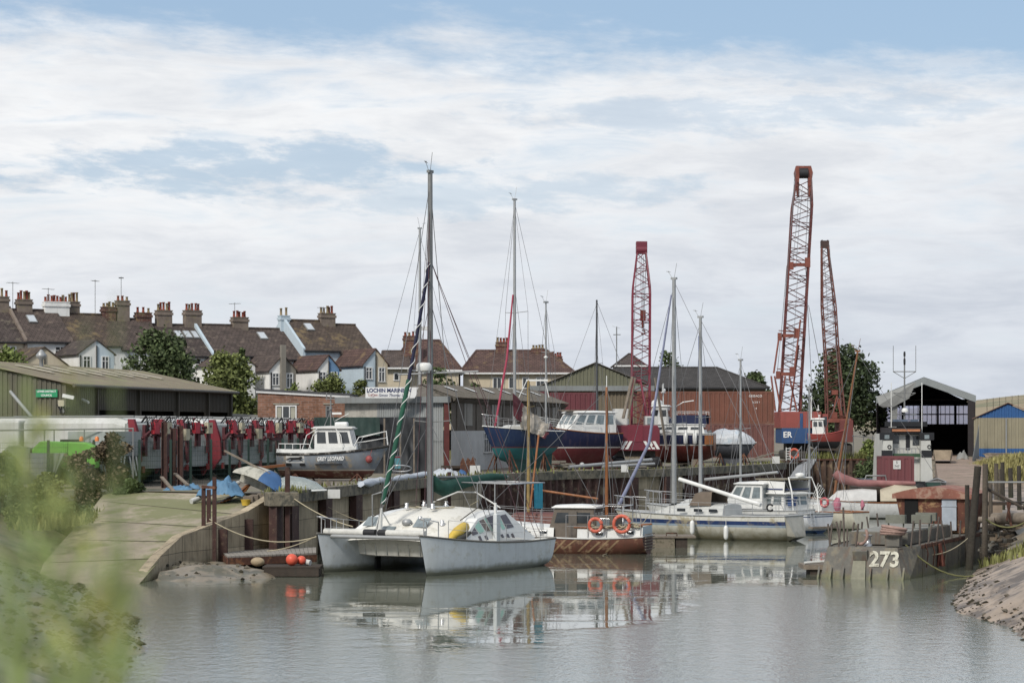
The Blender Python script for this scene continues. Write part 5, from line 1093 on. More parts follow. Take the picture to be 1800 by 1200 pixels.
# reverse transom
MB().quad(top(0, 1, 0)+Vector((0, 0, 0)), top(0, -1, 0), Vector((-5.15, -.5, .2)), Vector((-5.15, .5, .2))).quad(Vector((-5.15, .5, .2)), Vector((-5.15, -.5, .2)), Vector((-4.6, -.35, -.05)), Vector((-4.6, .35, -.05))).add([top(0, 1, 0), Vector((-5.15, .5, .2)), Vector((-4.6, .35, -.05)), top(0, 1, -.9, .25)], [(0,1,2,3)]).add([top(0, -1, 0), Vector((-5.15, -.5, .2)), Vector((-4.6, -.35, -.05)), top(0, -1, -.9, .25)], [(3,2,1,0)]).build('transom', mat('dirty_transom', hx('b3afa2', .75), .5, .2, 1.5, .5, (.15, .14, .1), mud=(.2, .6, (.12, .11, .07))), st_)
cabin(st_, -1.6, 2.4, 1.9, 1.1, 1.12, 1.55, gelcoat, fs=.9); MB().add([(2.3, .45, 1.6), (1.2, .6, 1.62), (1.2, -.6, 1.62), (2.3, -.45, 1.6)], [(0,1,2,3)]).build('hatch', glassl, st_)
ports(st_, [(x, .93, 1.34) for x in (-1.1, -.3, .6)], .45, .14, 1)
m = MB(); m.loft([[Vector((x, y, z)) for y, z in ((-.8, 1.55), (-.7, 1.55+h_), (0, 1.6+h_*1.1), (.7, 1.55+h_), (.8, 1.55))] for x, h_ in ((.3, .05), (0, .55), (-.9, .62))], False, smooth=True); m.build('spray_hood', mat('brown_canvas', hx('736557', .75), .9, .2, 2, bump=.3), st_)
MB().tube((1.2, .1, 2.75), (-3.6, .95, 1.65), .095, n=9).build('boom', gelclean, st_)
mx = 1.55; Pm = mast(st_, mx, 1.5, Z(493, 115), .12, alum, sp=((.36, .9),), fore=top(.985, 1, .15), aft=top(0.0, 1, .2), chain=1.3, cz=1.2)
MB().path([Pm(.93)+Vector((.15, 0, 0)), Pm(.5).lerp(top(.97, 1, .3), .45), top(.97, 1, .25)], [.04, .075, .09], 7).build('furled_sail', mat('furled_lilac', hx('8f95b5', .8), .8, .2, 3), st_)
pulpit(st_, top); rails(st_, top, [.03, .16, .3, .44, .58, .72, .84], .6)
for t, lb_ in ((.46, 'white fender hanging amidships on the navy-striped yacht'), (.28, 'longer white fender dipping into the water by the yacht stern')):
    p = loc(st_, top(t, 1)); fender(p.x-.1, p.y-.2, .05 if t < .3 else .25, lb_, .65)
tag(MB().torus(loc(st_, top(.07, 1, .4)), .15, .045, (-.5, -1, 0), 16, 6, -60, 240).build('horseshoe_buoy', black), 'small black horseshoe buoy on the striped yacht stern rail', 'buoy')

# ---------------------------------------------------------------- yacht with a white wheelhouse behind it
y2 = thing('wheelhouse_yacht', 'white yacht with glazed wheelhouse lying behind the navy-striped yacht', 'yacht', (X(1275, 121), 121.5, 0), math.atan2(.55, -.9), 'yachts moored in the dock')
h, top = hull(y2, mat('plain_white_hull', hx('2b4668', .7), .4, .12, 1.5, .3, DIRT, bands=[(.08, hx('d0d0cc', .85))]), gelcoat, 9.0, 2.9, 1.3, 1.1, 1.1, .5, strake=alum, tw=.7)
wheelhouse(y2, -2.6, -.4, 2.1, 1.15, 2.35, gelclean, .75, .05, None, 3, 3, gl=glassl, zwin=(.42, .92)); cabin(y2, -.4, 2.8, 1.8, 1.1, 1.1, 1.5, gelcoat, fs=.8)
Pm = mast(y2, 1.35, 1.5, Z(556, 121), .105, alum, sp=((.45, .85),), fore=top(.985, 1, .15), aft=top(0, 1, .2), chain=1.3, cz=1.2); MB().tube((1.1, 0, 2.55), (-3.0, .1, 2.95), .075, n=8).build('boom', alum, y2)
MB().tube(Pm(.9)+Vector((.1, -.1, 0)), (1.45, -.28, 2.2), .07, n=7).build('furled_sail', mat('blue_sailcover', hx('6c7cb0', .75), .8, .2, 3), y2); rails(y2, top, [.03, .2, .36, .52, .68, .84], .6); pulpit(y2, top)
MB().bx(-3.9, -3.2, -.4, .5, 1.3, 1.75).build('dinghy_bag', mat('bag_blue', hx('2b4f8e', .75), .7), y2)
# masts of two further yachts whose hulls lie behind
y3 = thing('sailing_yacht', 'yacht behind the wheelhouse yacht, seen mainly by its thin bare mast', 'yacht', (X(1318, 131), 132, 0), math.atan2(.8, -.6), 'yachts moored in the dock')
h, top = hull(y3, MATS['plain_white_hull'], gelcoat, 7.2, 2.4, 1.1, .95, .95, .4, strake=alum, tw=.65); cabin(y3, -1.2, 1.8, 1.5, 1.0, .95, 1.35, gelcoat, fs=.8); mast(y3, .6, 1.3, Z(632, 131), .075, alum, sp=((.5, .6),), fore=top(.985, 1, .1), aft=top(0, 1, .1), chain=1.1, cz=1.0); rails(y3, top, [.05, .3, .55, .8], .55)
# ---------------------------------------------------------------- white motor cruiser, stern towards us
mc = thing('motor_cruiser', 'white flybridge motor cruiser seen from astern beside the striped yacht', 'motor boat', (X(1368, 120), 120.5, 0), math.atan2(.74, -.67))
h, top = hull(mc, mat('cruiser_white_hull', hx('2f5a94', .7), .35, .08, 1.5, .25, DIRT, bands=[(.14, hx('d3d6da', .88)), (.78, hx('3a4a70', .8)), (.83, hx('d3d6da', .88))]), gelclean, 5.6, 2.3, 1.3, 1.02, .95, .45, strake=alum, tw=.86, sec=2.2, rake=.14)
wheelhouse(mc, -1.3, 1.3, 1.9, .98, 1.88, gelclean, .6, .1, None, 3, 3, gl=glassl, zwin=(.4, .88), over=.3)
m = MB(); m.loft([[Vector((x, -.95+i, 1.95)), Vector((x, -.95+i+.06, zt_)), Vector((x, .95-i-.06, zt_)), Vector((x, .95-i, 1.95))] for x, zt_, i in ((-1.3, 2.5, 0), (.4, 2.55, 0), (1.0, 2.0, .1))], False); o = m.build('flybridge', gelclean, mc)
MB().bx(-1.2, .3, .93, .96, 2.1, 2.16).build('blue_stripe', nav, o); MB().bx(-1.33, -1.31, -.85, .85, 2.1, 2.16).build('blue_stripe', nav, o); MB().bx(-1.3, .6, -.95, .95, 2.58, 2.64).build('bimini', mat('tan_canvas', hx('8d8470', .8), .9), o)
m = MB().path([(-1.9, -.95, 1.0), (-1.8, -.95, 2.0), (-1.5, -.85, 2.7), (-1.5, .85, 2.7), (-1.8, .95, 2.0), (-1.9, .95, 1.0)], .04, 6); m.build('radar_arch', gelclean, mc); MB().lathe((-1.5, 0, 2.72), [(.2, 0), (.24, .05), (.24, .16), (.1, .22)], 12).build('radar', gelclean, mc)
rails(mc, top, [.0, .12, .24, .4, .55, .7, .85], .7, wires=False); pulpit(mc, top); MB().bx(-3.1, -2.82, -.9, .9, .25, .33).build('bathing_platform', wood, mc); m = MB()
for y in (.55, .8): m.tube((-2.95, y, .35), (-2.85, y, 1.1), .02, n=5)
for k in range(4): m.tube((-2.93+.02*k, .55, .45+.18*k), (-2.93+.02*k, .8, .45+.18*k), .02, n=5)
m.build('ladder', steel, mc)
wg = MB(); 
for k in range(5): wg.tube((-1.8+.1*k, -1.0, 1.6), (-2.1+.1*k, -1.15, 2.1+.08*k), .015, n=4)
wg.torus((-2.0, -.95, 2.0), .3, .025, (.3, 1, .1), 14, 5, 0, 200); wg.build('antenna_rack', gelclean, mc)
# ---------------------------------------------------------------- small cream yacht with pink covers
py = thing('small_yacht', 'small cream yacht with pink bundles and red horseshoe buoy, stern to the barge', 'yacht', (X(1436, 124), 124, 0), math.atan2(.72, -.69), 'yachts moored in the dock')
h, top = hull(py, mat('cream_hull', hx('4a5a3a', .6), .4, .1, 1.5, .3, DIRT, bands=[(.07, hx('c9c5b2', .85))]), gelcoat, 6.0, 2.2, 1.05, .92, .9, .4, strake=varn, tw=.62, srake=-.03); cabin(py, -.8, 1.6, 1.3, .9, .9, 1.25, gelcoat, fs=.7)
Pm = mast(py, .5, 1.2, Z(682, 124), .06, alum, sp=((.55, .5),), fore=top(.98, 1, .1), aft=top(0, 1, .1), chain=1.0, cz=.95); rails(py, top, [.02, .2, .4, .6, .8], .5)
pink = mat('pink_cover', hx('c47488', .8), .8, .2, 3); MB().path([(-1.5, .2, 1.0), (-1.55, .35, 1.3), (-1.6, .3, 1.62)], [.16, .24, .1], 8).build('pink_cover', pink, py); MB().path([(-2.6, -.4, 1.0), (-2.62, -.42, 1.25), (-2.6, -.4, 1.5)], [.08, .13, .05], 8).build('pink_cover', pink, py)
lifebuoy(loc(py, (-1.3, 1.0, 1.38)), (-.7, -1, 0), 'red horseshoe buoy on the small cream yacht', .2, .07, mat('horseshoe_red', hx('c64a55', .85), .6, .2, 4))
# ---------------------------------------------------------------- classic white yacht with pink sail cover
cy = thing('classic_yacht', 'classic white wooden yacht with pink sail cover and rust-stained mast', 'yacht', (X(1528, 138), 138, 0), math.atan2(.12, -1))
h, top = hull(cy, mat('classic_hull', hx('3b3a33', .6), .45, .1, 1.5, .4, DIRT, bands=[(.06, hx('d2d2d0', .85))]), mat('teak_deck', hx('8e7a62', .75), .8, .2, 3), 8.6, 2.5, 1.25, .92, 1.0, .5, strake=varn, tw=.35, rake=.16, srake=.03, sec=2.2)
m = MB(); m.loft([[Vector((x, y, z)) for y, z in ((-.8, 1.0), (-.55, 1.0+h_), (0, 1.05+h_*1.15), (.55, 1.0+h_), (.8, 1.0))] for x, h_ in ((2.3, .05), (1.8, .45), (.4, .55), (-.4, .5))], False, smooth=True); m.build('white_cover', mat('cover_white', hx('c3c2bf', .85), .85, .15, 2, bump=.5, bscale=4), cy)
m = MB(); m.loft([[Vector((x, y, z)) for y, z in ((-.9, 1.0), (-.5, 1.1+h_*.7), (0, 1.05+h_*1.15), (.5, 1.1+h_*.7), (.9, 1.0))] for x, h_ in ((-.6, .5), (-1.4, .85), (-2.6, .7), (-3.2, .2))], False, smooth=True); m.build('canvas_tent', mat('tan_cover', hx('b9ae97', .8), .9, .15, 2, bump=.5, bscale=3), cy)
rs = mat('rust_spar', hx('8d5a38', .75), .7, .3, 3, .5, (.12, .06, .04)); Pm = mast(cy, 2.0, 1.2, Z(618, 138), .075, rs, sp=((.5, .55),), fore=top(.98, 1, .1), aft=top(0, 1, .1), chain=1.1, cz=1.1, lean=-1.35)
m = MB(); m.path([(1.95, 0, 2.6), (1.6, 0, 2.25), (.6, 0, 2.0), (-1.2, .05, 1.98), (-2.6, .1, 2.0)], [.25, .3, .2, .17, .1], 8); m.build('sail_cover', mat('pink_sailcover', hx('a06a68', .8), .85, .2, 2, bump=.4), cy); MB().tube((2.6, -.4, 1.1), (3.8, -.6, 1.0), .04, n=5).build('spar', mp, cy)
# ---------------------------------------------------------------- landing barge 273
lb_o = thing('landing_barge', 'grey landing barge numbered 273 with rust-brown wheelhouse aft', 'barge', W(1590, 1018, 83.5), 0)
lb_o.location = (X(1515, 82.7), 82.7, 0); lb_o.rotation_euler = (0, 0, -R(21.8))
# local frame: y runs aft (away), x to starboard as seen, bow ramp at y=0
gz_ = mat('barge_grey', hx('6f6c64', .8), .7, .3, 1.1, .8, (.11, .055, .03), patch=((.17, .15, .11), .4, 2.2), mud=(.05, .5, (.12, .13, .06)), bump=.6, bscale=2.5)
s_ = 83.5/FP; LBW = 3.0; LBL = 16.0; hb = 1.08
def lsec(y, x0, x1, z0, z1, i0=0): return [Vector((x0+i0, y, -.5)), Vector((x0, y, z0)), Vector((x0+.05, y, z1)), Vector((x1-.05, y, z1)), Vector((x1, y, z0)), Vector((x1-i0, y, -.5))]
hx0, hx1 = -LBW/2, LBW/2
m = MB()                                                                # sloping bow plate with side hull
Bp = [Vector((hx0-.05, -.15, -.5)), Vector((hx0+.22, .35, hb)), Vector((hx1-.35, .35, hb)), Vector((hx1+.0, -.15, -.5))]
mid1 = [Vector((hx0-.1, 2.4, -.5)), Vector((hx0-.1, 2.4, hb)), Vector((hx1+.12, 2.0, hb)), Vector((hx1+.1, 2.0, -.5))]
aft1 = [Vector((hx0-.1, LBL, -.5)), Vector((hx0-.1, LBL, hb+.1)), Vector((hx1+.12, LBL, hb+.1)), Vector((hx1+.1, LBL, -.5))]
for A_, B_ in ((Bp, mid1), (mid1, aft1)):
    m.quad(A_[0], A_[1], B_[1], B_[0]); m.quad(A_[3], B_[3], B_[2], A_[2]); 
m.quad(*Bp[::-1]); m.quad(*aft1); m.build('hull', gz_, lb_o)
dkb = mat('barge_deck', hx('75726a', .7), .9, .3, 2, patch=((.1, .08, .06), .4, 2)); m = MB(); m.quad((hx0+.2, .4, hb-.05), (hx1-.3, .4, hb-.05), (hx1+.1, 2, hb-.05), (hx0-.08, 2.4, hb-.05)); m.quad((hx0-.08, 2.4, hb-.05), (hx1+.1, 2.0, hb-.05), (hx1+.1, LBL, hb+.03), (hx0-.08, LBL, hb+.03)); m.build('deck', dkb, lb_o)
for x in (hx0, hx0+.42, hx0+.85, .3, .9, hx1-.05):
    MB().prism([(x-.03, -.28, -.1), (x-.03, -.02, -.1), (x-.03, .04, .42)], (.06, 0, 0)).build('skeg', gz_, lb_o)
bowy = lambda z: -.15+.5*(z+.5)/(hb+.5)
MB().add([(-.38, bowy(-.2)-.1, -.2), (.14, bowy(-.2)-.1, -.2), (.1, bowy(.62)-.1, .62), (-.33, bowy(.62)-.1, .62), (-.38, bowy(-.2), -.2), (.14, bowy(-.2), -.2), (.1, bowy(.62), .62), (-.33, bowy(.62), .62)], [(0,1,2,3), (0,4,5,1), (1,5,6,2), (2,6,7,3), (3,7,4,0)]).build('ramp_post', mat('ramp_post_pale', hx('8e8c78', .78), .8, .3, 2, .4, DIRT), lb_o)
MB().box((-.1, bowy(.85)-.06, .82), (.5, .2, .34), rot=Matrix.Rotation(R(20), 3, 'X')).build('roller', gz_, lb_o)
text('273', .74, mat('number_white', hx('c9c6b4', .85), .7, .2, 3, .4, (.15, .12, .09), patch=((.2, .18, .14), .35, 7)), lb_o, (.74, bowy(.66)-.03, .66), (1, 0, 0), (0, .27, 1), 'number', .012, 1.0, .95, bold=.022)
for y in (2.2, 4.3, 6.4, 8.5, 10.6, 12.7): MB().bx(hx1+.1, hx1+.135, y, y+.05, -.4, hb-.02).build('frame_rib', gz_, lb_o)
MB().bx(hx1+.1, hx1+.15, 2.0, LBL, hb-.1, hb+.02).build('sheer_strip', rust, lb_o)
MB().bx(hx0+.45, hx1-.45, 2.4, 9.8, hb, hb+.42).build('inner_coaming', gz_, lb_o); MB().bx(hx0+.52, hx1-.52, 2.5, 9.7, hb+.422, hb+.45).build('hold_cover', mat('pale_cover', hx('8f8e86', .75), .8, .3, 3), lb_o)
st2 = mat('post_steel', hx('6e625a', .65), .8, .3, 4); rnd = random.Random(5)
pts_ = [(hx0+.25+.3*k, .5+.02*k) for k in range(4)]+[(hx0+.05, 1.3+1.5*k) for k in range(6)]+[(hx1-.05, 1.1+1.4*k) for k in range(8)]
for x, y in pts_:
    h_ = .6+.3*rnd.random(); MB().tube((x, y, hb-.05), (x+rnd.uniform(-.14, .14), y+rnd.uniform(-.1, .1), hb+h_), .035, n=6).build('stanchion', st2, lb_o)
MB().tube((hx0+.75, .55, hb), (hx0+.7, .6, hb+1.35), .035, n=6).build('pole', st2, lb_o)
rr_ = mat('pink_rope', hx('a8877b', .8), .9, .25, 9)
m = MB()
for k in range(4): m.torus((.72+.02*k, 1.5, hb+.42+.07*k), .4+.02*(k%2), .05, (.05*k, .05, 1), 20, 6)
m.build('coiled_hawser', rr_, lb_o); MB().torus((-.25, .7, hb+.42), .34, .055, (.5, 1, .1), 18, 6, 60, 210).build('hawser', rr_, lb_o)
m = MB(); m.bx(.5, 1.0, 1.3, 1.8, hb, hb+.36); m.build('winch_house', gz_, lb_o); MB().lathe((0, .9, hb), [(.15, 0), (.15, .08), (.1, .1), (.1, .32), (.16, .36), (.16, .4)], 12).build('bollard', steel, lb_o)
for x, y, w_, h_ in ((.05, 5.0, .7, .5), (.9, 5.4, .7, .5), (.6, 7.6, .75, .5)): MB().box((x, y, hb+.8), (w_, .3, h_*.6)).tube((x-.25, y, hb), (x-.28, y, hb+.75), .03, n=5).tube((x+.25, y, hb), (x+.28, y, hb+.75), .03, n=5).build('seat_frame', mat('hatch_grey_green', hx('7d7f72', .7), .8, .2, 3, .4, DIRT), lb_o)
for k, (x, y) in enumerate([(hx1+.13, 2.6), (hx1+.13, 3.7), (hx1+.13, 5.6)]): MB().path([(x, y, hb+.05), (x+.1, y, hb-.3), (x+.05, y-.05, .3)], .028, 5).build('rope_tail', rust, lb_o)
m = MB(); rnd = random.Random(2)
for k in range(10): m.tube((hx1+.2, 4.7+rnd.uniform(-.1, .1), hb-.05), (hx1+.2+rnd.uniform(-.1, .15), 4.8+rnd.uniform(-.25, .3), hb-.85), .04, n=5)
m.build('rope_fender', mat('rust_orange_rope', hx('7b4436', .8), .9, .3, 6), lb_o)
rw_m = mat('rusted_wheelhouse', hx('6a3d2e', .8), .8, .35, 1.6, .5, (.05, .03, .02), patch=((.36, .24, .12), .32, 1.5), bump=.2)
wy = 11.4; zw = hb+.05; zt_ = Z(862, 93.4); xl, xr = -1.42, 1.5
m = MB()                                                                # flared wheelhouse with curved roof
c8 = [(xl+.3, wy, zw), (xr-.25, wy, zw), (xr-.2, wy+2.8, zw), (xl+.2, wy+2.8, zw), (xl, wy-.1, zt_-.1), (xr, wy-.1, zt_-.1), (xr, wy+3, zt_-.1), (xl, wy+3, zt_-.1)]
m.add(c8, [(0,1,5,4), (1,2,6,5), (2,3,7,6), (3,0,4,7)]); wh_ = m.build('wheelhouse', rw_m, lb_o)
rings = [[Vector((xl-.08+(xr-xl+.16)*k/10, y, zt_-.12+(.27*math.sin(math.pi*k/10))+e)) for k in range(11)] for y, e in ((wy-.25, 0), (wy+3.2, 0))]
m = MB(); m.loft(rings, False, smooth=True); m.add(rings[0]+[Vector((xr+.08, wy-.25, zt_-.3)), Vector((xl-.08, wy-.25, zt_-.3))], [tuple(range(13))[::-1]]); m.build('roof', mat('rust_pink_roof', hx('8d5545', .85), .8, .3, 1.5, patch=((.3, .2, .15), .35, 2)), wh_)
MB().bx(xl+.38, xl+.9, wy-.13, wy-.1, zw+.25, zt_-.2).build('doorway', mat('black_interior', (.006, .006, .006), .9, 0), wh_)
MB().bx(.42, .98, wy-.17, wy-.12, zw+.1, zt_-.2).bx(.4, 1.0, wy-.19, wy-.171, zt_-.6, zt_-.55).build('door', mat('pale_blue_door', hx('a3adb8', .82), .7, .2, 2, .5, (.3, .28, .25)), wh_)

# ================================================================ BOATS ON THE QUAY
def stands(parent, pts, lean=.5, m_=None):
    for x, y, z in pts:
        s = 1 if y > 0 else -1; MB().tube((x, y, z), (x, y+s*lean*.55, 0), .05, n=6).tube((x-.35, y+s*lean*.9, 0), (x, y, z), .035, n=5).tube((x+.35, y+s*lean*.9, 0), (x, y, z), .035, n=5).build('prop', m_ or rust, parent)
def onquay(name, lab, cat, x, d, head, keel, group='boats laid up on the quay'):
    """root on the ground; the hull is built at waterline height keel above it, through a parts offset"""
    return thing(name, lab, cat, (X(x, d), d, Q), head, group)
class up_:      # raise everything built inside by dz
    def __init__(s, dz): s.dz = dz
    def __enter__(s):
        s.f = MB.build; dz = s.dz
        def b2(self, name, mats, parent=None, **k):
            o = s.f(self, name, mats, parent, **k)
            if parent is not None and not self.world: o.data.transform(Matrix.Translation((0, 0, dz)))
            return o
        MB.build = b2; return s
    def __exit__(s, *a): MB.build = s.f
def bz(bands, dz): return [(z+dz, c) for z, c in bands]
# ---- grey pilot boat
gl = onquay('pilot_boat', 'grey workboat with pale wheelhouse and leaping cat panel, propped on the quay', 'boat', 588, 116.5, math.atan2(-.10, 1), 0); K = .3
grh = mat('pilot_hull', hx('7a463e', .72), .55, .15, 1.5, .4, (.2, .16, .12), bands=bz([(.2, hx('c9c2b4', .8)), (.26, hx('868f99', .8))], K), patch=((.32, .27, .2), .25, 2))
with up_(K):
    h, top = hull(gl, grh, gelcoat, 5.35, 2.1, 1.42, 1.08, 1.05, .2, tw=.86, rake=.16, full=.4, sec=2.6, flare=.15, fine=.8)
    for side in (1, -1):
        Pl = [top(t, side, -.03, -.03) for t in [i/14 for i in range(15)]]; MB().path(Pl, .06, 6).build('rubbing_strake', mat('worn_black_fender', hx('3b3936', .7), .8, .3, 3, patch=((.35, .33, .3), .3, 3)), gl)
        m = MB(); m.loft([[top(t, side, 0, 0) for t in (0, .15, .3, .45, .6, .72)], [top(t, side, .2, .12) for t in (0, .15, .3, .45, .6, .72)], [top(t, side, .2, .22) for t in (0, .15, .3, .45, .6, .72)]], False); m.build('bulwark', gelcoat, gl)
    def hp(t, z, off=.012):      # point on the near (starboard = -y) side
        r, sh_, hf, xs_ = hull_fn(5.35, 2.1, 1.42, 1.08, 1.05, .2, tw=.86, rake=.16, full=.4, sec=2.6, flare=.15, fine=.8); s = sh_(t); d_ = .2*(1-.85*abs(2*t-1)**3); w_ = (z+d_)/(s+d_); u = w_**(1/1.15)
        return Vector((xs_(t, w_), -(hf(t)*(1-(1-u)**2.6)*(1+.15*(w_-.6)*t))-off, z))
    MB().add([hp(.09, .58), hp(.26, .58), hp(.26, .92), hp(.09, .92)], [(0,1,2,3)]).build('panel', white, gl)
    q0 = hp(.09, .58, .035); q1 = hp(.26, .58, .035); U = q1-q0; V = hp(.09, .92, .035)-q0; f = lambda a, b: q0+U*a+V*b
    catp = [(.05, .5), (.12, .62), (.2, .72), (.33, .75), (.5, .72), (.68, .78), (.82, .9), (.87, .84), (.9, .78), (.86, .62), (.8, .56), (.86, .38), (.97, .2), (.93, .18), (.76, .42), (.66, .48), (.5, .45), (.4, .46), (.3, .3), (.16, .14), (.14, .2), (.26, .36), (.3, .52), (.2, .58), (.12, .52), (.06, .44)]
    MB().add([f(a, b) for a, b in catp], [tuple(range(len(catp)))]).build('cat_silhouette', black, gl)
    for a, b in ((.09, .14), (.215, .265)): MB().add([hp(a, .44, .03), hp(b, .44, .03), hp(b, .55, .03), hp(a, .55, .03)], [(0,1,2,3)]).build('hull_fitting', black, gl)
    MB().beam(hp(.36, .5, .04), hp(.6, .52, .04), .05, .07).build('fender_strip', black, gl)
    wo = wheelhouse(gl, -.85, 1.1, 1.45, 1.05, 2.2, gelclean, .28, 0, mat('cabin_roof', hx('c5c4bf', .85), .6, .1), 3, 3, gl=glass, zwin=(.38, .9), over=.16)
    MB().bx(-.87, -.85, .22, .30, 1.1, 2.15).bx(-.87, -.85, -.30, -.22, 1.1, 2.15).bx(-.87, -.85, -.22, .22, 2.05, 2.15).build('door_frame', mat('maroon_paint', hx('6b2a30', .75), .5), wo)
    MB().box((.35, 0, 2.42), (.62, .5, .24)).build('life_raft', gelclean, gl, bevel=.08)
    m = MB().path([(-1.45, -.85, 1.1), (-1.2, -.85, 1.9), (-.7, -.8, 2.2)], .022, 5).path([(-1.45, .85, 1.1), (-1.2, .85, 1.9), (-.7, .8, 2.2)], .022, 5).path([(.2, -.78, 2.2), (.45, -.85, 1.9), (.55, -.9, 1.25)], .022, 5); m.build('cabin_rail', gelclean, gl)
    m = MB().path([top(.02, -1, .2, .1), top(.02, -1, .45, .1), top(.3, -1, .45, .1), top(.32, -1, .2, .1)], .02, 5)
    for t in (.08, .15, .22): m.tube(top(t, -1, .2, .1), top(t, -1, .45, .1), .018, n=5)
    m.build('stern_rail', gelclean, gl)
    for side in (1, -1):
        m = MB(); m.path([top(.68, side, 0, .1), top(.74, side, .6, .12), top(.97, side, .7, .05), top(.985, side, 0, 0)], .022, 5); m.path([top(.72, side, .35, .12), top(.97, side, .38, .05)], .015, 5); m.build('bow_rail', gelclean, gl)
    m = MB().tube((-.2, .1, 2.2), (-.2, .1, 3.9), .035, n=6).box((-.2, .1, 3.65), (.5, .12, .05)).box((-.2, .1, 3.2), (.1, .3, .12)).tube((-.4, .1, 3.65), (-.4, .1, 3.95), .03, n=5).tube((.05, .1, 2.3), (-.2, .1, 3.2), .02, n=5).tube((-.55, .1, 2.25), (-.2, .1, 3.1), .02, n=5); m.build('mast', alumd, gl)
    MB().box((.1, .1, 2.95), (.45, .1, .1)).build('radar', gelclean, gl); MB().tube((.1, -.3, 2.6), (.75, -.3, 2.95), .015, n=5).build('aerial', gelclean, gl)
    MB().ball(hp(.86, .75, .14), .17, 10, 8, (1, 1, 1.1)).tube(hp(.86, .9, .12), hp(.86, 1.2, .05), .012, n=4).build('fender_ball', mat('faded_red', hx('a24a48', .8), .6, .2, 4), gl)
def on_side(p0, p1): return (p1-p0).normalized()
a_, b_ = hp(.34, .76, .05), hp(.66, .80, .05); c_ = (a_+b_)/2+Vector((0, 0, K+.0))
text('GREY LEOPARD', .27, lw, gl, c_+Vector((0, -.10, 0)), b_-a_, (0, 0, 1), 'boat_name', .004, 1.1, .62, shear=.22, bold=.006)
stands(gl, [(-1.8, -.6, .35), (1.2, -.5, .35), (-1.5, .8, .35), (1.2, .8, .35)], .3); MB().bx(-1.9, -1.5, -.6, .6, 0, .16).build('keel_block', wood, gl)
# ---- blue sailing yacht with teal bottom
by = onquay('sailing_yacht', 'dark blue sailing yacht with teal bottom and tattered cream sail, on props', 'yacht', 913, 139, math.atan2(-.62, -.8), 0); K = 1.35
bl = mat('blue_teal_hull', hx('2c7f84', .75), .45, .15, 1, .25, (.12, .16, .14), bands=bz([(.05, hx('7c4048', .7)), (.12, hx('253a63', .75))], K))
with up_(K):
    h, top = hull(by, bl, gelcoat, 5.3, 2.1, 1.3, 1.08, 1.0, .8, strake=gelclean, tw=.45, rake=.14, srake=.06, full=.48, sec=1.7)
    MB().loft([[Vector((.9, y, -.6)), Vector((.5, y*.5, -1.33)), Vector((-1.3, y*.5, -1.33)), Vector((-1.5, y, -.5))] for y in (-.22, .22)], True, True).build('keel', mat('teal_keel', hx('34605a', .6), .7, .25, 2), by)
    MB().loft([[Vector((-1.9, y, -.4)), Vector((-1.9, y, -1.3)), Vector((-2.3, y, -1.3)), Vector((-2.4, y, .1))] for y in (-.06, .06)], True, True).build('rudder', MATS['teal_keel'], by)
    cabin(by, -1.4, 1.6, 1.5, 1.0, .95, 1.3, gelcoat, fs=.7); rails(by, top, [.05, .22, .4, .58, .75, .9], .55); pulpit(by, top)
    P = mast(by, .35, 1.3, Z(352, 139)-Q-K, .1, alum, sp=((.5, 1.05),), fore=top(.98, 1, .1), aft=top(0, 1, .2), chain=1.15, cz=1.0)
    MB().path([P(.58)+Vector((.12, 0, 0)), P(.3)+Vector((.55, 0, 0)), Vector((1.75, 0, 1.3))], [.05, .07, .07], 6).build('furled_jib', mat('crimson_sailcover', hx('b5435a', .8), .8, .15, 3), by)
    P2 = mast(by, -1.95, 1.2, Z(530, 139)-Q-K, .06, alum, sp=((.6, .6),), fore=None, aft=top(0, -1, .2), chain=.9, cz=1.0, name='mizzen_mast')
    P = P2; wg = MB(); wg.lathe(P(.55)+Vector((0, 0, 0)), [(.02, 0), (.15, .1), (.02, .2)], 8); wg.build('wind_generator', gelclean, by)
sl2 = thing('torn_sail', 'torn cream and maroon sail draped over the blue yacht deck', 'sail', loc(by, (-.8, 0, 2.35)), by.rotation_euler[2])
T0, T1, B0, B1 = W(901, 690, 137.3), W(972, 748, 140.2), W(903, 748, 136.9), W(958, 772, 138.6)
def sailpt(u, v):
    t = T0.lerp(T1, u**.85); b = B0.lerp(B1, u); p = b.lerp(t, v); p.y += .35*noise.noise(Vector((u*5, v*2, 1)))+.16*noise.noise(Vector((u*14+v*3, v*5, 4)))-.25*math.sin(v*3.1); p.z += .12*noise.noise(Vector((u*8, v*6, 9)))-.35*u*(1-u)*v*2; return p
def sailpiece(u0, u1, v0, v1, m_, nm, n=20, k=12): m = MB(True); m.loft([[sailpt(u0+(u1-u0)*i/n, v0+(v1-v0)*j/k) for i in range(n+1)] for j in range(k+1)], False, smooth=True); m.build(nm, m_, sl2)
sailpiece(0, .22, .28, 1, mat('maroon_canvas', hx('6d3038', .75), .9, .2), 'maroon_strip'); sailpiece(.2, .93, .05, .97, mat('dirty_sailcloth', hx('b5a998', .85), .9, .2, 2, .3, DIRT), 'sail_cloth', 30); sailpiece(.9, 1, .0, 1.05, MATS['maroon_canvas'], 'maroon_strip', 6)
stands(by, [(1.2, -.6, 1.3), (-1.2, -.7, 1.2), (1.2, .6, 1.3), (-1.2, .7, 1.2)], .5)
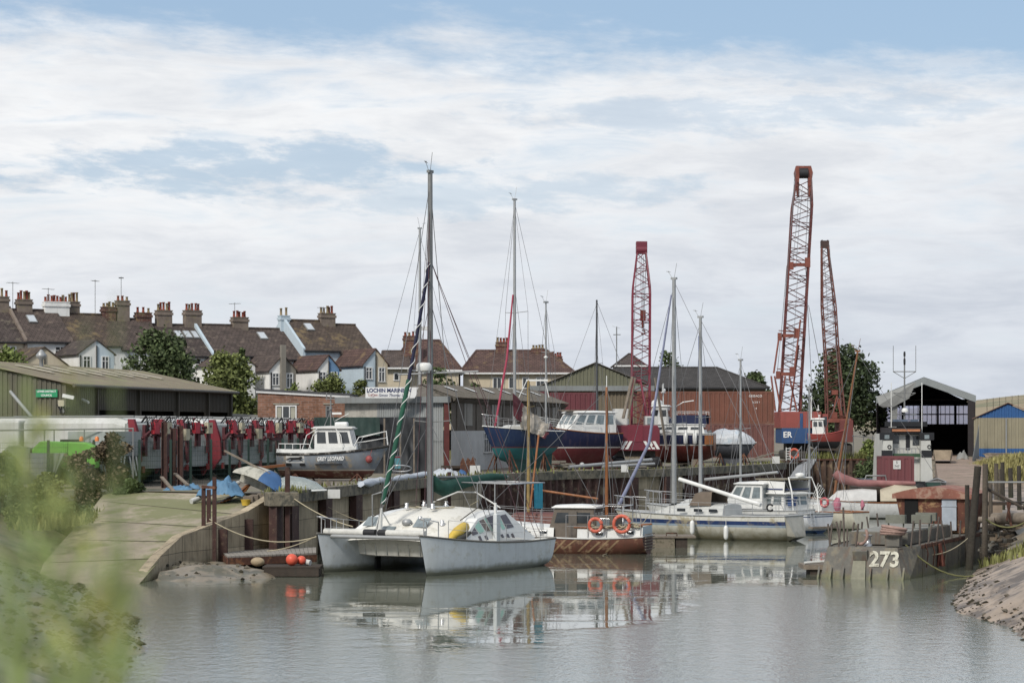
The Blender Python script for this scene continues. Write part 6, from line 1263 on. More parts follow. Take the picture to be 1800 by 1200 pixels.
# ---- navy and red motor yacht
nr_ = onquay('motor_yacht', 'navy motor yacht with deep red bottom and white glazed saloon, on trestles', 'motor boat', 1008, 149, math.atan2(-.48, -.88), 0); K = 1.0
nh = mat('navy_red_hull', hx('7b3238', .72), .35, .15, 1, .25, (.2, .14, .12), bands=bz([(.3, hx('d5d0c8', .85)), (.38, hx('20264a', .75))], K))
with up_(K):
    h, top = hull(nr_, nh, gelcoat, 6.0, 2.4, 1.75, 1.3, 1.2, .85, strake=varn, tw=.8, rake=.14, full=.45, sec=2.0)
    wheelhouse(nr_, -2.5, .9, 1.95, 1.25, 2.45, gelclean, .75, .05, None, 4, 3, gl=glassl, zwin=(.4, .92)); MB().box((-.3, .0, 2.6), (1.8, .9, .08)).tube((-1.4, -.5, 2.62), (.8, -.5, 2.62), .03, n=5).build('roof_rack', wood, nr_)
    rails(nr_, top, [.3, .5, .7, .85, .98], .55, wires=False, m_=gelclean); MB().loft([[Vector((1.4, y, -.6)), Vector((1.2, y, -.98)), Vector((-2.6, y, -.98)), Vector((-2.8, y, -.4))] for y in (-.12, .12)], True, True).build('keel', mat('red_keel', hx('7b3238', .6), .6, .2), nr_)
stands(nr_, [(1.8, -.6, .9), (.2, -.9, .85), (-2.0, -.9, .85), (1.8, .6, .9), (-2.0, .9, .85)], .5)
# navy-hulled yacht further back carrying a dark mast
ny = onquay('sailing_yacht', 'yacht behind the navy motor yacht, showing its dark grey mast only', 'yacht', 1049, 166, math.atan2(-.3, -.95), 0); K = 1.2
with up_(K):
    h, top = hull(ny, nh, gelcoat, 7, 2.3, 1.1, .9, .9, .7, strake=gelclean, tw=.5); cabin(ny, -1.2, 1.6, 1.5, 1.0, .9, 1.3, gelcoat)
    mast(ny, 0, 1.3, Z(527, 166)-Q-K, .085, mat('dark_spar', hx('4d4f52', .7), .5), sp=((.5, .8),), fore=top(.98, 1, .1), aft=top(0, 1, .1), chain=1.0, head=False, cz=1.0)
stands(ny, [(1.4, -.7, 1.0), (-1.4, -.8, 1.0), (1.4, .7, 1.0), (-1.4, .8, 1.0)], .5)
# ---- white, navy and varnish flybridge cruiser
fc = onquay('flybridge_cruiser', 'large white cruiser with navy topsides, varnished stern and red bottom beside the containers', 'motor boat', 1190, 158, math.atan2(.16, -1), 0); K = .75
fh = mat('cruiser_hull_navy', hx('74302c', .7), .4, .15, 1, .3, (.15, .08, .06), bands=bz([(.64, hx('cfcac2', .85)), (.71, hx('20294b', .75)), (1.33, hx('cfcfcb', .85))], K))
with up_(K):
    h, top = hull(fc, fh, gelclean, 4.9, 2.8, 1.85, 1.5, 1.42, .5, strake=steel, tw=.88, rake=.12, full=.45, sec=2.4)
    MB().add([top(0, 1, -.05)+Vector((-.02, 0, 0)), top(0, -1, -.05)+Vector((-.02, 0, 0)), top(0, -1, -1.1, .15)+Vector((-.02, 0, 0)), top(0, 1, -1.1, .15)+Vector((-.02, 0, 0))], [(0,1,2,3)]).build('transom_board', varn, fc)
    MB().add([top(.0, 1, -.12, -.02), top(.11, 1, -.12, -.02), top(.11, 1, -.7, .0), top(.0, 1, -.7, .0)], [(3,2,1,0)]).build('quarter_board', varn, fc)
    wheelhouse(fc, -1.9, 2.0, 2.4, 1.45, 1.98, gelclean, .6, .15, None, 4, 3, gl=glass, zwin=(.4, .75), over=.1)
    m = MB(); m.loft([[Vector((x, -1.2, 2.04)), Vector((x, -1.15, zt__)), Vector((x, 1.15, zt__)), Vector((x, 1.2, 2.04))] for x, zt__ in ((-2.0, 2.62), (.1, 2.62), (.4, 2.3))], False); m.build('navy_dodger', mat('navy_canvas', hx('232d52', .75), .8, .15, 2), fc)
    wheelhouse(fc, .45, 2.0, 1.8, 1.98, 3.15, gelclean, .5, .1, None, 2, 2, gl=glass, zwin=(.45, .85))
    MB().lathe((1.3, 0, 3.22), [(.36, 0), (.4, .08), (.34, .32), (.1, .45)], 14).build('satellite_dome', gelclean, fc)
    m = MB().tube((.9, 0, 3.2), (.9, 0, 4.7), .04, n=6).box((.9, 0, 4.1), (.2, 1.2, .06)).tube((.9, .5, 4.1), (.9, .5, 4.6), .03, n=5).ball((.9, -.5, 4.25), .12, 8, 6); m.build('mast', gelclean, fc)
    rails(fc, lambda t, s, dz=0, i=0: Vector((-2.0+2.1*t, s*1.15, 2.62+dz)), [0, .33, .66, 1], .22, m_=gelclean, wires=False); MB().path([(-.1, 1.1, 2.62), (-.1, 1.1, 3.2), (-.5, 1.1, 3.45), (-1.2, 1.1, 3.55)], .035, 5).build('davit', gelclean, fc)
    for x in (-.7, -1.3): MB().lathe((x, 1.5, .72), [(.03, 0), (.14, .08), (.15, .5), (.12, .7), (.03, .76)], 10).build('fender', gelclean, fc)
[MB().bx(x, x+.6, -.6, .6, 0, .5).build('keel_block', wood, fc) for x in (-1.6, 1.0)]; stands(fc, [(1.2, 1.0, .75), (-1.6, 1.1, .75)], .4)
# ---- shrink-wrapped grey yacht
sw = onquay('wrapped_yacht', 'grey keel yacht under silvery shrink-wrap, left of the stacked containers end', 'yacht', 1288, 163, math.atan2(-.2, 1), 0); K = .95
gh = mat('grey_primer_hull', hx('5d6068', .7), .6, .15, 1.2, .3, DIRT)
with up_(K):
    h, top = hull(sw, gh, gelcoat, 3.2, 1.7, .6, .5, .5, .5, strake=white, tw=.75, rake=.16, full=.5, sec=1.9)
    MB().loft([[Vector((.7, y, -.35)), Vector((.4, y, -.94)), Vector((-.7, y, -.94)), Vector((-.9, y, -.35))] for y in (-.12, .12)], True, True).build('keel', gh, sw)
    wr = MB(); rings = []
    for i in range(13):
        t = i/12; x = -1.6+3.1*t; hh = [.3, .75, .95, 1.02, 1.0, .98, .93, .94, .86, .78, .66, .48, .2][i]; wd = [.75, .85, .92, .95, .97, .97, .95, .92, .85, .75, .6, .42, .1][i]
        rings.append([Vector((x, wd*math.cos(a)*(1+.08*noise.noise(Vector((x*3, a*3, 1)))), .5+hh*abs(math.sin(a))**.7*(1+.14*noise.noise(Vector((x*2.5, a*4, 3)))))) for a in [math.pi*k/14 for k in range(15)]])
    wr.loft(rings, False, smooth=True); wr.build('shrink_wrap', mat('silver_plastic', hx('c3c7cc', .85), .35, .2, 3, bump=.9, bscale=5, patch=((.35, .42, .48), .25, 2.5)), sw)
    MB().path([(-1.2, -.75, .5), (-1.6, -.75, 1.35)], [.2, .24], 8).build('outboard_cover', mat('grey_canvas', hx('8e8f8c', .8)), sw)
stands(sw, [(.8, -.5, .85), (-.8, -.55, .85), (.8, .5, .85), (-.8, .55, .85)], .5)
# ---- small red fishing boat by the cranes
fb_ = onquay('fishing_boat', 'small red fishing boat with white wheelhouse ashore between the rusty cranes', 'fishing boat', 1452, 186, math.atan2(-.25, 1), 0); K = 1.3
with up_(K):
    h, top = hull(fb_, mat('red_fishing_hull', hx('3a3b3e', .6), .5, .15, 1.5, .3, DIRT, bands=bz([(.18, hx('a8463f', .66))], K)), deckm, 2.7, 1.3, 1.05, .75, .78, .45, strake=mat('red_rail', hx('c0504a', .8), .5), tw=.8, rake=.12, sec=2.2, flare=.2)
    wheelhouse(fb_, -1.0, -.05, .95, .75, 1.85, gelclean, .15, 0, None, 2, 2, gl=glass, zwin=(.5, .88)); MB().tube((-.6, 0, 1.9), (-.6, 0, 3.0), .04, n=6).box((-.6, 0, 2.6), (.2, .6, .08)).ball((-.55, 0, 2.1), .2, 8, 6).build('mast', gelclean, fb_)
    MB().path([(-1.1, -.3, 1.8), (-1.1, -.3, 3.6)], .06, 6).build('flare_tube', gelclean, fb_)
MB().bx(-1.0, -.7, -.6, .6, 0, .95).bx(.4, .7, -.6, .6, 0, .95).bx(-1.4, 1.1, -.8, -.55, .8, .95).build('cradle', woodd, fb_)

# ================================================================ SHIPPING CONTAINERS
def container(lab, px0, d, Lm, z0, h, col, rz=0, marks=True, depth=2.44, endcol=None, name='shipping_container'):
    t = thing(name, lab, 'container', (X(px0, d), d, z0), rz, 'red shipping containers'); m = MB(); m.corr((.12, .03), (Lm-.12, .03), .14, h-.12, .34, .045); m.corr((Lm-.02, .12), (Lm-.02, depth-.12), .14, h-.12, .3, .04); m.corr((.02, depth-.12), (.02, .12), .14, h-.12, .3, .04); m.corr((Lm-.12, depth-.02), (.12, depth-.02), .14, h-.12, .34, .04); m.build('side_panel', col, t)
    f = MB()
    for x in (0, Lm-.12):
        for y in (0, depth-.12): f.bx(x, x+.12, y, y+.12, 0, h)
    for z in (0, h-.12):
        for y in (0, depth-.12): f.bx(.12, Lm-.12, y+.002, y+.118, z+.002, z+.13)
        for x in (0, Lm-.12): f.bx(x+.002, x+.118, .12, depth-.12, z+.002, z+.13)
    f.build('frame', col, t); MB().bx(.1, Lm-.1, .1, depth-.1, h-.05, h-.02).build('roof', endcol or col, t)
    return t
r1 = mat('container_red', hx('87513f', .68), .6, .15, .5, .5, (.10, .06, .04), patch=((.16, .08, .06), .2, 1.2)); r2 = mat('container_pinkred', hx('7e4f48', .68), .65, .15, .5, .55, (.12, .07, .05), patch=((.2, .1, .08), .25, 1.2)); r3 = mat('container_maroon', hx('773840', .72), .6, .15, .7, .4, (.1, .06, .05))
zc = Z(804.5, 174); hc = Z(745, 174)-zc
ct1 = container('lower pinkish-red container at the right end of the stack', 1195, 176, (1360-1195)*176/FP, zc, hc, r2, -R(3)); ct2 = container('upper brick-red container with white markings, on top of the pinkish-red one', 1120, 176.2, (1358-1118)*176/FP, zc+hc+.03, Z(688, 176)-zc-hc-.03, r1, -R(3))
L_ = (1358-1118)*176/FP
for w_, x, z, hh in (('GESEACO', L_-1.35, 2.0, .22), ('3 2 0 1', L_-1.3, 1.55, .2), ('4', L_-1.3, 1.1, .2)): text(w_, hh, lw, ct2, (x, -.02, z), (1, 0, 0), (0, 0, 1), 'marking', .003)
MB().bx(L_-1.8, L_-.5, -.02, -.004, 0.9-.5, 2.0-1.75).build('marking_patch', white, ct1) if 0 else None
ct3 = container('maroon container behind the boatyard shed, beside the navy motor yacht', 966, 186, (1049-966)*186/FP, Q, Z(690, 186)-Q, r3, -R(4)); text('CLOU 4', .2, lw, ct3, (2.7, -.02, 2.2), (1, 0, 0), (0, 0, 1), 'marking', .003)
container('far maroon container with white top stripe, left of the nearer maroon one', 924, 190, 1.75, Q, Z(688, 190)-Q, r3, 0)
ct4 = container('small dark red container on the workboat berth, white number panel high on it', 1551, 139, (1607-1551)*139/FP, Z(856, 139), Z(802, 139)-Z(856, 139), mat('container_plum', hx('82464a', .72), .6, .15, .6, .4, (.1, .06, .05)), 0, depth=2.2, name='small_container')
MB().bx(.62, 1.05, -.03, -.01, 1.05, 1.55).build('number_panel', white, ct4); text('5', .22, black, ct4, (.83, -.035, 1.42), (1, 0, 0), (0, 0, 1), 'marking', .002); text('747', .2, black, ct4, (.83, -.035, 1.2), (1, 0, 0), (0, 0, 1), 'marking', .002)
rf = thing('work_raft', 'dark flat raft carrying the small plum container', 'raft', (X(1579, 140), 140, 0)); MB().bx(-2.4, 1.6, -1.2, 3, -.3, Z(856, 139)-.002).build('deck', woodd, rf); MB().path([(-2.2, -1.0, 1.8), (-2.0, -1.0, 2.4), (-.9, -1.0, 2.4), (-.8, -1.0, 1.8)], .05, 6).build('rail', alumd, rf)
# ================================================================ CRANES
def lattice(parent, p, q, w0, w1, wm=None, n=14, ch=.06, br=.032, m_=None, side=Vector((1, 0, 0)), name='jib', taper=.18, dep=None):
    p = Vector(p); q = Vector(q); ax = (q-p).normalized(); s = (side-ax*side.dot(ax)).normalized(); b_ = ax.cross(s); wm = wm or max(w0, w1); dep = dep or 1.0
    def wd(f): return w0+(wm-w0)*min(1, f/taper) if f < .5 else w1+(wm-w1)*min(1, (1-f)/taper)
    lv = [[p.lerp(q, i/n)+s*(sx*wd(i/n)/2)+b_*(sy*wd(i/n)*dep/2) for sx, sy in ((-1,-1), (1,-1), (1,1), (-1,1))] for i in range(n+1)]
    m = MB()
    for i in range(n):
        for k in range(4): m.tube(lv[i][k], lv[i+1][k], ch, n=5, cap=False); a = lv[i][k] if i % 2 else lv[i][(k+1)%4]; b2 = lv[i+1][(k+1)%4] if i % 2 else lv[i+1][k]; m.tube(a, b2, br, n=4, cap=False)
        if i % 3 == 0:
            for k in range(4): m.tube(lv[i][k], lv[i][(k+1)%4], br, n=4, cap=False)
    return m.build(name, m_, parent), lv
crim = mat('crimson_paint', hx('8f3142', .68), .45, .15, 1.2, .35, (.08, .03, .03)); crimd = mat('crimson_body', hx('80303f', .75), .45, .12, 1, .3, (.1, .04, .04)); chv = gelclean
c1o = thing('crawler_crane', 'crimson lattice-boom crane with white hazard stripes on its counterweight', 'crane', (X(1119, 150), 150, Q), 0, 'lattice cranes'); s_ = 150/FP; gx = lambda px: (px-1119)*s_; gz = lambda y: Z(y, 150)-Q
body = MB(); body.prism([(gx(1077), 0, gz(792)), (gx(1160), 0, gz(792)), (gx(1160), 0, gz(756)), (gx(1156), 0, gz(747)), (gx(1081), 0, gz(747)), (gx(1078), 0, gz(756))], (0, 4.2, 0)); bo1 = body.build('counterweight', crimd, c1o, bevel=.05)
MB().bx(gx(1103), gx(1130), -.03, .2, gz(776), gz(747)+.03).build('centre_panel', crim, bo1)
for x0, dx in ((1080, 1), (1128, 1)):
    for k in range(3): x = gx(x0+4+8*k); MB().prism([(x-.05, -.035, gz(775)), (x+.14, -.035, gz(775)), (x+.42*1, -.035, gz(789)), (x+.23, -.035, gz(789))] if x0 > 1100 else [(x+.23, -.035, gz(775)), (x+.42, -.035, gz(775)), (x+.14, -.035, gz(789)), (x-.05, -.035, gz(789))], (0, .02, 0)).build('hazard_stripe', chv, bo1)
for px in (1100, 1140, 1148): MB().tube((gx(px), -.04, gz(784)), (gx(px), 0, gz(784)), .07, n=10).build('lamp', mat('lamp_red', hx('6b1820', .8), .2), bo1)
MB().bx(gx(1081), gx(1106), .3, 3.5, gz(747)+.02, gz(718)).build('cab', white, c1o) ; cb = MB().bx(gx(1135), gx(1157), .3, 2.2, gz(747)+.02, gz(731)); cbo = cb.build('operator_cab', gelcoat, c1o); MB().bx(gx(1138), gx(1150), .26, .3, gz(745), gz(734)).build('window', glassl, cbo)
for sgn in (-1, 1):
    tr = MB().bx(sgn*1.1-.35, sgn*1.1+.35, .3, 4.5, .1, .75); to_ = tr.build('track', black, c1o, bevel=.2)
    for k in range(4): MB().tube((sgn*1.1-.4, .8+1.0*k, .42), (sgn*1.1+.4, .8+1.0*k, .42), .3, n=12).build('road_wheel', mat('greasy_steel', hx('4a4540', .7), .7, .3), to_)
MB().bx(-1.2, 1.2, .5, 4, .76, gz(792)+.02).build('turntable', mat('greasy_steel', (.06, .055, .05)), c1o)
tpv = W(1128, 426, 154); bq = Vector((gx(1132), 4.0, gz(747))); lattice(c1o, bq, Vector((gx(1136), 5.5, gz(433))), 1.15, .55, 1.12, 20, .055, .026, crim, taper=.22)
MB().box((gx(1136), 5.5, gz(424)), (.72, .6, .8)).tube((gx(1136)-.35, 5.4, gz(428)), (gx(1136)+.35, 5.4, gz(428)), .28, n=12).build('jib_head', crimd, c1o, bevel=.04)
m = MB()
for a, b in ((-.5, -.3), (.5, .3)): m.tube((gx(1120)+a*1.6, 1.0, gz(747)), (gx(1122)+b, 3.0, gz(668)), .07, n=6).tube((gx(1120)+a*1.6, 3.6, gz(747)), (gx(1122)+b, 3.0, gz(668)), .05, n=6)
m.tube((gx(1114), 3.0, gz(668)), (gx(1132), 3.0, gz(668)), .12, n=8).lathe((gx(1118), 2.9, gz(672)), [(.2, 0), (.25, .1), (.2, .3)], 10); m.build('a_frame', crim, c1o)
m = MB()
for k in (-.12, 0, .12): m.tube((gx(1136)+k, 5.3, gz(440)), (gx(1138)+k*.5, 5.1, gz(545)), .015, n=4, cap=False)
for k in (-.3, .3): m.tube((gx(1136)+k, 5.2, gz(435)), (gx(1123)+k, 3.0, gz(668)), .018, n=4, cap=False)
m.build('hoist_rope', wire, c1o); m = MB().box((gx(1138), 5.1, gz(548)), (.34, .25, .7)).tube((gx(1138), 5.1, gz(558)), (gx(1138), 5.1, gz(570)), .09, n=8).torus((gx(1138), 5.1, gz(578)), .13, .05, (0, 1, 0), 12, 6, -30, 230); m.build('hook_block', mat('hook_red', hx('7b3528', .75), .6, .3, 4), c1o)
m = MB().beam((gx(1095), -.3, gz(735)), (gx(1112), .2, gz(662)), .2, .08).beam((gx(1104), -.2, gz(735)), (gx(1117), .2, gz(664)), .1, .08); tag(m.build('ladder_boards', wood), None)
o = bpy.data.objects['ladder_boards']; o.location += Vector(c1o.location); tag(o, 'pair of weathered planks leaning beside the crimson crane', 'planks')
m = MB().beam(W(1152, 664, 149.5), W(1172, 790, 149), .22, .06); tag(m.build('leaning_plank', wood), 'single brown plank leaning right of the crimson boom', 'plank')
# large orange-red crane
ora = mat('orange_red_rust', hx('80423a', .58), .65, .35, 2, .4, (.06, .035, .03), patch=((.12, .04, .05), .3, 3)); orl = mat('orange_paint', hx('985040', .66), .6, .25, 2, .4, (.08, .04, .03)); salm = mat('salmon_red_paint', hx('b0564d', .68), .5, .12, 1, .4, (.12, .05, .04)); blu2 = mat('blue_machine_paint', hx('38609a', .62), .5, .12, 1, .3, (.05, .06, .08))
D2 = 186; c2o = thing('lattice_crane', 'tall orange-red lattice crane with salmon and blue machinery house', 'crane', (X(1405, D2), D2, Q), 0, 'lattice cranes'); s_ = D2/FP; gx = lambda px: (px-1405)*s_; gz = lambda y: Z(y, D2)-Q
MB().bx(gx(1372), gx(1444), 0, 4.5, gz(752), gz(723)).build('machinery_house', salm, c2o, bevel=.03); MB().bx(gx(1374), gx(1424), -.05, 4.4, gz(779), gz(752)-.01).build('lower_house', blu2, c2o, bevel=.03)
MB().bx(gx(1406), gx(1411), -.06, 0, gz(775), gz(726)).bx(gx(1424), gx(1446), .3, 3, gz(766), gz(752)-.01).build('blue_strut', blu2, c2o); MB().bx(gx(1436), gx(1443), -.04, 0, gz(746), gz(730)).bx(gx(1446), gx(1456), .2, 2.5, gz(762), gz(727)).build('cab_side', salm, c2o); MB().bx(gx(1447), gx(1454), .15, .2, gz(748), gz(732)).build('window', glass, c2o)
text('ER', .62, lw, c2o, (gx(1384), -.09, gz(764)), (1, 0, 0), (0, 0, 1), 'lettering', .004, bold=.012); MB().bx(gx(1378), gx(1460), .5, 3.9, .1, .8).build('track', mat('greasy_steel', (.06, .055, .05)), c2o, bevel=.2); MB().bx(gx(1385), gx(1425), 1, 3, .8, gz(779)-.01).build('turntable', MATS['greasy_steel'], c2o)
q2 = Vector((gx(1429), 6.0, gz(304))); lattice(c2o, (gx(1394), 2.2, gz(722)), q2, 1.6, 1.15, 1.55, 26, .075, .034, ora, taper=.12, dep=.7)
m = MB()
for k, sg in ((-.62, -1), (.62, 1)):
    m.prism([(gx(1429)+k*.55, 5.9, gz(277)), (gx(1429)+k*.95, 5.9, gz(277)), (gx(1429)+k*1.2, 5.9, gz(290)), (gx(1429)+k*1.0, 5.9, gz(308)), (gx(1429)+k*.8, 5.9, gz(332)), (gx(1429)+k*.6, 5.9, gz(332))][::sg], (0, .5, 0))
m.bx(gx(1429)-.5, gx(1429)+.5, 5.95, 6.35, gz(284), gz(277)); m.build('jib_head', orl, c2o); MB().tube((gx(1429)-.35, 6.1, gz(290)), (gx(1429)+.35, 6.1, gz(290)), .42, n=14).build('sheave', black, c2o)
for y, w0, w1, nm in ((459, 1400, 1434, 'upper_bridle'), (588, 1374, 1409, 'middle_bridle'), (657, 1366, 1396, 'lower_bridle')):
    dd = 5.0 if y < 500 else 3.0 if y < 620 else 1.0; m = MB().bx(gx(w0), gx(w1), dd-1.0, dd-.75, gz(y+3), gz(y-3)); m.box((gx(w1-3), dd-.9, gz(y-4)), (.4, .4, .75)).box((gx(w0+2), dd-.9, gz(y+2)), (.3, .4, .6)); m.tube((gx(w0), dd-.9, gz(y-9)), (gx(w1), dd-.9, gz(y-7)), .04, n=5); m.build(nm, orl, c2o)
m = MB()
for a, b, c_, d_ in ((1397, 305, 1387, 466), (1387, 466, 1373, 590), (1427, 305, 1421, 466), (1374, 590, 1366, 657), (1396, 300, 1381, 520), (1405, 330, 1396, 460), (1409, 330, 1402, 460), (1420, 330, 1419, 440), (1423, 540, 1442, 640), (1421, 470, 1428, 690), (1400, 480, 1392, 650)): m.tube((gx(a+(14 if b < 350 else 8 if b < 500 else 4)), 4.6 if b < 480 else 2, gz(b-(12 if b < 350 else 6))), (gx(c_+(8 if d_ < 500 else 4)), 4.0 if d_ < 480 else 1.6, gz(d_)), .022, n=4, cap=False)
m.build('hoist_rope', wire, c2o)
m = MB()
for a, b, c_, d_ in ((1373, 597, 1363, 655), (1360, 660, 1366, 722), (1392, 660, 1404, 722), (1366, 660, 1376, 722), (1385, 660, 1374, 722), (1409, 605, 1392, 722), (1412, 560, 1398, 660)): m.tube((gx(a), 1.8, gz(b)), (gx(c_), 1.2, gz(d_)), .07, n=6)
m.build('gantry', orl, c2o)
MB().torus((gx(1427), 5.8, gz(333)), .42, .012, (0, 1, 0), 18, 4).build('loose_cable', wire, c2o)
# dark rusty crane behind
D3 = 207; c3o = thing('lattice_crane', 'slender dark rusty lattice crane standing before the big tree, red box at its foot', 'crane', (X(1478, D3), D3, Q), 0, 'lattice cranes'); s_ = D3/FP; gx = lambda px: (px-1478)*s_; gz = lambda y: Z(y, D3)-Q
dr_ = mat('dark_rust_lattice', hx('56423d', .62), .75, .35, 2); lattice(c3o, (gx(1474), 1.8, gz(736)), (gx(1463), 5, gz(428)), 1.5, .55, 1.15, 30, .07, .03, mat('rust_lattice', hx('754237', .68), .7, .35, 2), taper=.35)
MB().box((gx(1463), 5, gz(422)), (.7, .6, .65)).bx(gx(1457), gx(1459), 4.8, 5.2, gz(422), gz(414)).bx(gx(1467), gx(1469), 4.8, 5.2, gz(422), gz(414)).build('jib_head', dr_, c3o); MB().bx(gx(1477), gx(1500), 0, 3.6, gz(777), gz(738)).build('counterweight', mat('box_red', hx('8a4541', .6), .6, .2, 1, .4, DIRT), c3o, bevel=.04); MB().bx(gx(1458), gx(1498), .5, 3.2, gz(742), gz(735)).bx(gx(1464), gx(1474), .8, 2.2, gz(735)+.02, gz(724)).build('winch_frame', orl, c3o); MB().bx(gx(1455), gx(1500), .3, 3.4, 0, 1.2).build('track', MATS['greasy_steel'], c3o, bevel=.25)
m = MB()
for a, b, c_, d_, dd in ((1470, 424, 1474, 580, 4.4), (1474, 582, 1482, 720, 2.5), (1459, 434, 1464, 555, 4.4)): m.tube((gx(a), dd, gz(b)), (gx(c_), dd-1.4, gz(d_)), .022, n=4, cap=False)
m.build('hoist_rope', wire, c3o); m = MB()
for a, b, c_, d_ in ((1474, 690, 1482, 735), (1476, 690, 1466, 735), (1479, 700, 1484, 735)): m.tube((gx(a), 1.4, gz(b)), (gx(c_), 1.2, gz(d_)), .08, n=6)
m.box((gx(1471), 1.4, gz(689)), (.5, .4, .4)); m.build('gantry', orl, c3o)
# ================================================================ BLACK AND WHITE TUG
tg = thing('tug', 'black and white workboat facing away with tall white mast and aerials, before the open shed', 'workboat', (X(1596, 147), 147, 0), 0); s_ = 147/FP; gx = lambda px: (px-1596)*s_; gz = lambda y: Z(y, 147)
whp = mat('tug_white', hx('c7c7c0', .82), .5, .12, 1, .35, (.3, .28, .24)); bkp = mat('tug_black', hx('2b2c30', .7), .5, .2, 1)
MB().loft([[Vector((gx(1546)-.2, y, -.4)), Vector((gx(1542)-.2, y, 1.9)), Vector((gx(1648)+.2, y, 1.9)), Vector((gx(1645)+.2, y, -.4))] for y in (-.9, 9)], True, True).build('hull', bkp, tg); 
for a, b in ((1548, 1568), (1618, 1638)):
    p = [(gx(a), -.2, 1.85), (gx(b), -.2, 1.85), (gx(b), -.2, gz(762)), (gx(a+4 if a < 1600 else a), -.2, gz(762)), ] if a < 1600 else [(gx(a), -.2, 1.85), (gx(b+1), -.2, 1.85), (gx(b-4), -.2, gz(762)), (gx(a), -.2, gz(762))]
    o = MB().prism(p, (0, 3.5, 0)).build('wing_house', whp, tg); MB().bx(gx(a)+.02, gx(b)-.02, -.24, -.201, gz(803), gz(791)).build('black_band', bkp, o); MB().bx(gx(a)-.1, gx(b)+.1, -.24, -.201, gz(773), gz(760)).build('black_band', bkp, o); MB().bx(gx(a)+.2, gx(b)-.2, -.26, -.241, gz(771), gz(764)).build('window', glassl, o); MB().torus(((gx(a)+gx(b))/2+.15, -.22, gz(785)), .1, .03, (0, 1, 0), 12, 5).build('porthole', black, o)
MB().bx(gx(1568), gx(1618), .4, 4, 1.85, gz(763)).build('deckhouse', whp, tg); MB().bx(gx(1566), gx(1620), .0, 4.2, gz(762), gz(751)).build('bridge_deck', bkp, tg)
for a, b, y0, y1, nm, mm in ((1570, 1582, 779, 764, 'window', glass), (1594, 1601, 790, 764, 'door', bkp), (1606, 1618, 782, 766, 'window', glass)): MB().bx(gx(a), gx(b), .36, .4, gz(y0), gz(y1)).build(nm, mm, tg)
grn = mat('green_bulwark', hx('3c5f42', .7), .6, .2); MB().bx(gx(1568), gx(1618), .0, .08, gz(803), gz(797)).build('bulwark', grn, tg); rl = MB()
for k in range(8): rl.tube((gx(1568+7*k), .05, gz(800)), (gx(1568+7*k), .05, gz(788)), .025, n=5)
rl.tube((gx(1568), .05, gz(788)), (gx(1618), .05, gz(788)), .03, n=5); rl.build('rail', steel, tg)
mb = MB(True); mb.bx(X(1568, 147), X(1617, 147), 146.9, 149, Z(758, 147), Z(754, 147)); mb.build('orange_raft_deck', mat('orange_deck', hx('c07a50', .8), .6), tg)
m = MB().tube((gx(1597), 1.5, gz(752)), (gx(1597), 1.5, gz(618)), .06, .04, n=7); m.tube((gx(1577), 1.5, gz(652)), (gx(1617), 1.5, gz(652)), .03, n=5).tube((gx(1578), 1.5, gz(690)), (gx(1616), 1.5, gz(690)), .03, n=5).tube((gx(1574), 1.5, gz(728)), (gx(1618), 1.5, gz(728)), .03, n=5)
for px in (1577, 1617): m.tube((gx(px), 1.5, gz(653)), (gx(px), 1.5, gz(606)), .018, n=4)
for px in (1577, 1617): m.tube((gx(px), 1.5, gz(652)), (gx(1597), 1.5, gz(664)), .02, n=4).tube((gx(px), 1.5, gz(690)), (gx(1597), 1.5, gz(700)), .02, n=4)
m.build('mast', alumd, tg); MB().lathe((gx(1597), 1.5, gz(625)), [(.06, 0), (.07, .15), (.05, .3)], 8).lathe((gx(1597), 1.5, gz(640)), [(.06, 0), (.07, .3), (.05, .4)], 8).build('lamp', black, tg)
MB().lathe((gx(1597), 1.3, gz(724)), [(.2, 0), (.22, .1), (.15, .25)], 12).build('radar', gelclean, tg)
for px, yt in ((1568, 672), (1622, 672)): MB().tube((gx(px), .3, gz(760)), (gx(px), .3, gz(yt)), .025, n=5).build('whip_aerial', gelclean, tg)
tw_ = MB().torus((gx(1610), -.95, 1.2), .45, .16, (0, 1, 0), 16, 8); tw_.build('tyre_fender', black, tg); m = MB(); m.beam((gx(1560), 1.0, gz(745)), (gx(1635), 1.0, gz(745)), .08, .3); m.build('bridge_screen', bkp, tg); MB().box((gx(1588), 1.2, gz(741)), (.9, .3, .3)).box((gx(1613), 1.2, gz(741)), (.45, .3, .3)).build('searchlight', mat('blue_grey', hx('5f6f85', .7)), tg)
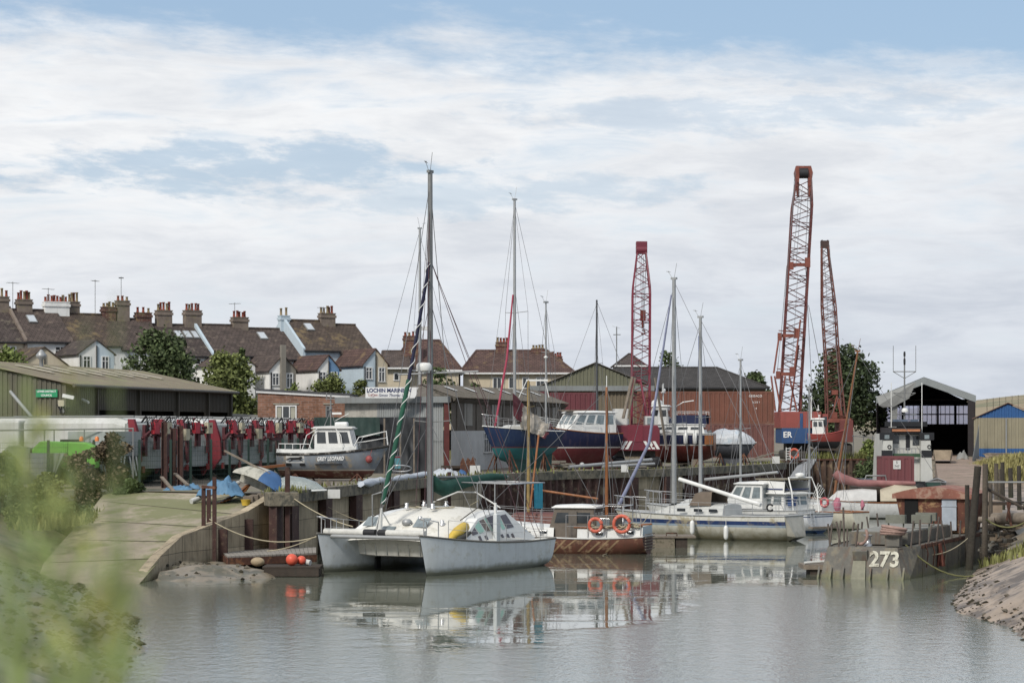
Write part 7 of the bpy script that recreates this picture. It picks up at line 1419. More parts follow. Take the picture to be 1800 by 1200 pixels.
# ================================================================ REFUSE LORRIES, LOADER, SKIP, FENCE
trw = mat('lorry_white', hx('cfcfca', .82), .45, .12, .8, .4, (.22, .2, .17)); trr = mat('lorry_red', hx('8d2431', .75), .5, .2, 1.5, .3, (.06, .02, .02)); trg = mat('hopper_grey', hx('a3a9a6', .8), .6, .2, 1, .4, DIRT); tyre = mat('tyre', (.022, .022, .024), .85, .2)
def lorry(lab, seed):
    """refuse lorry: x forward, rear lifting gear at x=0"""
    rnd = random.Random(seed); t = thing('refuse_lorry', lab, 'refuse lorry', (0, 0, Q), 0, 'refuse lorries parked in a row')
    MB().loft([[Vector((x, -1.2, z0)), Vector((x, -1.22, z1-.25)), Vector((x, -.95, z1)), Vector((x, .95, z1)), Vector((x, 1.22, z1-.25)), Vector((x, 1.2, z0))] for x, z0, z1 in ((.5, 1.25, 2.85), (1.1, 1.0, 3.0), (5.8, 1.0, 3.0))], True, True).build('body', trw, t)
    MB().prism([(.5, -1.2, .8), (.5, -1.2, 2.75), (.15, -1.2, 2.7), (-.25, -1.2, 1.7), (-.2, -1.2, .75)], (0, 2.4, 0)).build('hopper', trg, t)
    MB().bx(6.1, 8.1, -1.2, 1.2, .7, 2.9).build('cab', trw, t, bevel=.12)
    for y in (-1.22, 1.22):
        m = MB(); m.prism([(.1, y-.09, .5), (-.35, y-.09, 1.1), (-.3, y-.09, 2.0), (.0, y-.09, 2.95), (.3, y-.09, 2.95), (.2, y-.09, 2.0), (.25, y-.09, .9)], (0, .18, 0)); m.build('side_post', trr, t)
    m = MB()
    for k in range(12): a = Vector((-.35-.3*rnd.random(), rnd.uniform(-1.1, 1.1), rnd.uniform(2.05, 2.9))); b = a+Vector((rnd.uniform(-.2, .2), rnd.uniform(-.5, .5), rnd.uniform(-.4, .3))); m.tube(a, b, rnd.choice((.03, .05, .07)), n=5)
    m.bx(-.5, -.35, -1.1, 1.1, 2.2, 2.35).bx(-.45, -.3, -1.05, -.85, 1.3, 2.7).bx(-.45, -.3, .85, 1.05, 1.3, 2.7).bx(-.5, -.3, -.12, .12, 1.6, 2.7); m.build('bin_lift', mat('lift_maroon', hx('62282f', .68), .55, .3, 3), t)
    m = MB()
    for k in range(9): y = rnd.uniform(-1.1, 1.1); m.path([(-.2, y, 2.8), (-.5, y+.1, 3.0+.1*rnd.random()), (-.65, y+.2, 2.7), (-.5, y+rnd.uniform(-.3, .3), 2.3)], .025, 4)
    m.build('hydraulic_hose', black, t)
    for y, cc in ((-.62, 'box_beige'), (.45, 'box_red2')): MB().box((-.6, y, 2.55), (.22, .38, .52)).build('control_box', mat('box_beige', hx('b9b093', .8)) if cc == 'box_beige' else mat('box_red2', hx('c22f3d', .8), .5), t)
    for y in (-1.0, 1.0): MB().box((-.32, y, .72), (.06, .22, .3)).build('tail_light', mat('tail_light', hx('8c1f22', .8), .3), t)
    m = MB().tube((5.2, -1.0, 3.02), (.4, -1.0, 3.02), .05, n=5).tube((5.2, .8, 3.05), (.4, .6, 3.05), .06, n=5).bx(1.5, 2.2, -.4, .4, 3.0, 3.12); m.build('roof_pipe', alumd, t)
    for x in (1.8, 3.0, 7.0):
        for y in (-1.05, 1.05): MB().tube((x, y-.14, .48), (x, y+.14, .48), .48, n=16).build('wheel', tyre, t)
    MB().bx(.3, 6.1, -.4, .4, .6, .95).build('chassis', black, t); return t
labs = ['refuse lorry nearest the slipway, red lifting post beside the rusty stakes', 'second refuse lorry of the row, half hidden by rusty stakes', 'refuse lorry with grey hopper just right of the stakes', 'refuse lorry showing its long white flank in mid-row', 'refuse lorry right of the white-flanked one, under the brick office corner', 'refuse lorry below the left half of the triple window', 'refuse lorry below the right half of the triple window', 'last refuse lorry of the row, nearest the grey workboat']
lor = lorry(labs[0], 1); ang = math.atan2(.39, -.92)
for i in range(8):
    o = lor if i == 0 else copy_tree(lor); px = [262, 300, 335, 396, 430, 462, 500, 532][i]; d = [108, 111, 114, 119, 122.5, 126, 129.5, 132.5][i]
    o.location = (X(px, d), d, Q); o.rotation_euler[2] = ang+[0, .06, -.05, .1, -.04, .03, -.07, .02][i]; o['label'] = labs[i]
    for ch in o.children:
        if ch.name.startswith('control_box') and i % 3 == 1: ch.location = (0, .25, -.3)
        if ch.name.startswith('bin_lift'): ch.location.z = [0, -.25, .08, -.1, 0, -.3, .05, -.15][i]
        if ch.name.startswith('side_post') and i in (2, 5): ch.location.z = -.2
o = copy_tree(lor); o.location = (X(222, 114), 114, Q); o.rotation_euler[2] = math.atan2(.12, -1); o['label'] = 'white refuse lorry side-on at the left, its tail just behind the chevrons'
o = copy_tree(lor); o.location = (X(110, 119), 119, Q); o.rotation_euler[2] = math.atan2(.1, -1); o['label'] = 'white lorry at the far left photo edge behind the green loader'
# green loader
ld = thing('wheel_loader', 'bright green wheeled loader with orange beacons behind the left fence', 'loader', (X(100, 102.5), 102.5, Q-.05), .06); lg = mat('lime_green', hx('6ebd3e', .8), .5, .12, 2)
MB().prism([(-1.0, -.8, .9), (1.7, -.8, .9), (1.8, -.8, 1.75), (1.3, -.8, 2.0), (-.6, -.8, 2.05), (-.95, -.8, 1.7)], (0, 1.6, 0)).build('body', lg, ld, bevel=.06); MB().bx(.2, 1.0, -.5, .5, 2.03, 2.12).build('vent', black, ld)
for x in (-.5, 1.2):
    for y in (-.9, .9): MB().tube((x, y-.18, .6), (x, y+.18, .6), .6, n=16).build('wheel', tyre, ld)
for x in (1.1, 1.75): MB().lathe((x, -.6, 2.05), [(.09, 0), (.09, .14), (.05, .2)], 8).build('beacon', mat('beacon_orange', hx('e57a34', .9), .3), ld)
MB().prism([(-2.4, -.9, .5), (-1.2, -.9, .5), (-1.0, -.9, 1.75), (-1.9, -.9, 1.85), (-2.6, -.9, 1.2)], (0, 1.8, 0)).build('bucket', mat('grey_bucket', hx('8b918f', .75), .6, .2, 2, .4, DIRT), ld)
sk = thing('skip', 'grey steel skip with rounded ribs at the left behind the fence', 'skip', (X(50, 101), 101, Q), 0); MB().prism([(-1.0, 0, .2), (.9, 0, .2), (1.5, 0, 1.5), (-1.6, 0, 1.5)], (0, 1.6, 0)).build('body', MATS['grey_bucket'], sk)
for x in (-.9, 0, .9): MB().prism([(x-.05, -.04, .25), (x+.05, -.04, .25), (x*1.4+.05, -.04, 1.5), (x*1.4-.05, -.04, 1.5)], (0, .04, 0)).build('rib', alumd, sk)
cv = thing('chevron_lorry', 'grey lorry tail with black and white chevrons at the head of the slipway', 'lorry', (X(222, 105), 105, Q), ang); MB().bx(0, 2.2, -1.2, 1.2, .7, 2.4).build('body', trg, cv)
chb = MB().bx(-.04, 0, -1.1, 1.1, .45, 1.35).build('chevron_board', black, cv)
for k in range(4):
    for s in (1, -1): y = s*(.12+.26*k); MB().add([(-.05, y, 1.33), (-.05, y+s*.13, 1.33), (-.05, y+s*.42, .47) if abs(y+s*.42) < 1.1 else (-.05, s*1.08, .6), (-.05, y+s*.29, .47) if abs(y+s*.29) < 1.1 else (-.05, s*1.08, .8)], [(0,1,2,3) if s < 0 else (3,2,1,0)]).build('chevron_stripe', gelclean, chb)
for y in (-1, 1): MB().tube((1.0, y-.14, .48), (1.0, y+.14, .48), .48, n=14).build('wheel', tyre, cv)
# green mesh fence along the yard
gf = mat('fence_green', hx('2c4a40', .6), .6, .15, 2); fp = [(-10, 98.5), (85, 100.8), (165, 103), (245, 105), (300, 106.5), (335, 107.6), (371, 108.8), (404, 110.2), (437, 112), (471, 114.5), (497, 117), (524, 119.5), (548, 122)]
fe = thing('mesh_fence', 'dark green mesh fence in front of the parked refuse lorries', 'fence', (X(240, 105), 105, Q))
FP_ = [Vector((X(x, d), d, Q)) for x, d in fp]
for p in FP_: MB(True).bx(p.x-.05, p.x+.05, p.y-.05, p.y+.05, Q, Q+2.05).build('post', gf, fe)
for a, b in zip(FP_, FP_[1:]):
    m = MB(True); n = int((b-a).length/.11); nz = 9
    for i in range(n): p = a.lerp(b, i/n); m.tube(p, p+Vector((0, 0, 1.95)), .006, n=3, cap=False)
    for k in range(nz+1): z = Vector((0, 0, .05+1.9*k/nz)); m.tube(a+z, b+z, .007, n=3, cap=False)
    m.build('mesh_panel', gf, fe)
# hand rail in the yard at the far left
m = MB().tube(W(-5, 756, 104), W(235, 753, 104), .035, n=6)
for px in (78, 95, 148): m.tube(W(px, 755, 104), Vector((X(px, 104), 104, Q)), .03, n=5)
m.tube(W(234, 753, 104), Vector((X(234, 104), 104, Q)), .04, n=5); tag(m.build('yard_rail', alumd), 'long pale rail on thin posts before the white lorries at the left', 'rail')

# ================================================================ CLUTTER AT THE SLIPWAY HEAD
for px, yt, yb_, d, lab in ((289, 741, 868, 103, 'tallest rusty steel stake standing before the refuse lorries'), (305, 752, 850, 107, 'thin rusty stake between the tallest one and the slipway fence'), (317, 748, 862, 104.5, 'rusty steel stake right of the tallest one, by the grey hopper')):
    m = MB(); s_ = d/FP; m.bx(X(px, d)-.11, X(px, d)+.11, d-.02, d+.02, Z(yb_, d)-.3, Z(yt, d)).bx(X(px, d)-.12, X(px, d)-.09, d-.12, d+.12, Z(yb_, d)-.3, Z(yt, d)).bx(X(px, d)+.09, X(px, d)+.12, d-.12, d+.12, Z(yb_, d)-.3, Z(yt, d)); tag(m.build('steel_stake', pilm), lab, 'stake', 'rusty steel stakes')
for a, b, lab in (((284, 838, 101), (308, 866, 98.5), 'short plank sloping from the tallest stake to the platform'), ((308, 832, 104), (330, 852, 100), 'grey plank leaning against the thicker rusty stake')): tag(MB().beam(W(*a), W(*b), .14, .06).build('plank', wood), lab, 'plank')
tpf = thing('timber_platform', 'low greenish timber platform at the head of the slipway', 'platform', (X(305, 97), 97, 0))
mg = mat('mossy_timber', hx('7c7556', .7), .9, .3, 2, .4, (.06, .06, .03)); m = MB(True)
for k in range(6): a = W(252+9*k, 884-4.2*k, 95.5+1.1*k); b = W(372-6*k, 886-5.2*k, 95.5+1.1*k); m.beam(a, b, .3, .1)
m.build('decking', mg, tpf); MB(True).beam(W(249, 882, 95.2)-Vector((0, 0, .12)), W(366, 892, 94.6)-Vector((0, 0, .1)), .14, .2).build('edge_beam', rust, tpf)
tb = mat('blue_tarpaulin', hx('5a8ab0', .75), .55, .25, 3, bump=.6, bscale=6)
def crump(name, c, sx, sy, sz, m_, lab, cat, seed=0, amp=.35, grp=None):
    m = MB(); rings = []
    for j in range(19):
        row = []
        for i in range(27): x = -1+2*i/26; y = -1+2*j/18; r = max(0, 1-(x*x)**1.3*.9-(y*y)**1.5*.8); row.append(Vector((c[0]+x*sx, c[1]+y*sy, c[2]+sz*(r*.8+amp*(noise.noise(Vector((x*2.2+seed, y*2.2, seed)))+.9*abs(noise.noise(Vector((x*5+seed, y*4+x*2, seed+3)))))*(.4+r))))) 
        rings.append(row)
    m.loft(rings, False, smooth=True); return tag(m.build(name, m_), lab, cat, grp)
for px, py, d, sx, sz, lab in ((297, 862, 99.5, .35, .25, 'small crumpled blue tarpaulin piece beside the sloping plank'), (318, 858, 100, .5, .25, 'crumpled blue tarpaulin in the middle of the platform'), (337, 853, 101, .35, .2, 'pale blue sheet scrap beyond the platform')): crump('tarpaulin', W(px, py+6, d), sx, .5, sz, tb, lab, 'tarpaulin', px)
crump('tarpaulin', W(388, 872, 93.6), .9, .6, .6, tb, 'large blue tarpaulin thrown over the boards above the wing wall', 'tarpaulin', 5, .5)
m = MB().tube(W(336, 881, 93.8), W(420, 848, 95.5), .11, .09, n=8); tag(m.build('white_pole', gelcoat), 'white fender tube projecting from under the large blue tarpaulin', 'pole')
m = MB(); rnd = random.Random(3)
for k in range(6): m.beam(W(372+6*k, 888-2*k, 93.5), W(432+2*k, 862-3*k, 95+.2*k), .12, .04)
tag(m.build('board_pile', varn), 'pile of brown boards under the large blue tarpaulin', 'boards')
m = MB().lathe(W(432, 888, 92.3), [(.14, 0), (.19, .22), (.2, .23), (.17, .22), (.13, .02)], 14); tag(m.build('bucket', mat('yellow_bucket', hx('dcb433', .85), .5)), 'yellow bucket on the concrete beside the timber blocks', 'bucket')
for k, (px, py, w_, lab) in enumerate(((437, 883, .38, 'front timber block beside the yellow bucket'), (448, 880, .3, 'middle timber block in the row by the coping'), (460, 878, .3, 'right timber block next to the coping corner'))): tag(MB().box(W(px, py, 92.8+.2*k), (w_, .5, .5)).build('timber_block', wood, bevel=.02), lab, 'timber block', 'timber blocks by the wall corner')
bxs = MB().box(W(272, 869, 99), (.5, .5, .36)); tag(bxs.build('battery_box', mat('grey_box', hx('5d6268', .7), .7, .2, 4)), 'small grey box on the left end of the timber platform', 'box')
# mooring posts beside the wing wall
for px, yt, yb_, d, lab in ((358, 853, 975, 87.8, 'left rusty post of the frame by the wing wall'), (367, 860, 972, 88.5, 'middle rusty post of the frame by the wing wall'), (377, 838, 975, 87.5, 'right, tallest rusty post of the frame by the wing wall')): tag(MB().bx(X(px, d)-.07, X(px, d)+.07, d-.07, d+.07, Z(yb_, d)-.6, Z(yt, d)).build('mooring_post', pilm), lab, 'post', 'posts of the rusty frame')
tag(MB().beam(W(356, 855, 87.7), W(380, 857, 87.4), .1, .1).build('cross_bar', rust), 'short rusty bar across the posts by the wing wall', 'bar')
for px, yt, d, lab in ((507, 826, 91.6, 'rusty post with rope rising from the quay corner'), (685, 835, 111, 'rusty post on the wall edge left of the catamaran mast'), (790, 833, 122, 'rusty post on the wall edge right of the catamaran mast')): tag(MB().bx(X(px, d)-.09, X(px, d)+.09, d-.45, d-.27, -.5, Z(yt, d)).tube((X(px, d), d-.36, Z(yt, d)), (X(px, d), d-.36, Z(yt, d)+.12), .1, n=8).build('wall_post', pilm), lab, 'post', 'rusty posts on the quay edge')
# upturned dinghies
dn = thing('dinghy', 'upturned white dinghy with blue bow leaning on the quay behind the bucket', 'dinghy', W(462, 866, 95), R(-28)); m = MB(); rings, sh_, hf, xs_ = hull_fn(2.3, 1.1, .35, .28, .3, .45, tw=.65, rake=.12, full=.45, sec=2.0, n=14, m=6)
Mt = Matrix.Translation((0, 0, .55)) @ Matrix.Rotation(R(17), 4, 'Y') @ Matrix.Rotation(R(150), 4, 'X'); m.T = Mt
m.loft([[Vector((p.x, -p.y, p.z)) for p in r[::-1]]+r[1:] for r in rings[:9]], False, smooth=True); m.build('hull', mat('old_white_dinghy', hx('b9b6a8', .8), .6, .2, 3, .6, DIRT, patch=((.2, .2, .17), .3, 4)), dn)
m = MB(); m.T = Mt; m.loft([[Vector((p.x, -p.y, p.z)) for p in r[::-1]]+r[1:] for r in rings[8:]], False, smooth=True); m.build('bow_cover', mat('blue_cover', hx('38649a', .8), .6, .2, 2), dn); MB().beam((-1.75, -.1, 1.65), (.4, -.1, .75), .07, .07).build('spar', wood, dn)
ck = thing('covered_boat', 'small overturned boat under clear plastic behind the rusty wall post', 'dinghy', W(530, 863, 97), R(-14)); m = MB(); rings = [[Vector((x, wd*math.cos(a), hh*math.sin(a)**.8)) for a in [math.pi*k/10 for k in range(11)]] for x, wd, hh in ((-1.0, .5, .5), (-.5, .6, .62), (.1, .58, .55), (.6, .4, .38), (1.0, .08, .08))]
m.loft(rings, False, smooth=True); m.build('plastic_cover', mat('clear_plastic', hx('8f9a97', .8), .25, .25, 2, bump=.6, spec=.8), ck); MB().path([(-1, -.52, .03), (-.5, -.62, .03), (.1, -.6, .03), (.6, -.42, .03), (1.05, 0, .05)], .04, 5).build('rim', gelclean, ck)
bm_ = MB().beam(W(446, 823, 112), W(500, 817, 113), .2, .12); tag(bm_.build('orange_beam', varn), 'orange-brown timber beam behind the upturned dinghy', 'beam')
# items along the quay edge
def slab_(px, py, d, w_, h_, m_, lab, cat, nm): return tag(MB().box(W(px, py, d), (w_, .06, h_)).build(nm, m_), lab, cat)
slab_(587, 867.5, 97.9, .5, .36, white, 'small white board fixed on the coping below the grey workboat', 'board', 'notice_board'); slab_(835, 826, 128, .55, .5, white, 'white box on the quay edge left of the blue yacht', 'box', 'white_box'); slab_(1098, 823, 137, .4, .4, white, 'white sign on the quay wall below the navy motor yacht', 'sign', 'wall_sign'); slab_(1364, 808, 165, .5, .48, white, 'white board on the quay wall left of the gangway', 'sign', 'wall_sign')
wsh = mat('white_sheeting', hx('b6bcc4', .85), .5, .15, 3, bump=.8, bscale=5); m = MB(); rings = []
for i in range(46): t = i/45; p = W(632+(750-632)*t, 858-19*t, 104+15*t); p.y += .9; rings.append([p+Vector((.0, 0, 0))+Vector((math.cos(a)*.16, math.sin(a)*.24*(1+.7*noise.noise(Vector((t*9, a*1.3, 5)))), .16+math.sin(a)*.13*(1+1.0*noise.noise(Vector((t*12, a, 1)))))) for a in [2*math.pi*k/8 for k in range(8)]])
m.loft(rings, True, True, True); tag(m.build('wrapped_spar', wsh), 'long spar wrapped in white sheeting lying along the quay edge', 'wrapped spar')
crump('plastic_heap', W(783, 836, 125)+Vector((0, 0, -.1)), .9, .6, .45, wsh, 'crumpled white plastic heap on the quay right of the catamaran mast', 'plastic sheet', 3, .35); crump('blue_bag', W(812, 834, 126.5), .25, .3, .25, mat('blue_cover', (.1, .2, .4)), 'small blue bag at the end of the white plastic heap', 'bag', 8)
m = MB().torus(W(702, 829, 114)+Vector((0, .6, .15)), .55, .03, (0, .3, 1), 18, 5); tag(m.build('hoop', steel), 'pale tubular hoop lying on the quay behind the striped furled sail', 'hoop')
for px, py, h_, d, lab in ((562, 848, .75, 106, 'left upright timber chock under the grey workboat'), (577, 850, .8, 104, 'right upright timber chock before the grey workboat')): tag(MB().prism([W(px-6, py+13, d), W(px+5, py+13, d), W(px+3, py-3, d), W(px-2, py-8, d)], (0, .25, 0)).build('timber_chock', wood), lab, 'chock')
rnd = random.Random(12)
for k, (px, py, h_, lab) in enumerate(((813, 808, .9, 'left rusty steel offcut leaning at the white block wall'), (822, 808, .85, 'middle rusty steel offcut leaning at the white block wall'), (831, 806, .95, 'right rusty steel offcut leaning at the white block wall'))): d = 133; tag(MB().prism([W(px-5, 834, d), W(px+4, 834, d), W(px+5, py, d), W(px, py-4, d), W(px-4, py+5, d)], (0, .12, 0)).build('steel_offcut', rust), lab, 'steel offcut', 'rusty offcuts by the wall')
m = MB().tube(W(1000, 827, 141)+Vector((0, 0, .2)), W(1145, 818, 146)+Vector((0, 0, .35)), .11, n=8).tube(W(1060, 826, 142)+Vector((0, 0, .2)), W(1150, 818, 145)+Vector((0, 0, .1)), .09, n=8); tag(m.build('spars', alum), 'two pale alloy spars lying on the quay in front of the crimson crane', 'spars')
tag(MB().ball(W(1023, 817, 142), .16, 10, 8).build('float_ball', gelcoat), 'round white float on the end of the alloy spars', 'float')
m = MB()
for k in range(3): p = W(1320+9*k, 808-2*k, 168); m.beam(p, p+Vector((.9, .3, .35)), .2, .05)
tag(m.build('board_stack', wood), 'loose pale boards heaped on the quay before the containers', 'boards')
for k, (px, d, h_, lab) in enumerate(((1085, 151, .7, 'pallet-like timber pile under the navy motor yacht stern'), (1215, 158, .6, 'dark timber pile under the large white cruiser'), (985, 144, .7, 'stacked concrete blocks before the navy motor yacht bow'), (800, 134, .5, 'low heap of scrap timber by the red post'))):
    m = MB(); rnd = random.Random(k)
    for j in range(7): m.box((X(px, d)+rnd.uniform(-.5, .5), d+rnd.uniform(-.3, .3), Q+.08+.11*j*h_), (rnd.uniform(.6, 1.2), .3, .1), rz=rnd.uniform(-.4, .4))
    tag(m.build('timber_pile', woodd if k != 2 else conc), lab, 'timber pile')
adv = thing('advert_board', 'small turquoise and red notice fixed on the black tarpaulin', 'sign', W(699, 812, 133.8)); MB().box((0, 0, 0), (.32, .05, .7)).build('board', mat('turquoise', hx('4f8f9c', .8), .5, .1, 4), adv); MB().bx(-.15, .15, -.035, -.026, .24, .33).build('red_strip', trr, adv)
# ladder, lifebuoy and gangway at the dock end
lifebuoy(W(1396, 797, 178), (0, -1, 0), 'orange lifebuoy on the dock rail near the gangway head', .33, .09)
gwy = thing('gangway', 'grey mesh gangway sloping down from the dock wall to the boats', 'gangway', (X(1395, 172), 172, 0)); a = W(1409, 806, 178); b = W(1388, 838, 166); sv = Vector((1.1, 0, 0)); m = MB(True); m.add([a, a+sv, b+sv, b, a-Vector((0, 0, .08)), a+sv-Vector((0, 0, .08)), b+sv-Vector((0, 0, .08)), b-Vector((0, 0, .08))], [(0,1,2,3), (7,6,5,4), (0,4,5,1), (1,5,6,2), (2,6,7,3), (3,7,4,0)]); m.build('walkway', alum, gwy)
m = MB(True)
for o_ in (Vector((0, 0, 0)), sv):
    m.tube(a+o_+Vector((0, 0, .9)), b+o_+Vector((0, 0, .9)), .035, n=5)
    for k in range(6): p = a.lerp(b, k/5)+o_; m.tube(p, p+Vector((0, 0, .9)), .03, n=5)
m.build('hand_rail', alumd, gwy)
m = MB()
for px in (1382, 1389): m.tube(W(px, 786, 176), W(px, 812, 176), .03, n=5)
for k in range(6): m.tube(W(1382, 788+4.5*k, 176), W(1389, 788+4.5*k, 176), .025, n=5)
tag(m.build('ladder', gelclean), 'white ladder standing by the dock lifebuoy', 'ladder')
m = MB()
for px in (1500, 1518, 1534, 1549): m.tube((X(px, 200), 200, Q), (X(px, 200), 200, Z(765, 200)), .04, n=5)
m.tube(W(1498, 766, 200), W(1549, 770, 200), .04, n=5); tag(m.build('dock_rail', alumd), 'grey handrail behind the rusty crane box on the far dock side', 'rail')
sb_ = thing('wooden_punt', 'open timber punt drawn up at the mouth of the boat shed', 'boat', (X(1657, 186), 186, Q-.15), R(80)); m = MB(); m.loft([[Vector((x, -.6*w_, z)), Vector((x, -.75*w_, z+.75)), Vector((x, .75*w_, z+.75)), Vector((x, .6*w_, z))] for x, w_, z in ((-2.6, .9, .25), (-1.5, 1, 0), (2.6, 1, 0))], False); m.add([(-2.6, -.54, .25), (-2.6, -.68, 1.0), (-2.6, .68, 1.0), (-2.6, .54, .25)], [(0,1,2,3)]); m.build('hull', mat('pale_timber', hx('a39179', .8), .85, .25, 2, .3), sb_); MB().bx(-2.4, 2.5, -.66, .66, .45, .5).build('floor', woodd, sb_)
gb = thing('green_dinghy', 'dark green clinker dinghy beside the workboat quarter', 'dinghy', (X(1645, 144.5), 144.5, 1.3), R(75)); hull(gb, mat('green_hull', hx('2f4f48', .7), .5, .2, 2), woodd, 2.6, 1.2, .8, .6, .65, .3, strake=alum, tw=.7)
crump('sacks', W(1692, 808, 194), .5, .5, .7, mat('grey_canvas', (.3, .3, .3)), 'grey tied sacks at the mouth of the boat shed', 'sacks', 4)
# ================================================================ PONTOON AND FLOATS BY THE CATAMARAN
jt = thing('landing_stage', 'weathered timber landing stage on rusty beams at the foot of the quay wall', 'jetty', (X(470, 89), 89, 0)); zt__ = .6; pj = [WG(384, 965, .6), WG(556, 961, .6), WG(556, 971, .6), WG(400, 977, .6)]
pj = [Vector((p.x, p.y, zt__)) for p in pj]; m = MB(True); n = 22
for i in range(n): a = pj[0].lerp(pj[1], (i+.03)/n); b = pj[0].lerp(pj[1], (i+.95)/n); c_ = pj[3].lerp(pj[2], (i+.95)/n); d_ = pj[3].lerp(pj[2], (i+.03)/n); dz = Vector((0, 0, .06)); m.add([a, b, c_, d_, a-dz, b-dz, c_-dz, d_-dz], [(3,2,1,0), (4,5,6,7), (3,7,6,2), (0,3,7,4)])
m.build('decking', mat('grey_decking', hx('9b948a', .75), .9, .25, 2, .4, DIRT), jt); MB(True).beam(pj[3]-Vector((0, .03, .2)), pj[2]-Vector((0, .03, .2)), .1, .26).beam(pj[0]-Vector((0, 0, .2)), pj[3]-Vector((0, 0, .2)), .1, .26).build('edge_beam', rust, jt)
for u in (.1, .5, .9):
    p = pj[3].lerp(pj[2], u); MB(True).tube((p.x, p.y+.3, -.5), (p.x, p.y+.3, .5), .12, n=8).build('leg', woodd, jt)
fl = thing('work_float', 'small dark timber float beside the catamaran bow, carrying orange buoys', 'float', (X(524, 86), 84.6, 0)); m = MB()
for k in range(7): m.bx(-1.05, .95, -.75+.22*k, -.57+.22*k, .3, .36)
m.build('decking', woodd, fl); MB().bx(-1.0, .9, -.74, .72, .02, .29).build('frame', woodd, fl); 
orb = mat('orange_buoy', hx('e8573c', .9), .45, .12, 4); tan = mat('tan_float', hx('b09a78', .8), .7, .25, 4, patch=((.2, .16, .1), .3, 5))
fz = fl.location
tag(MB().ball((X(513, 84.4), 84.4, .57), .21, 14, 10).build('buoy', orb), 'larger left orange buoy on the small float', 'buoy', 'orange buoys on the float'); tag(MB().ball((X(530, 84.6), 84.6, .54), .16, 12, 9).build('buoy', orb), 'smaller right orange buoy on the small float', 'buoy', 'orange buoys on the float')
tag(MB().tube((X(536, 84.7), 84.7, .48), (X(546, 84.7), 84.6, .45), .1, n=8).build('fender', gelcoat), 'short white fender lying beside the smaller orange buoy', 'fender'); tag(MB().ball((X(479, 84.6), 84.4, .1), .2, 12, 9, (1.3, 1, 1)).build('float_drum', tan), 'tan float drum at the left end of the small float', 'float'); tag(MB().ball((X(457, 87), 86.2, .4), .18, 12, 9, (1.4, 1, .9)).build('float_drum', tan), 'tan float hanging under the landing stage edge', 'float')
for k, (x0, x1, y, lab) in enumerate(((1148, 1202, 942, 'timber pontoon end with cleat between the motor-sailer and striped yacht'), )):
    pt = thing('pontoon', lab, 'pontoon', (X(1175, 104.5), 104.5, 0)); MB().bx(-.8, 1.15, -.4, 1.5, .42, .5).build('decking', wood, pt); MB().bx(-.7, .25, -.35, 1.4, -.2, .4).build('float_block', mat('float_concrete', hx('9a8d77', .7), .9, .3, 3, patch=((.1, .09, .06), .4, 3)), pt); MB().bx(.3, .8, -.3, 1.3, -.4, .41).build('pile', woodd, pt); MB().path([(-.1, -.2, .5), (-.1, -.2, .62), (.35, -.2, .62), (.35, -.2, .5)], .03, 5).build('cleat', rust, pt)
pt = thing('pontoon', 'grey timber pontoon end sticking out left of the barge bow', 'pontoon', (X(1428, 85.5), 85.5, 0)); MB().bx(-.35, .9, -.3, 1.2, .18, .34).build('decking', wood, pt); MB().bx(-.1, .9, -.2, 1.0, -.3, .18).build('float_block', woodd, pt); MB().tube((-.3, -.1, .40), (.7, .1, .46), .05, n=6).build('pole', gelcoat, pt)
# ================================================================ RIGHT BANK: PILES, JETTY, RUBBLE
pw = mat('pile_wood', hx('655b4f', .7), .95, .35, 2.5, .6, (.03, .03, .02), bump=.6, bscale=12, mud=(.2, 1.5, (.03, .035, .015))); pdk = mat('pile_dark', hx('4a443c', .6), .95, .4, 2, .7, (.1, .1, .08), bump=.6, bscale=10, mud=(.2, 1.6, (.02, .025, .01)))
def pile(px0, y0, px1, y1, d, r, lab, m_=pw, grp='old timber piles on the right bank'): p = W(px0, y0, d); q = W(px1, y1, d); q.z -= .4; return tag(MB().tube(q, p, r*1.05, r*.92, 9).build('timber_pile', m_), lab, 'pile', grp)
pile(1719, 819, 1702, 995, 88, .14, 'dark leaning timber pile at the barge side, thickest of all', pdk); pile(1732, 815, 1731, 985, 89.5, .11, 'upright grey timber pile right of the dark leaning one')
for px, yt, yb_, d, r, lab in ((1751, 814, 905, 105, .1, 'grey pile with rounded top behind the hand rail'), (1762, 812, 880, 108, .1, 'dark pile just behind the rounded grey one'), (1791, 818, 880, 108, .1, 'dark pile near the right photo edge'), (1757, 824, 870, 106, .05, 'thin orange-brown stake among the rear piles'), (1776, 822, 860, 118, .12, 'short dark pile in the far row under the grass'), (1700, 852, 985, 90.5, .09, 'thin dark post at the barge quarter'), (1741, 850, 940, 93, .08, 'thin slanting post behind the grey pile')): pile(px, yt, px+1, yb_, d, r, lab, pdk if 'dark' in lab else pw)
jr = thing('bank_jetty', 'timber jetty beam with grey hand rail on the right bank', 'jetty', (X(1780, 92), 92, 0)); 
MB(True).tube(W(1746, 911, 91.5), W(1830, 910, 90), .22, n=10).build('log_beam', wood, jr); MB(True).tube(W(1720, 913, 91.2), W(1748, 914, 91), .12, n=8).build('short_beam', wood, jr)
MB(True).tube(W(1734, 847, 89.5), W(1830, 847, 89), .03, n=5).build('hand_rail', alum, jr); MB(True).tube(W(1734, 858, 90), W(1800, 893, 88.5), .06, n=6).build('slanting_rail', woodd, jr); m = MB(True); m.beam(W(1738, 884, 96), W(1790, 884, 95), 1.6, .12); m.build('walkway', woodd, jr)
MB(True).bx(X(1737, 98), X(1762, 98), 98, 100, Z(915, 98), Z(880, 98)).build('locker', mat('tan_locker', hx('a08b76', .75), .8, .2), jr)
m = MB(True)
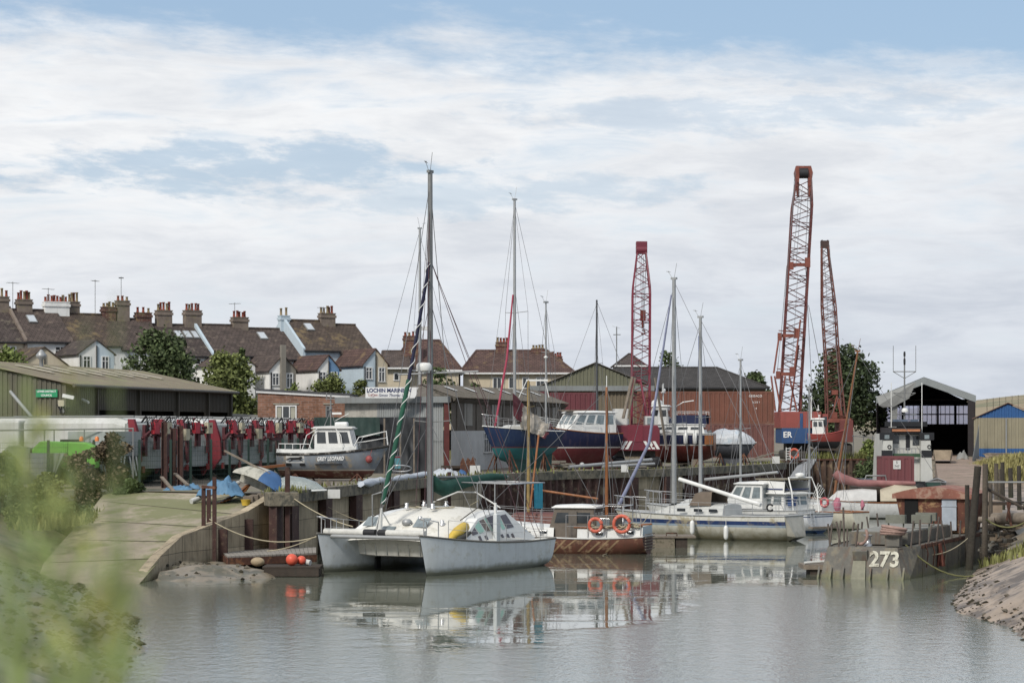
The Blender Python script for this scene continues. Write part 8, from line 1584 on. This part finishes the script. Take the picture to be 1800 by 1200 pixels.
for a, b in (((1771, 882), (1778, 925)), ((1776, 880), (1770, 915))): m.tube(W(a[0], a[1], 90.5), W(b[0], b[1], 90.3), .05, n=5)
m.build('bracket', rust, jr)
rnd = random.Random(21); rk = [mat('rubble_'+n_, hx(c_, .62), .95, .35, 3, bump=.6, bscale=8) for n_, c_ in (('brown', '7d6c58'), ('grey', '77746b'), ('dark', '4d463c'))]
m = MB()
for k in range(150):
    px = rnd.uniform(1728, 1830); py = rnd.uniform(915, 985-(px-1728)*.25) ; d = 92.5-(py-915)*.04; p = W(px, py, d); Qm = Matrix.Rotation(rnd.uniform(0, 3), 3, 'Z') @ Matrix.Rotation(rnd.gauss(0, .5), 3, 'X'); m.mat(rnd.randrange(3)).box(p, (rnd.uniform(.15, .6), rnd.uniform(.15, .35), rnd.uniform(.1, .28)), rot=Qm)
rb_o = m.build('rubble', rk, bevel=.02); tag(rb_o, 'heaped stone and brick rubble under the bank jetty', 'rubble', kind='stuff')
# rough backing of the rubble
o = grid('rubble_bank', 16.6, 24, 84, 98, .3, lambda x, y: min(2.4, -.1+.55*(x-16.6)+.12*fbm(x, y, 1.2, 4)) if y < 94 else 2.2+.1*fbm(x, y, 1, 3), mudm, lambda x, y: x > 17.0+.28*(y-84)); struct(o)
o.data.transform(Matrix.Translation((0, 0, 0)))
# weed wrack and stones on both banks
def scatter(name, n, fn, m_, size, lab, cat, seed):
    rnd = random.Random(seed); m = MB()
    for k in range(n):
        p = fn(rnd); s = size*(.35+1.6*rnd.random()**3); Qm = Matrix.Rotation(rnd.uniform(0, 6.28), 3, 'Z') @ Matrix.Rotation(rnd.gauss(0, .3), 3, 'X'); c = [p+Qm@Vector((x*s*rnd.uniform(.7, 1.3), y*s*rnd.uniform(.5, 1), z*s*.5)) for x, y, z in ((1,0,0), (0,1,0), (-1,0,0), (0,-1,0), (0,0,1), (0,0,-.6))]; m.mat(rnd.randrange(len(m_))).add(c, [(0,1,4), (1,2,4), (2,3,4), (3,0,4), (1,0,5), (2,1,5), (3,2,5), (0,3,5)])
    return tag(m.build(name, m_), lab, cat, kind='stuff')
wdm = mat('bladder_weed', hx('3a3522', .6), .8, .4, 3, bump=.6); stn = mat('shore_stone', hx('6d6455', .65), .9, .35, 4, bump=.5)
def lpt(r): y = r.uniform(48, 79); x = left_water(y)-abs(r.gauss(0, 1.9))+.15; return Vector((x, y, lb(x, y)+.02))
scatter('shore_weed', 1500, lpt, [wdm, wdm, stn], .1, 'dark weed and stones along the left waterline', 'seaweed', 3)
def rpt(r): y = r.uniform(52, 84); x = rw(y)+abs(r.gauss(0, .6))-.1; return Vector((x, y, rbk(x, y)+.0))
scatter('bank_weed', 600, rpt, [wdm, wdm, stn], .08, 'brown weed clods low on the right mud bank', 'seaweed', 4)
def mpt(r): x = r.uniform(-13, -7.6); y = r.uniform(82, 90); return Vector((x, y, max(-.1, mh(x, y))))
scatter('heap_weed', 260, lambda r: mpt(r), [wdm, stn, wdm], .09, 'weed and debris over the mud heap by the wing wall', 'seaweed', 6)
# rough grass: blades as one mass on the right bank, beyond the piles and along the left bank
def grass(name, n, fn, m_, h_, lab, seed):
    rnd = random.Random(seed); vs = []; fs = []
    for k in range(n):
        p = fn(rnd); a = rnd.random()*6.28; hh = h_*(.5+rnd.random()); w_ = .02+.03*rnd.random(); l = Vector((math.cos(a+1.3), math.sin(a+1.3), 0))*hh*rnd.uniform(.1, .5); u = Vector((math.cos(a), math.sin(a), 0))*w_*(1+h_); i = len(vs); vs += [p-u, p+u, p+l*.5+Vector((0, 0, hh*.65))+u*.7, p+l*.5+Vector((0, 0, hh*.65))-u*.7, p+l+Vector((0, 0, hh))]; fs += [(i, i+1, i+2, i+3), (i+3, i+2, i+4)]
    me = bpy.data.meshes.new(name); me.from_pydata(vs, [], fs); me.materials.append(m_); o = bpy.data.objects.new(name, me); C.objects.link(o); return tag(o, lab, 'grass', kind='stuff')
gg = leafmat('tussock_green', '7e8045', .75, .4); gy = leafmat('straw_grass', 'a39a5c', .75, .35)
def g1(r): x = r.uniform(17, 26); y = r.uniform(74, 92); return Vector((x, y, rbk(x, y)))
grass('bank_grass_blades', 3500, lambda r: g1(r), gg, .28, 'green grass tufts on the upper right bank', 1)
tm = lambda x, y: .6+2.15*max(0, 1-((x-40.5)/7.2)**2)**.6*max(0, 1-((y-182)/7)**2)**.6+.1*fbm(x, y, .6)
o = grid('grass_mound', 33, 48, 174.5, 190, .7, tm, grassm); struct(o)
grass('mound_grass', 14000, lambda r: (lambda x, y: Vector((x, y, tm(x, y))))(r.uniform(33.8, 47.5), r.uniform(175, 189)), gy, .55, 'pale straw-coloured grass on the mound before the blue skirted shed', 2)
def g2(r): y = r.uniform(60, 100); x = left_water(y)-r.uniform(6.2, 16); return Vector((x, y, lb(x, y)))
grass('left_bank_grass', 16000, g2, gg, .45, 'rough green grass high on the left bank', 5)
def gq(r):
    k = r.randrange(len(quay)-1); p = quay[k].lerp(quay[k+1], r.random()); return Vector((p.x+r.uniform(-.5, .3), p.y+abs(r.gauss(.6, .8)), Q+.02))
grass('quay_weeds', 650, lambda r: (lambda p: p+Vector((.4*noise.noise(p*.8), 0, 0)))(gq(r)), gg, .22, 'thin green weeds growing along the quay edge', 9)
grass('slip_weeds', 900, lambda r: Vector((r.uniform(-17.5, -15.8), r.uniform(84, 99), .0)) + Vector((0, 0, 1.6)), gg, .4, 'weeds along the left border of the slipway', 10)
def dq(r): p = gq(r); p.y += r.uniform(0, 4); return p
scatter('yard_debris', 420, dq, [stn, woodd, rust, gelcoat], .09, 'scraps, stones and chips littering the quay top', 'debris', 11)
grass('dock_wall_weeds', 500, lambda r: Vector((r.uniform(22.5, 29.5), 185.3, Q+.1)), gg, .5, 'weeds trailing on top of the rusty dock wall', 12)
# ================================================================ MOORING ROPES
def mrope(a, b, s, lab, r=.022, m_=rope): return tag(MB().path(sag(a, b, s), r, 5).build('mooring_rope', m_), lab, 'rope')
mrope(W(506, 868, 91.2), W(620, 925, 88.5), .15, 'rope from the quay corner post down to the catamaran netting'); mrope(W(368, 912, 87.5), W(556, 943, 86.5), .45, 'slack rope from the wing wall posts to the catamaran left bow'); mrope(W(740, 930, 87), W(760, 862, 119), .1, 'thin line from the catamaran up to the quay coping')
mrope(W(556, 942, 86.5), W(470, 968, 88), .1, 'rope from the left bow to the landing stage', .02); mrope(W(1592, 957, 83.5), W(1800, 962, 84), 1.05, 'long slack rope from the barge bow to the right bank', .03, ropeg); mrope(W(1590, 962, 83.6), W(1712, 935, 89), .5, 'grey rope along the barge side to the dark pile', .02); mrope(W(1733, 912, 89), W(1810, 912, 88), .3, 'green rope slung along the jetty beam', .03, ropeg)
mrope(W(1060, 975, 97.8), W(1140, 905, 112), .3, 'rope rising from the water past the motor-sailer stern', .018); mrope(W(840, 880, 90), W(560, 880, 100), 1.0, 'thin line between the catamaran roof and the quay', .012)
# masts and rigging of boats standing behind the boatyard shed
my = onquay('sailing_yacht', 'yacht behind the boatyard shed, its tall mast rising above the name board', 'yacht', 738, 160, math.atan2(.3, 1), 0); K = 1.4
with up_(K):
    h, top = hull(my, gelcoat, gelcoat, 7.0, 2.3, 1.1, .9, .9, .5, tw=.6); mast(my, 0, 1.0, Z(402, 160)-Q-K, .11, alum, sp=((.52, .95), (.18, .9)), fore=top(.98, 1, .1), aft=top(0, 1, .1), chain=1.1, cz=.9)
    MB().box((.45, 0, Z(577, 160)-Q-K), (.7, .3, .25)).build('radar', gelclean, my)
stands(my, [(1.3, -.7, 1.2), (-1.3, -.8, 1.2), (1.3, .7, 1.2), (-1.3, .8, 1.2)], .5)
tva = MB().tube((X(1084, 240), 240, Q), W(1084, 574, 240), .06, n=5).tube(W(1078, 588, 240), W(1091, 588, 240), .04, n=4); tag(tva.build('aerial_pole', alumd), 'tall television aerial pole behind the green gabled shed', 'aerial')
gu = MB(); p = W(1083, 575, 200); gu.add([p, p+Vector((-.35, 0, .12)), p+Vector((-.15, 0, .02)), p+Vector((.1, .1, .0)), p+Vector((.4, 0, -.1)), p+Vector((.2, 0, -.08))], [(0,1,2), (0,3,5), (3,4,5)]); tag(gu.build('gull', mat('gull_grey', hx('8d9096', .8), .8)), 'small grey gull flying left of the crimson boom', 'bird')
for px, yt, d, lab in ((1374, 640, 176, 'thin dark pole by the right end of the stack'), ): pass
for k in range(7):
    a = R(8+.6*k); d = 1250+60*k; tag(MB().tube((X(1735+11*k, d), d, 0), W(1735+11*k, 700-k*1.2, d), .13, n=5).build('utility_pole', woodd), 'utility pole in a distant field, one of a faint row', 'utility pole', 'poles crossing the distant field')
# ================================================================ REEDS AND FLOWERING STEMS CLOSE TO THE CAMERA
ll = [mat('near_leaf', hx('899a54', 1.0), .6, .3, 6, spec=.3), mat('near_leaf_yellow', hx('b4b25a', .95), .6, .3, 6), mat('near_stem', hx('8a9a62', .8), .7, .2, 8)]
rnd0 = random.Random(77)
adj = ['broad', 'feathery', 'pale', 'yellow-tipped', 'drooping', 'bushy', 'slender', 'olive', 'grey-green', 'bright', 'ragged', 'bent', 'dense']
spots = [(205, 515, 3.5), (18, 760, 3.3), (55, 700, 3.9), (95, 742, 3.4), (130, 690, 4.2), (160, 770, 3.7), (8, 690, 3.0), (190, 830, 3.3), (225, 800, 4.0), (70, 820, 2.7), (120, 880, 2.6), (30, 900, 2.5), (170, 960, 2.8), (45, 640, 4.3), (215, 930, 3.0), (90, 1000, 2.4), (140, 1040, 2.5), (185, 1080, 2.6), (10, 1010, 2.3), (232, 1060, 3.1), (-25, 700, 3.6), (-40, 800, 2.9), (150, 560, 4.0), (78, 770, 3.6), (112, 800, 3.2), (35, 830, 3.1)]
leaf_sets = []
def near_plant(k, px, ytop, d):
    rnd = random.Random(50+k); gz_ = 3.75-max(0, d-3.2)*.45; x = X(px, d); zt_ = Z(ytop, d); h0 = zt_-gz_
    t = thing('wild_plant', 'blurred %s stem whose tip stands %s' % (adj[k % 13], ['over the terrace chimneys, highest of all', 'before the left end of the council shed', 'at the height of the lorry roofs', 'in front of the green loader', 'over the left bank bushes', 'before the slipway top edge', 'against the left photo border', 'over the middle of the slipway', 'near the slipway centre joint', 'over the dark scrub', 'over the lower left bank', 'low against the left border', 'before the slipway foot', 'before the far left roofs', 'over the water edge by the slipway foot', 'low over the weedy shore', 'above the bottom shore weed', 'in the bottom clump nearest the water', 'in the bottom left corner', 'farthest right in the low clump', 'half outside the left border', 'mostly outside the left border', 'before the dark tree and council roof', 'beside the loader bucket', 'over the brown shrubs', 'beside the skip'][k]), 'plant', (x, d, gz_), 0, 'wild stems close to the camera')
    ln = Vector((rnd.uniform(-.05, .05), rnd.uniform(-.05, .05), 0)); pts = [-ln, -ln*.6+Vector((0, 0, h0*.4)), -ln*.2+Vector((0, 0, h0*.75)), Vector((0, 0, h0))]; MB().path(pts, [.006, .005, .004, .0012], 5).build('stem', ll[2], t)
    m = MB(); n = 34 if k in (0, 22, 13) else 50
    for j in range(n):
        f = .35+.65*j/n; i = min(2, int(f*3)); p = pts[i].lerp(pts[i+1], f*3-i); a = j*2.4; L2 = (.05+.13*rnd.random())*(1.1-f*(.8 if k in (0, 22) else .45)); d_ = Vector((math.cos(a), math.sin(a), rnd.uniform(.7, 2.6))).normalized(); s_ = d_.cross(Vector((0, 0, 1))).normalized()*L2*rnd.uniform(.035, .075); m.mat(1 if (rnd.random() < (.22 if f > .85 or k in (1, 7, 11, 19) else .08)) else 0).add([p, p+d_*L2*.45+s_, p+d_*L2+Vector((0, 0, -.02)), p+d_*L2*.45-s_], [(0,1,2,3)])
    m.build('leaves', ll[:2], t)
for k, (px, yt, d) in enumerate(spots):
    if k not in (5, 8, 9, 11, 15, 17, 20, 21, 24): near_plant(k, px, yt, d)
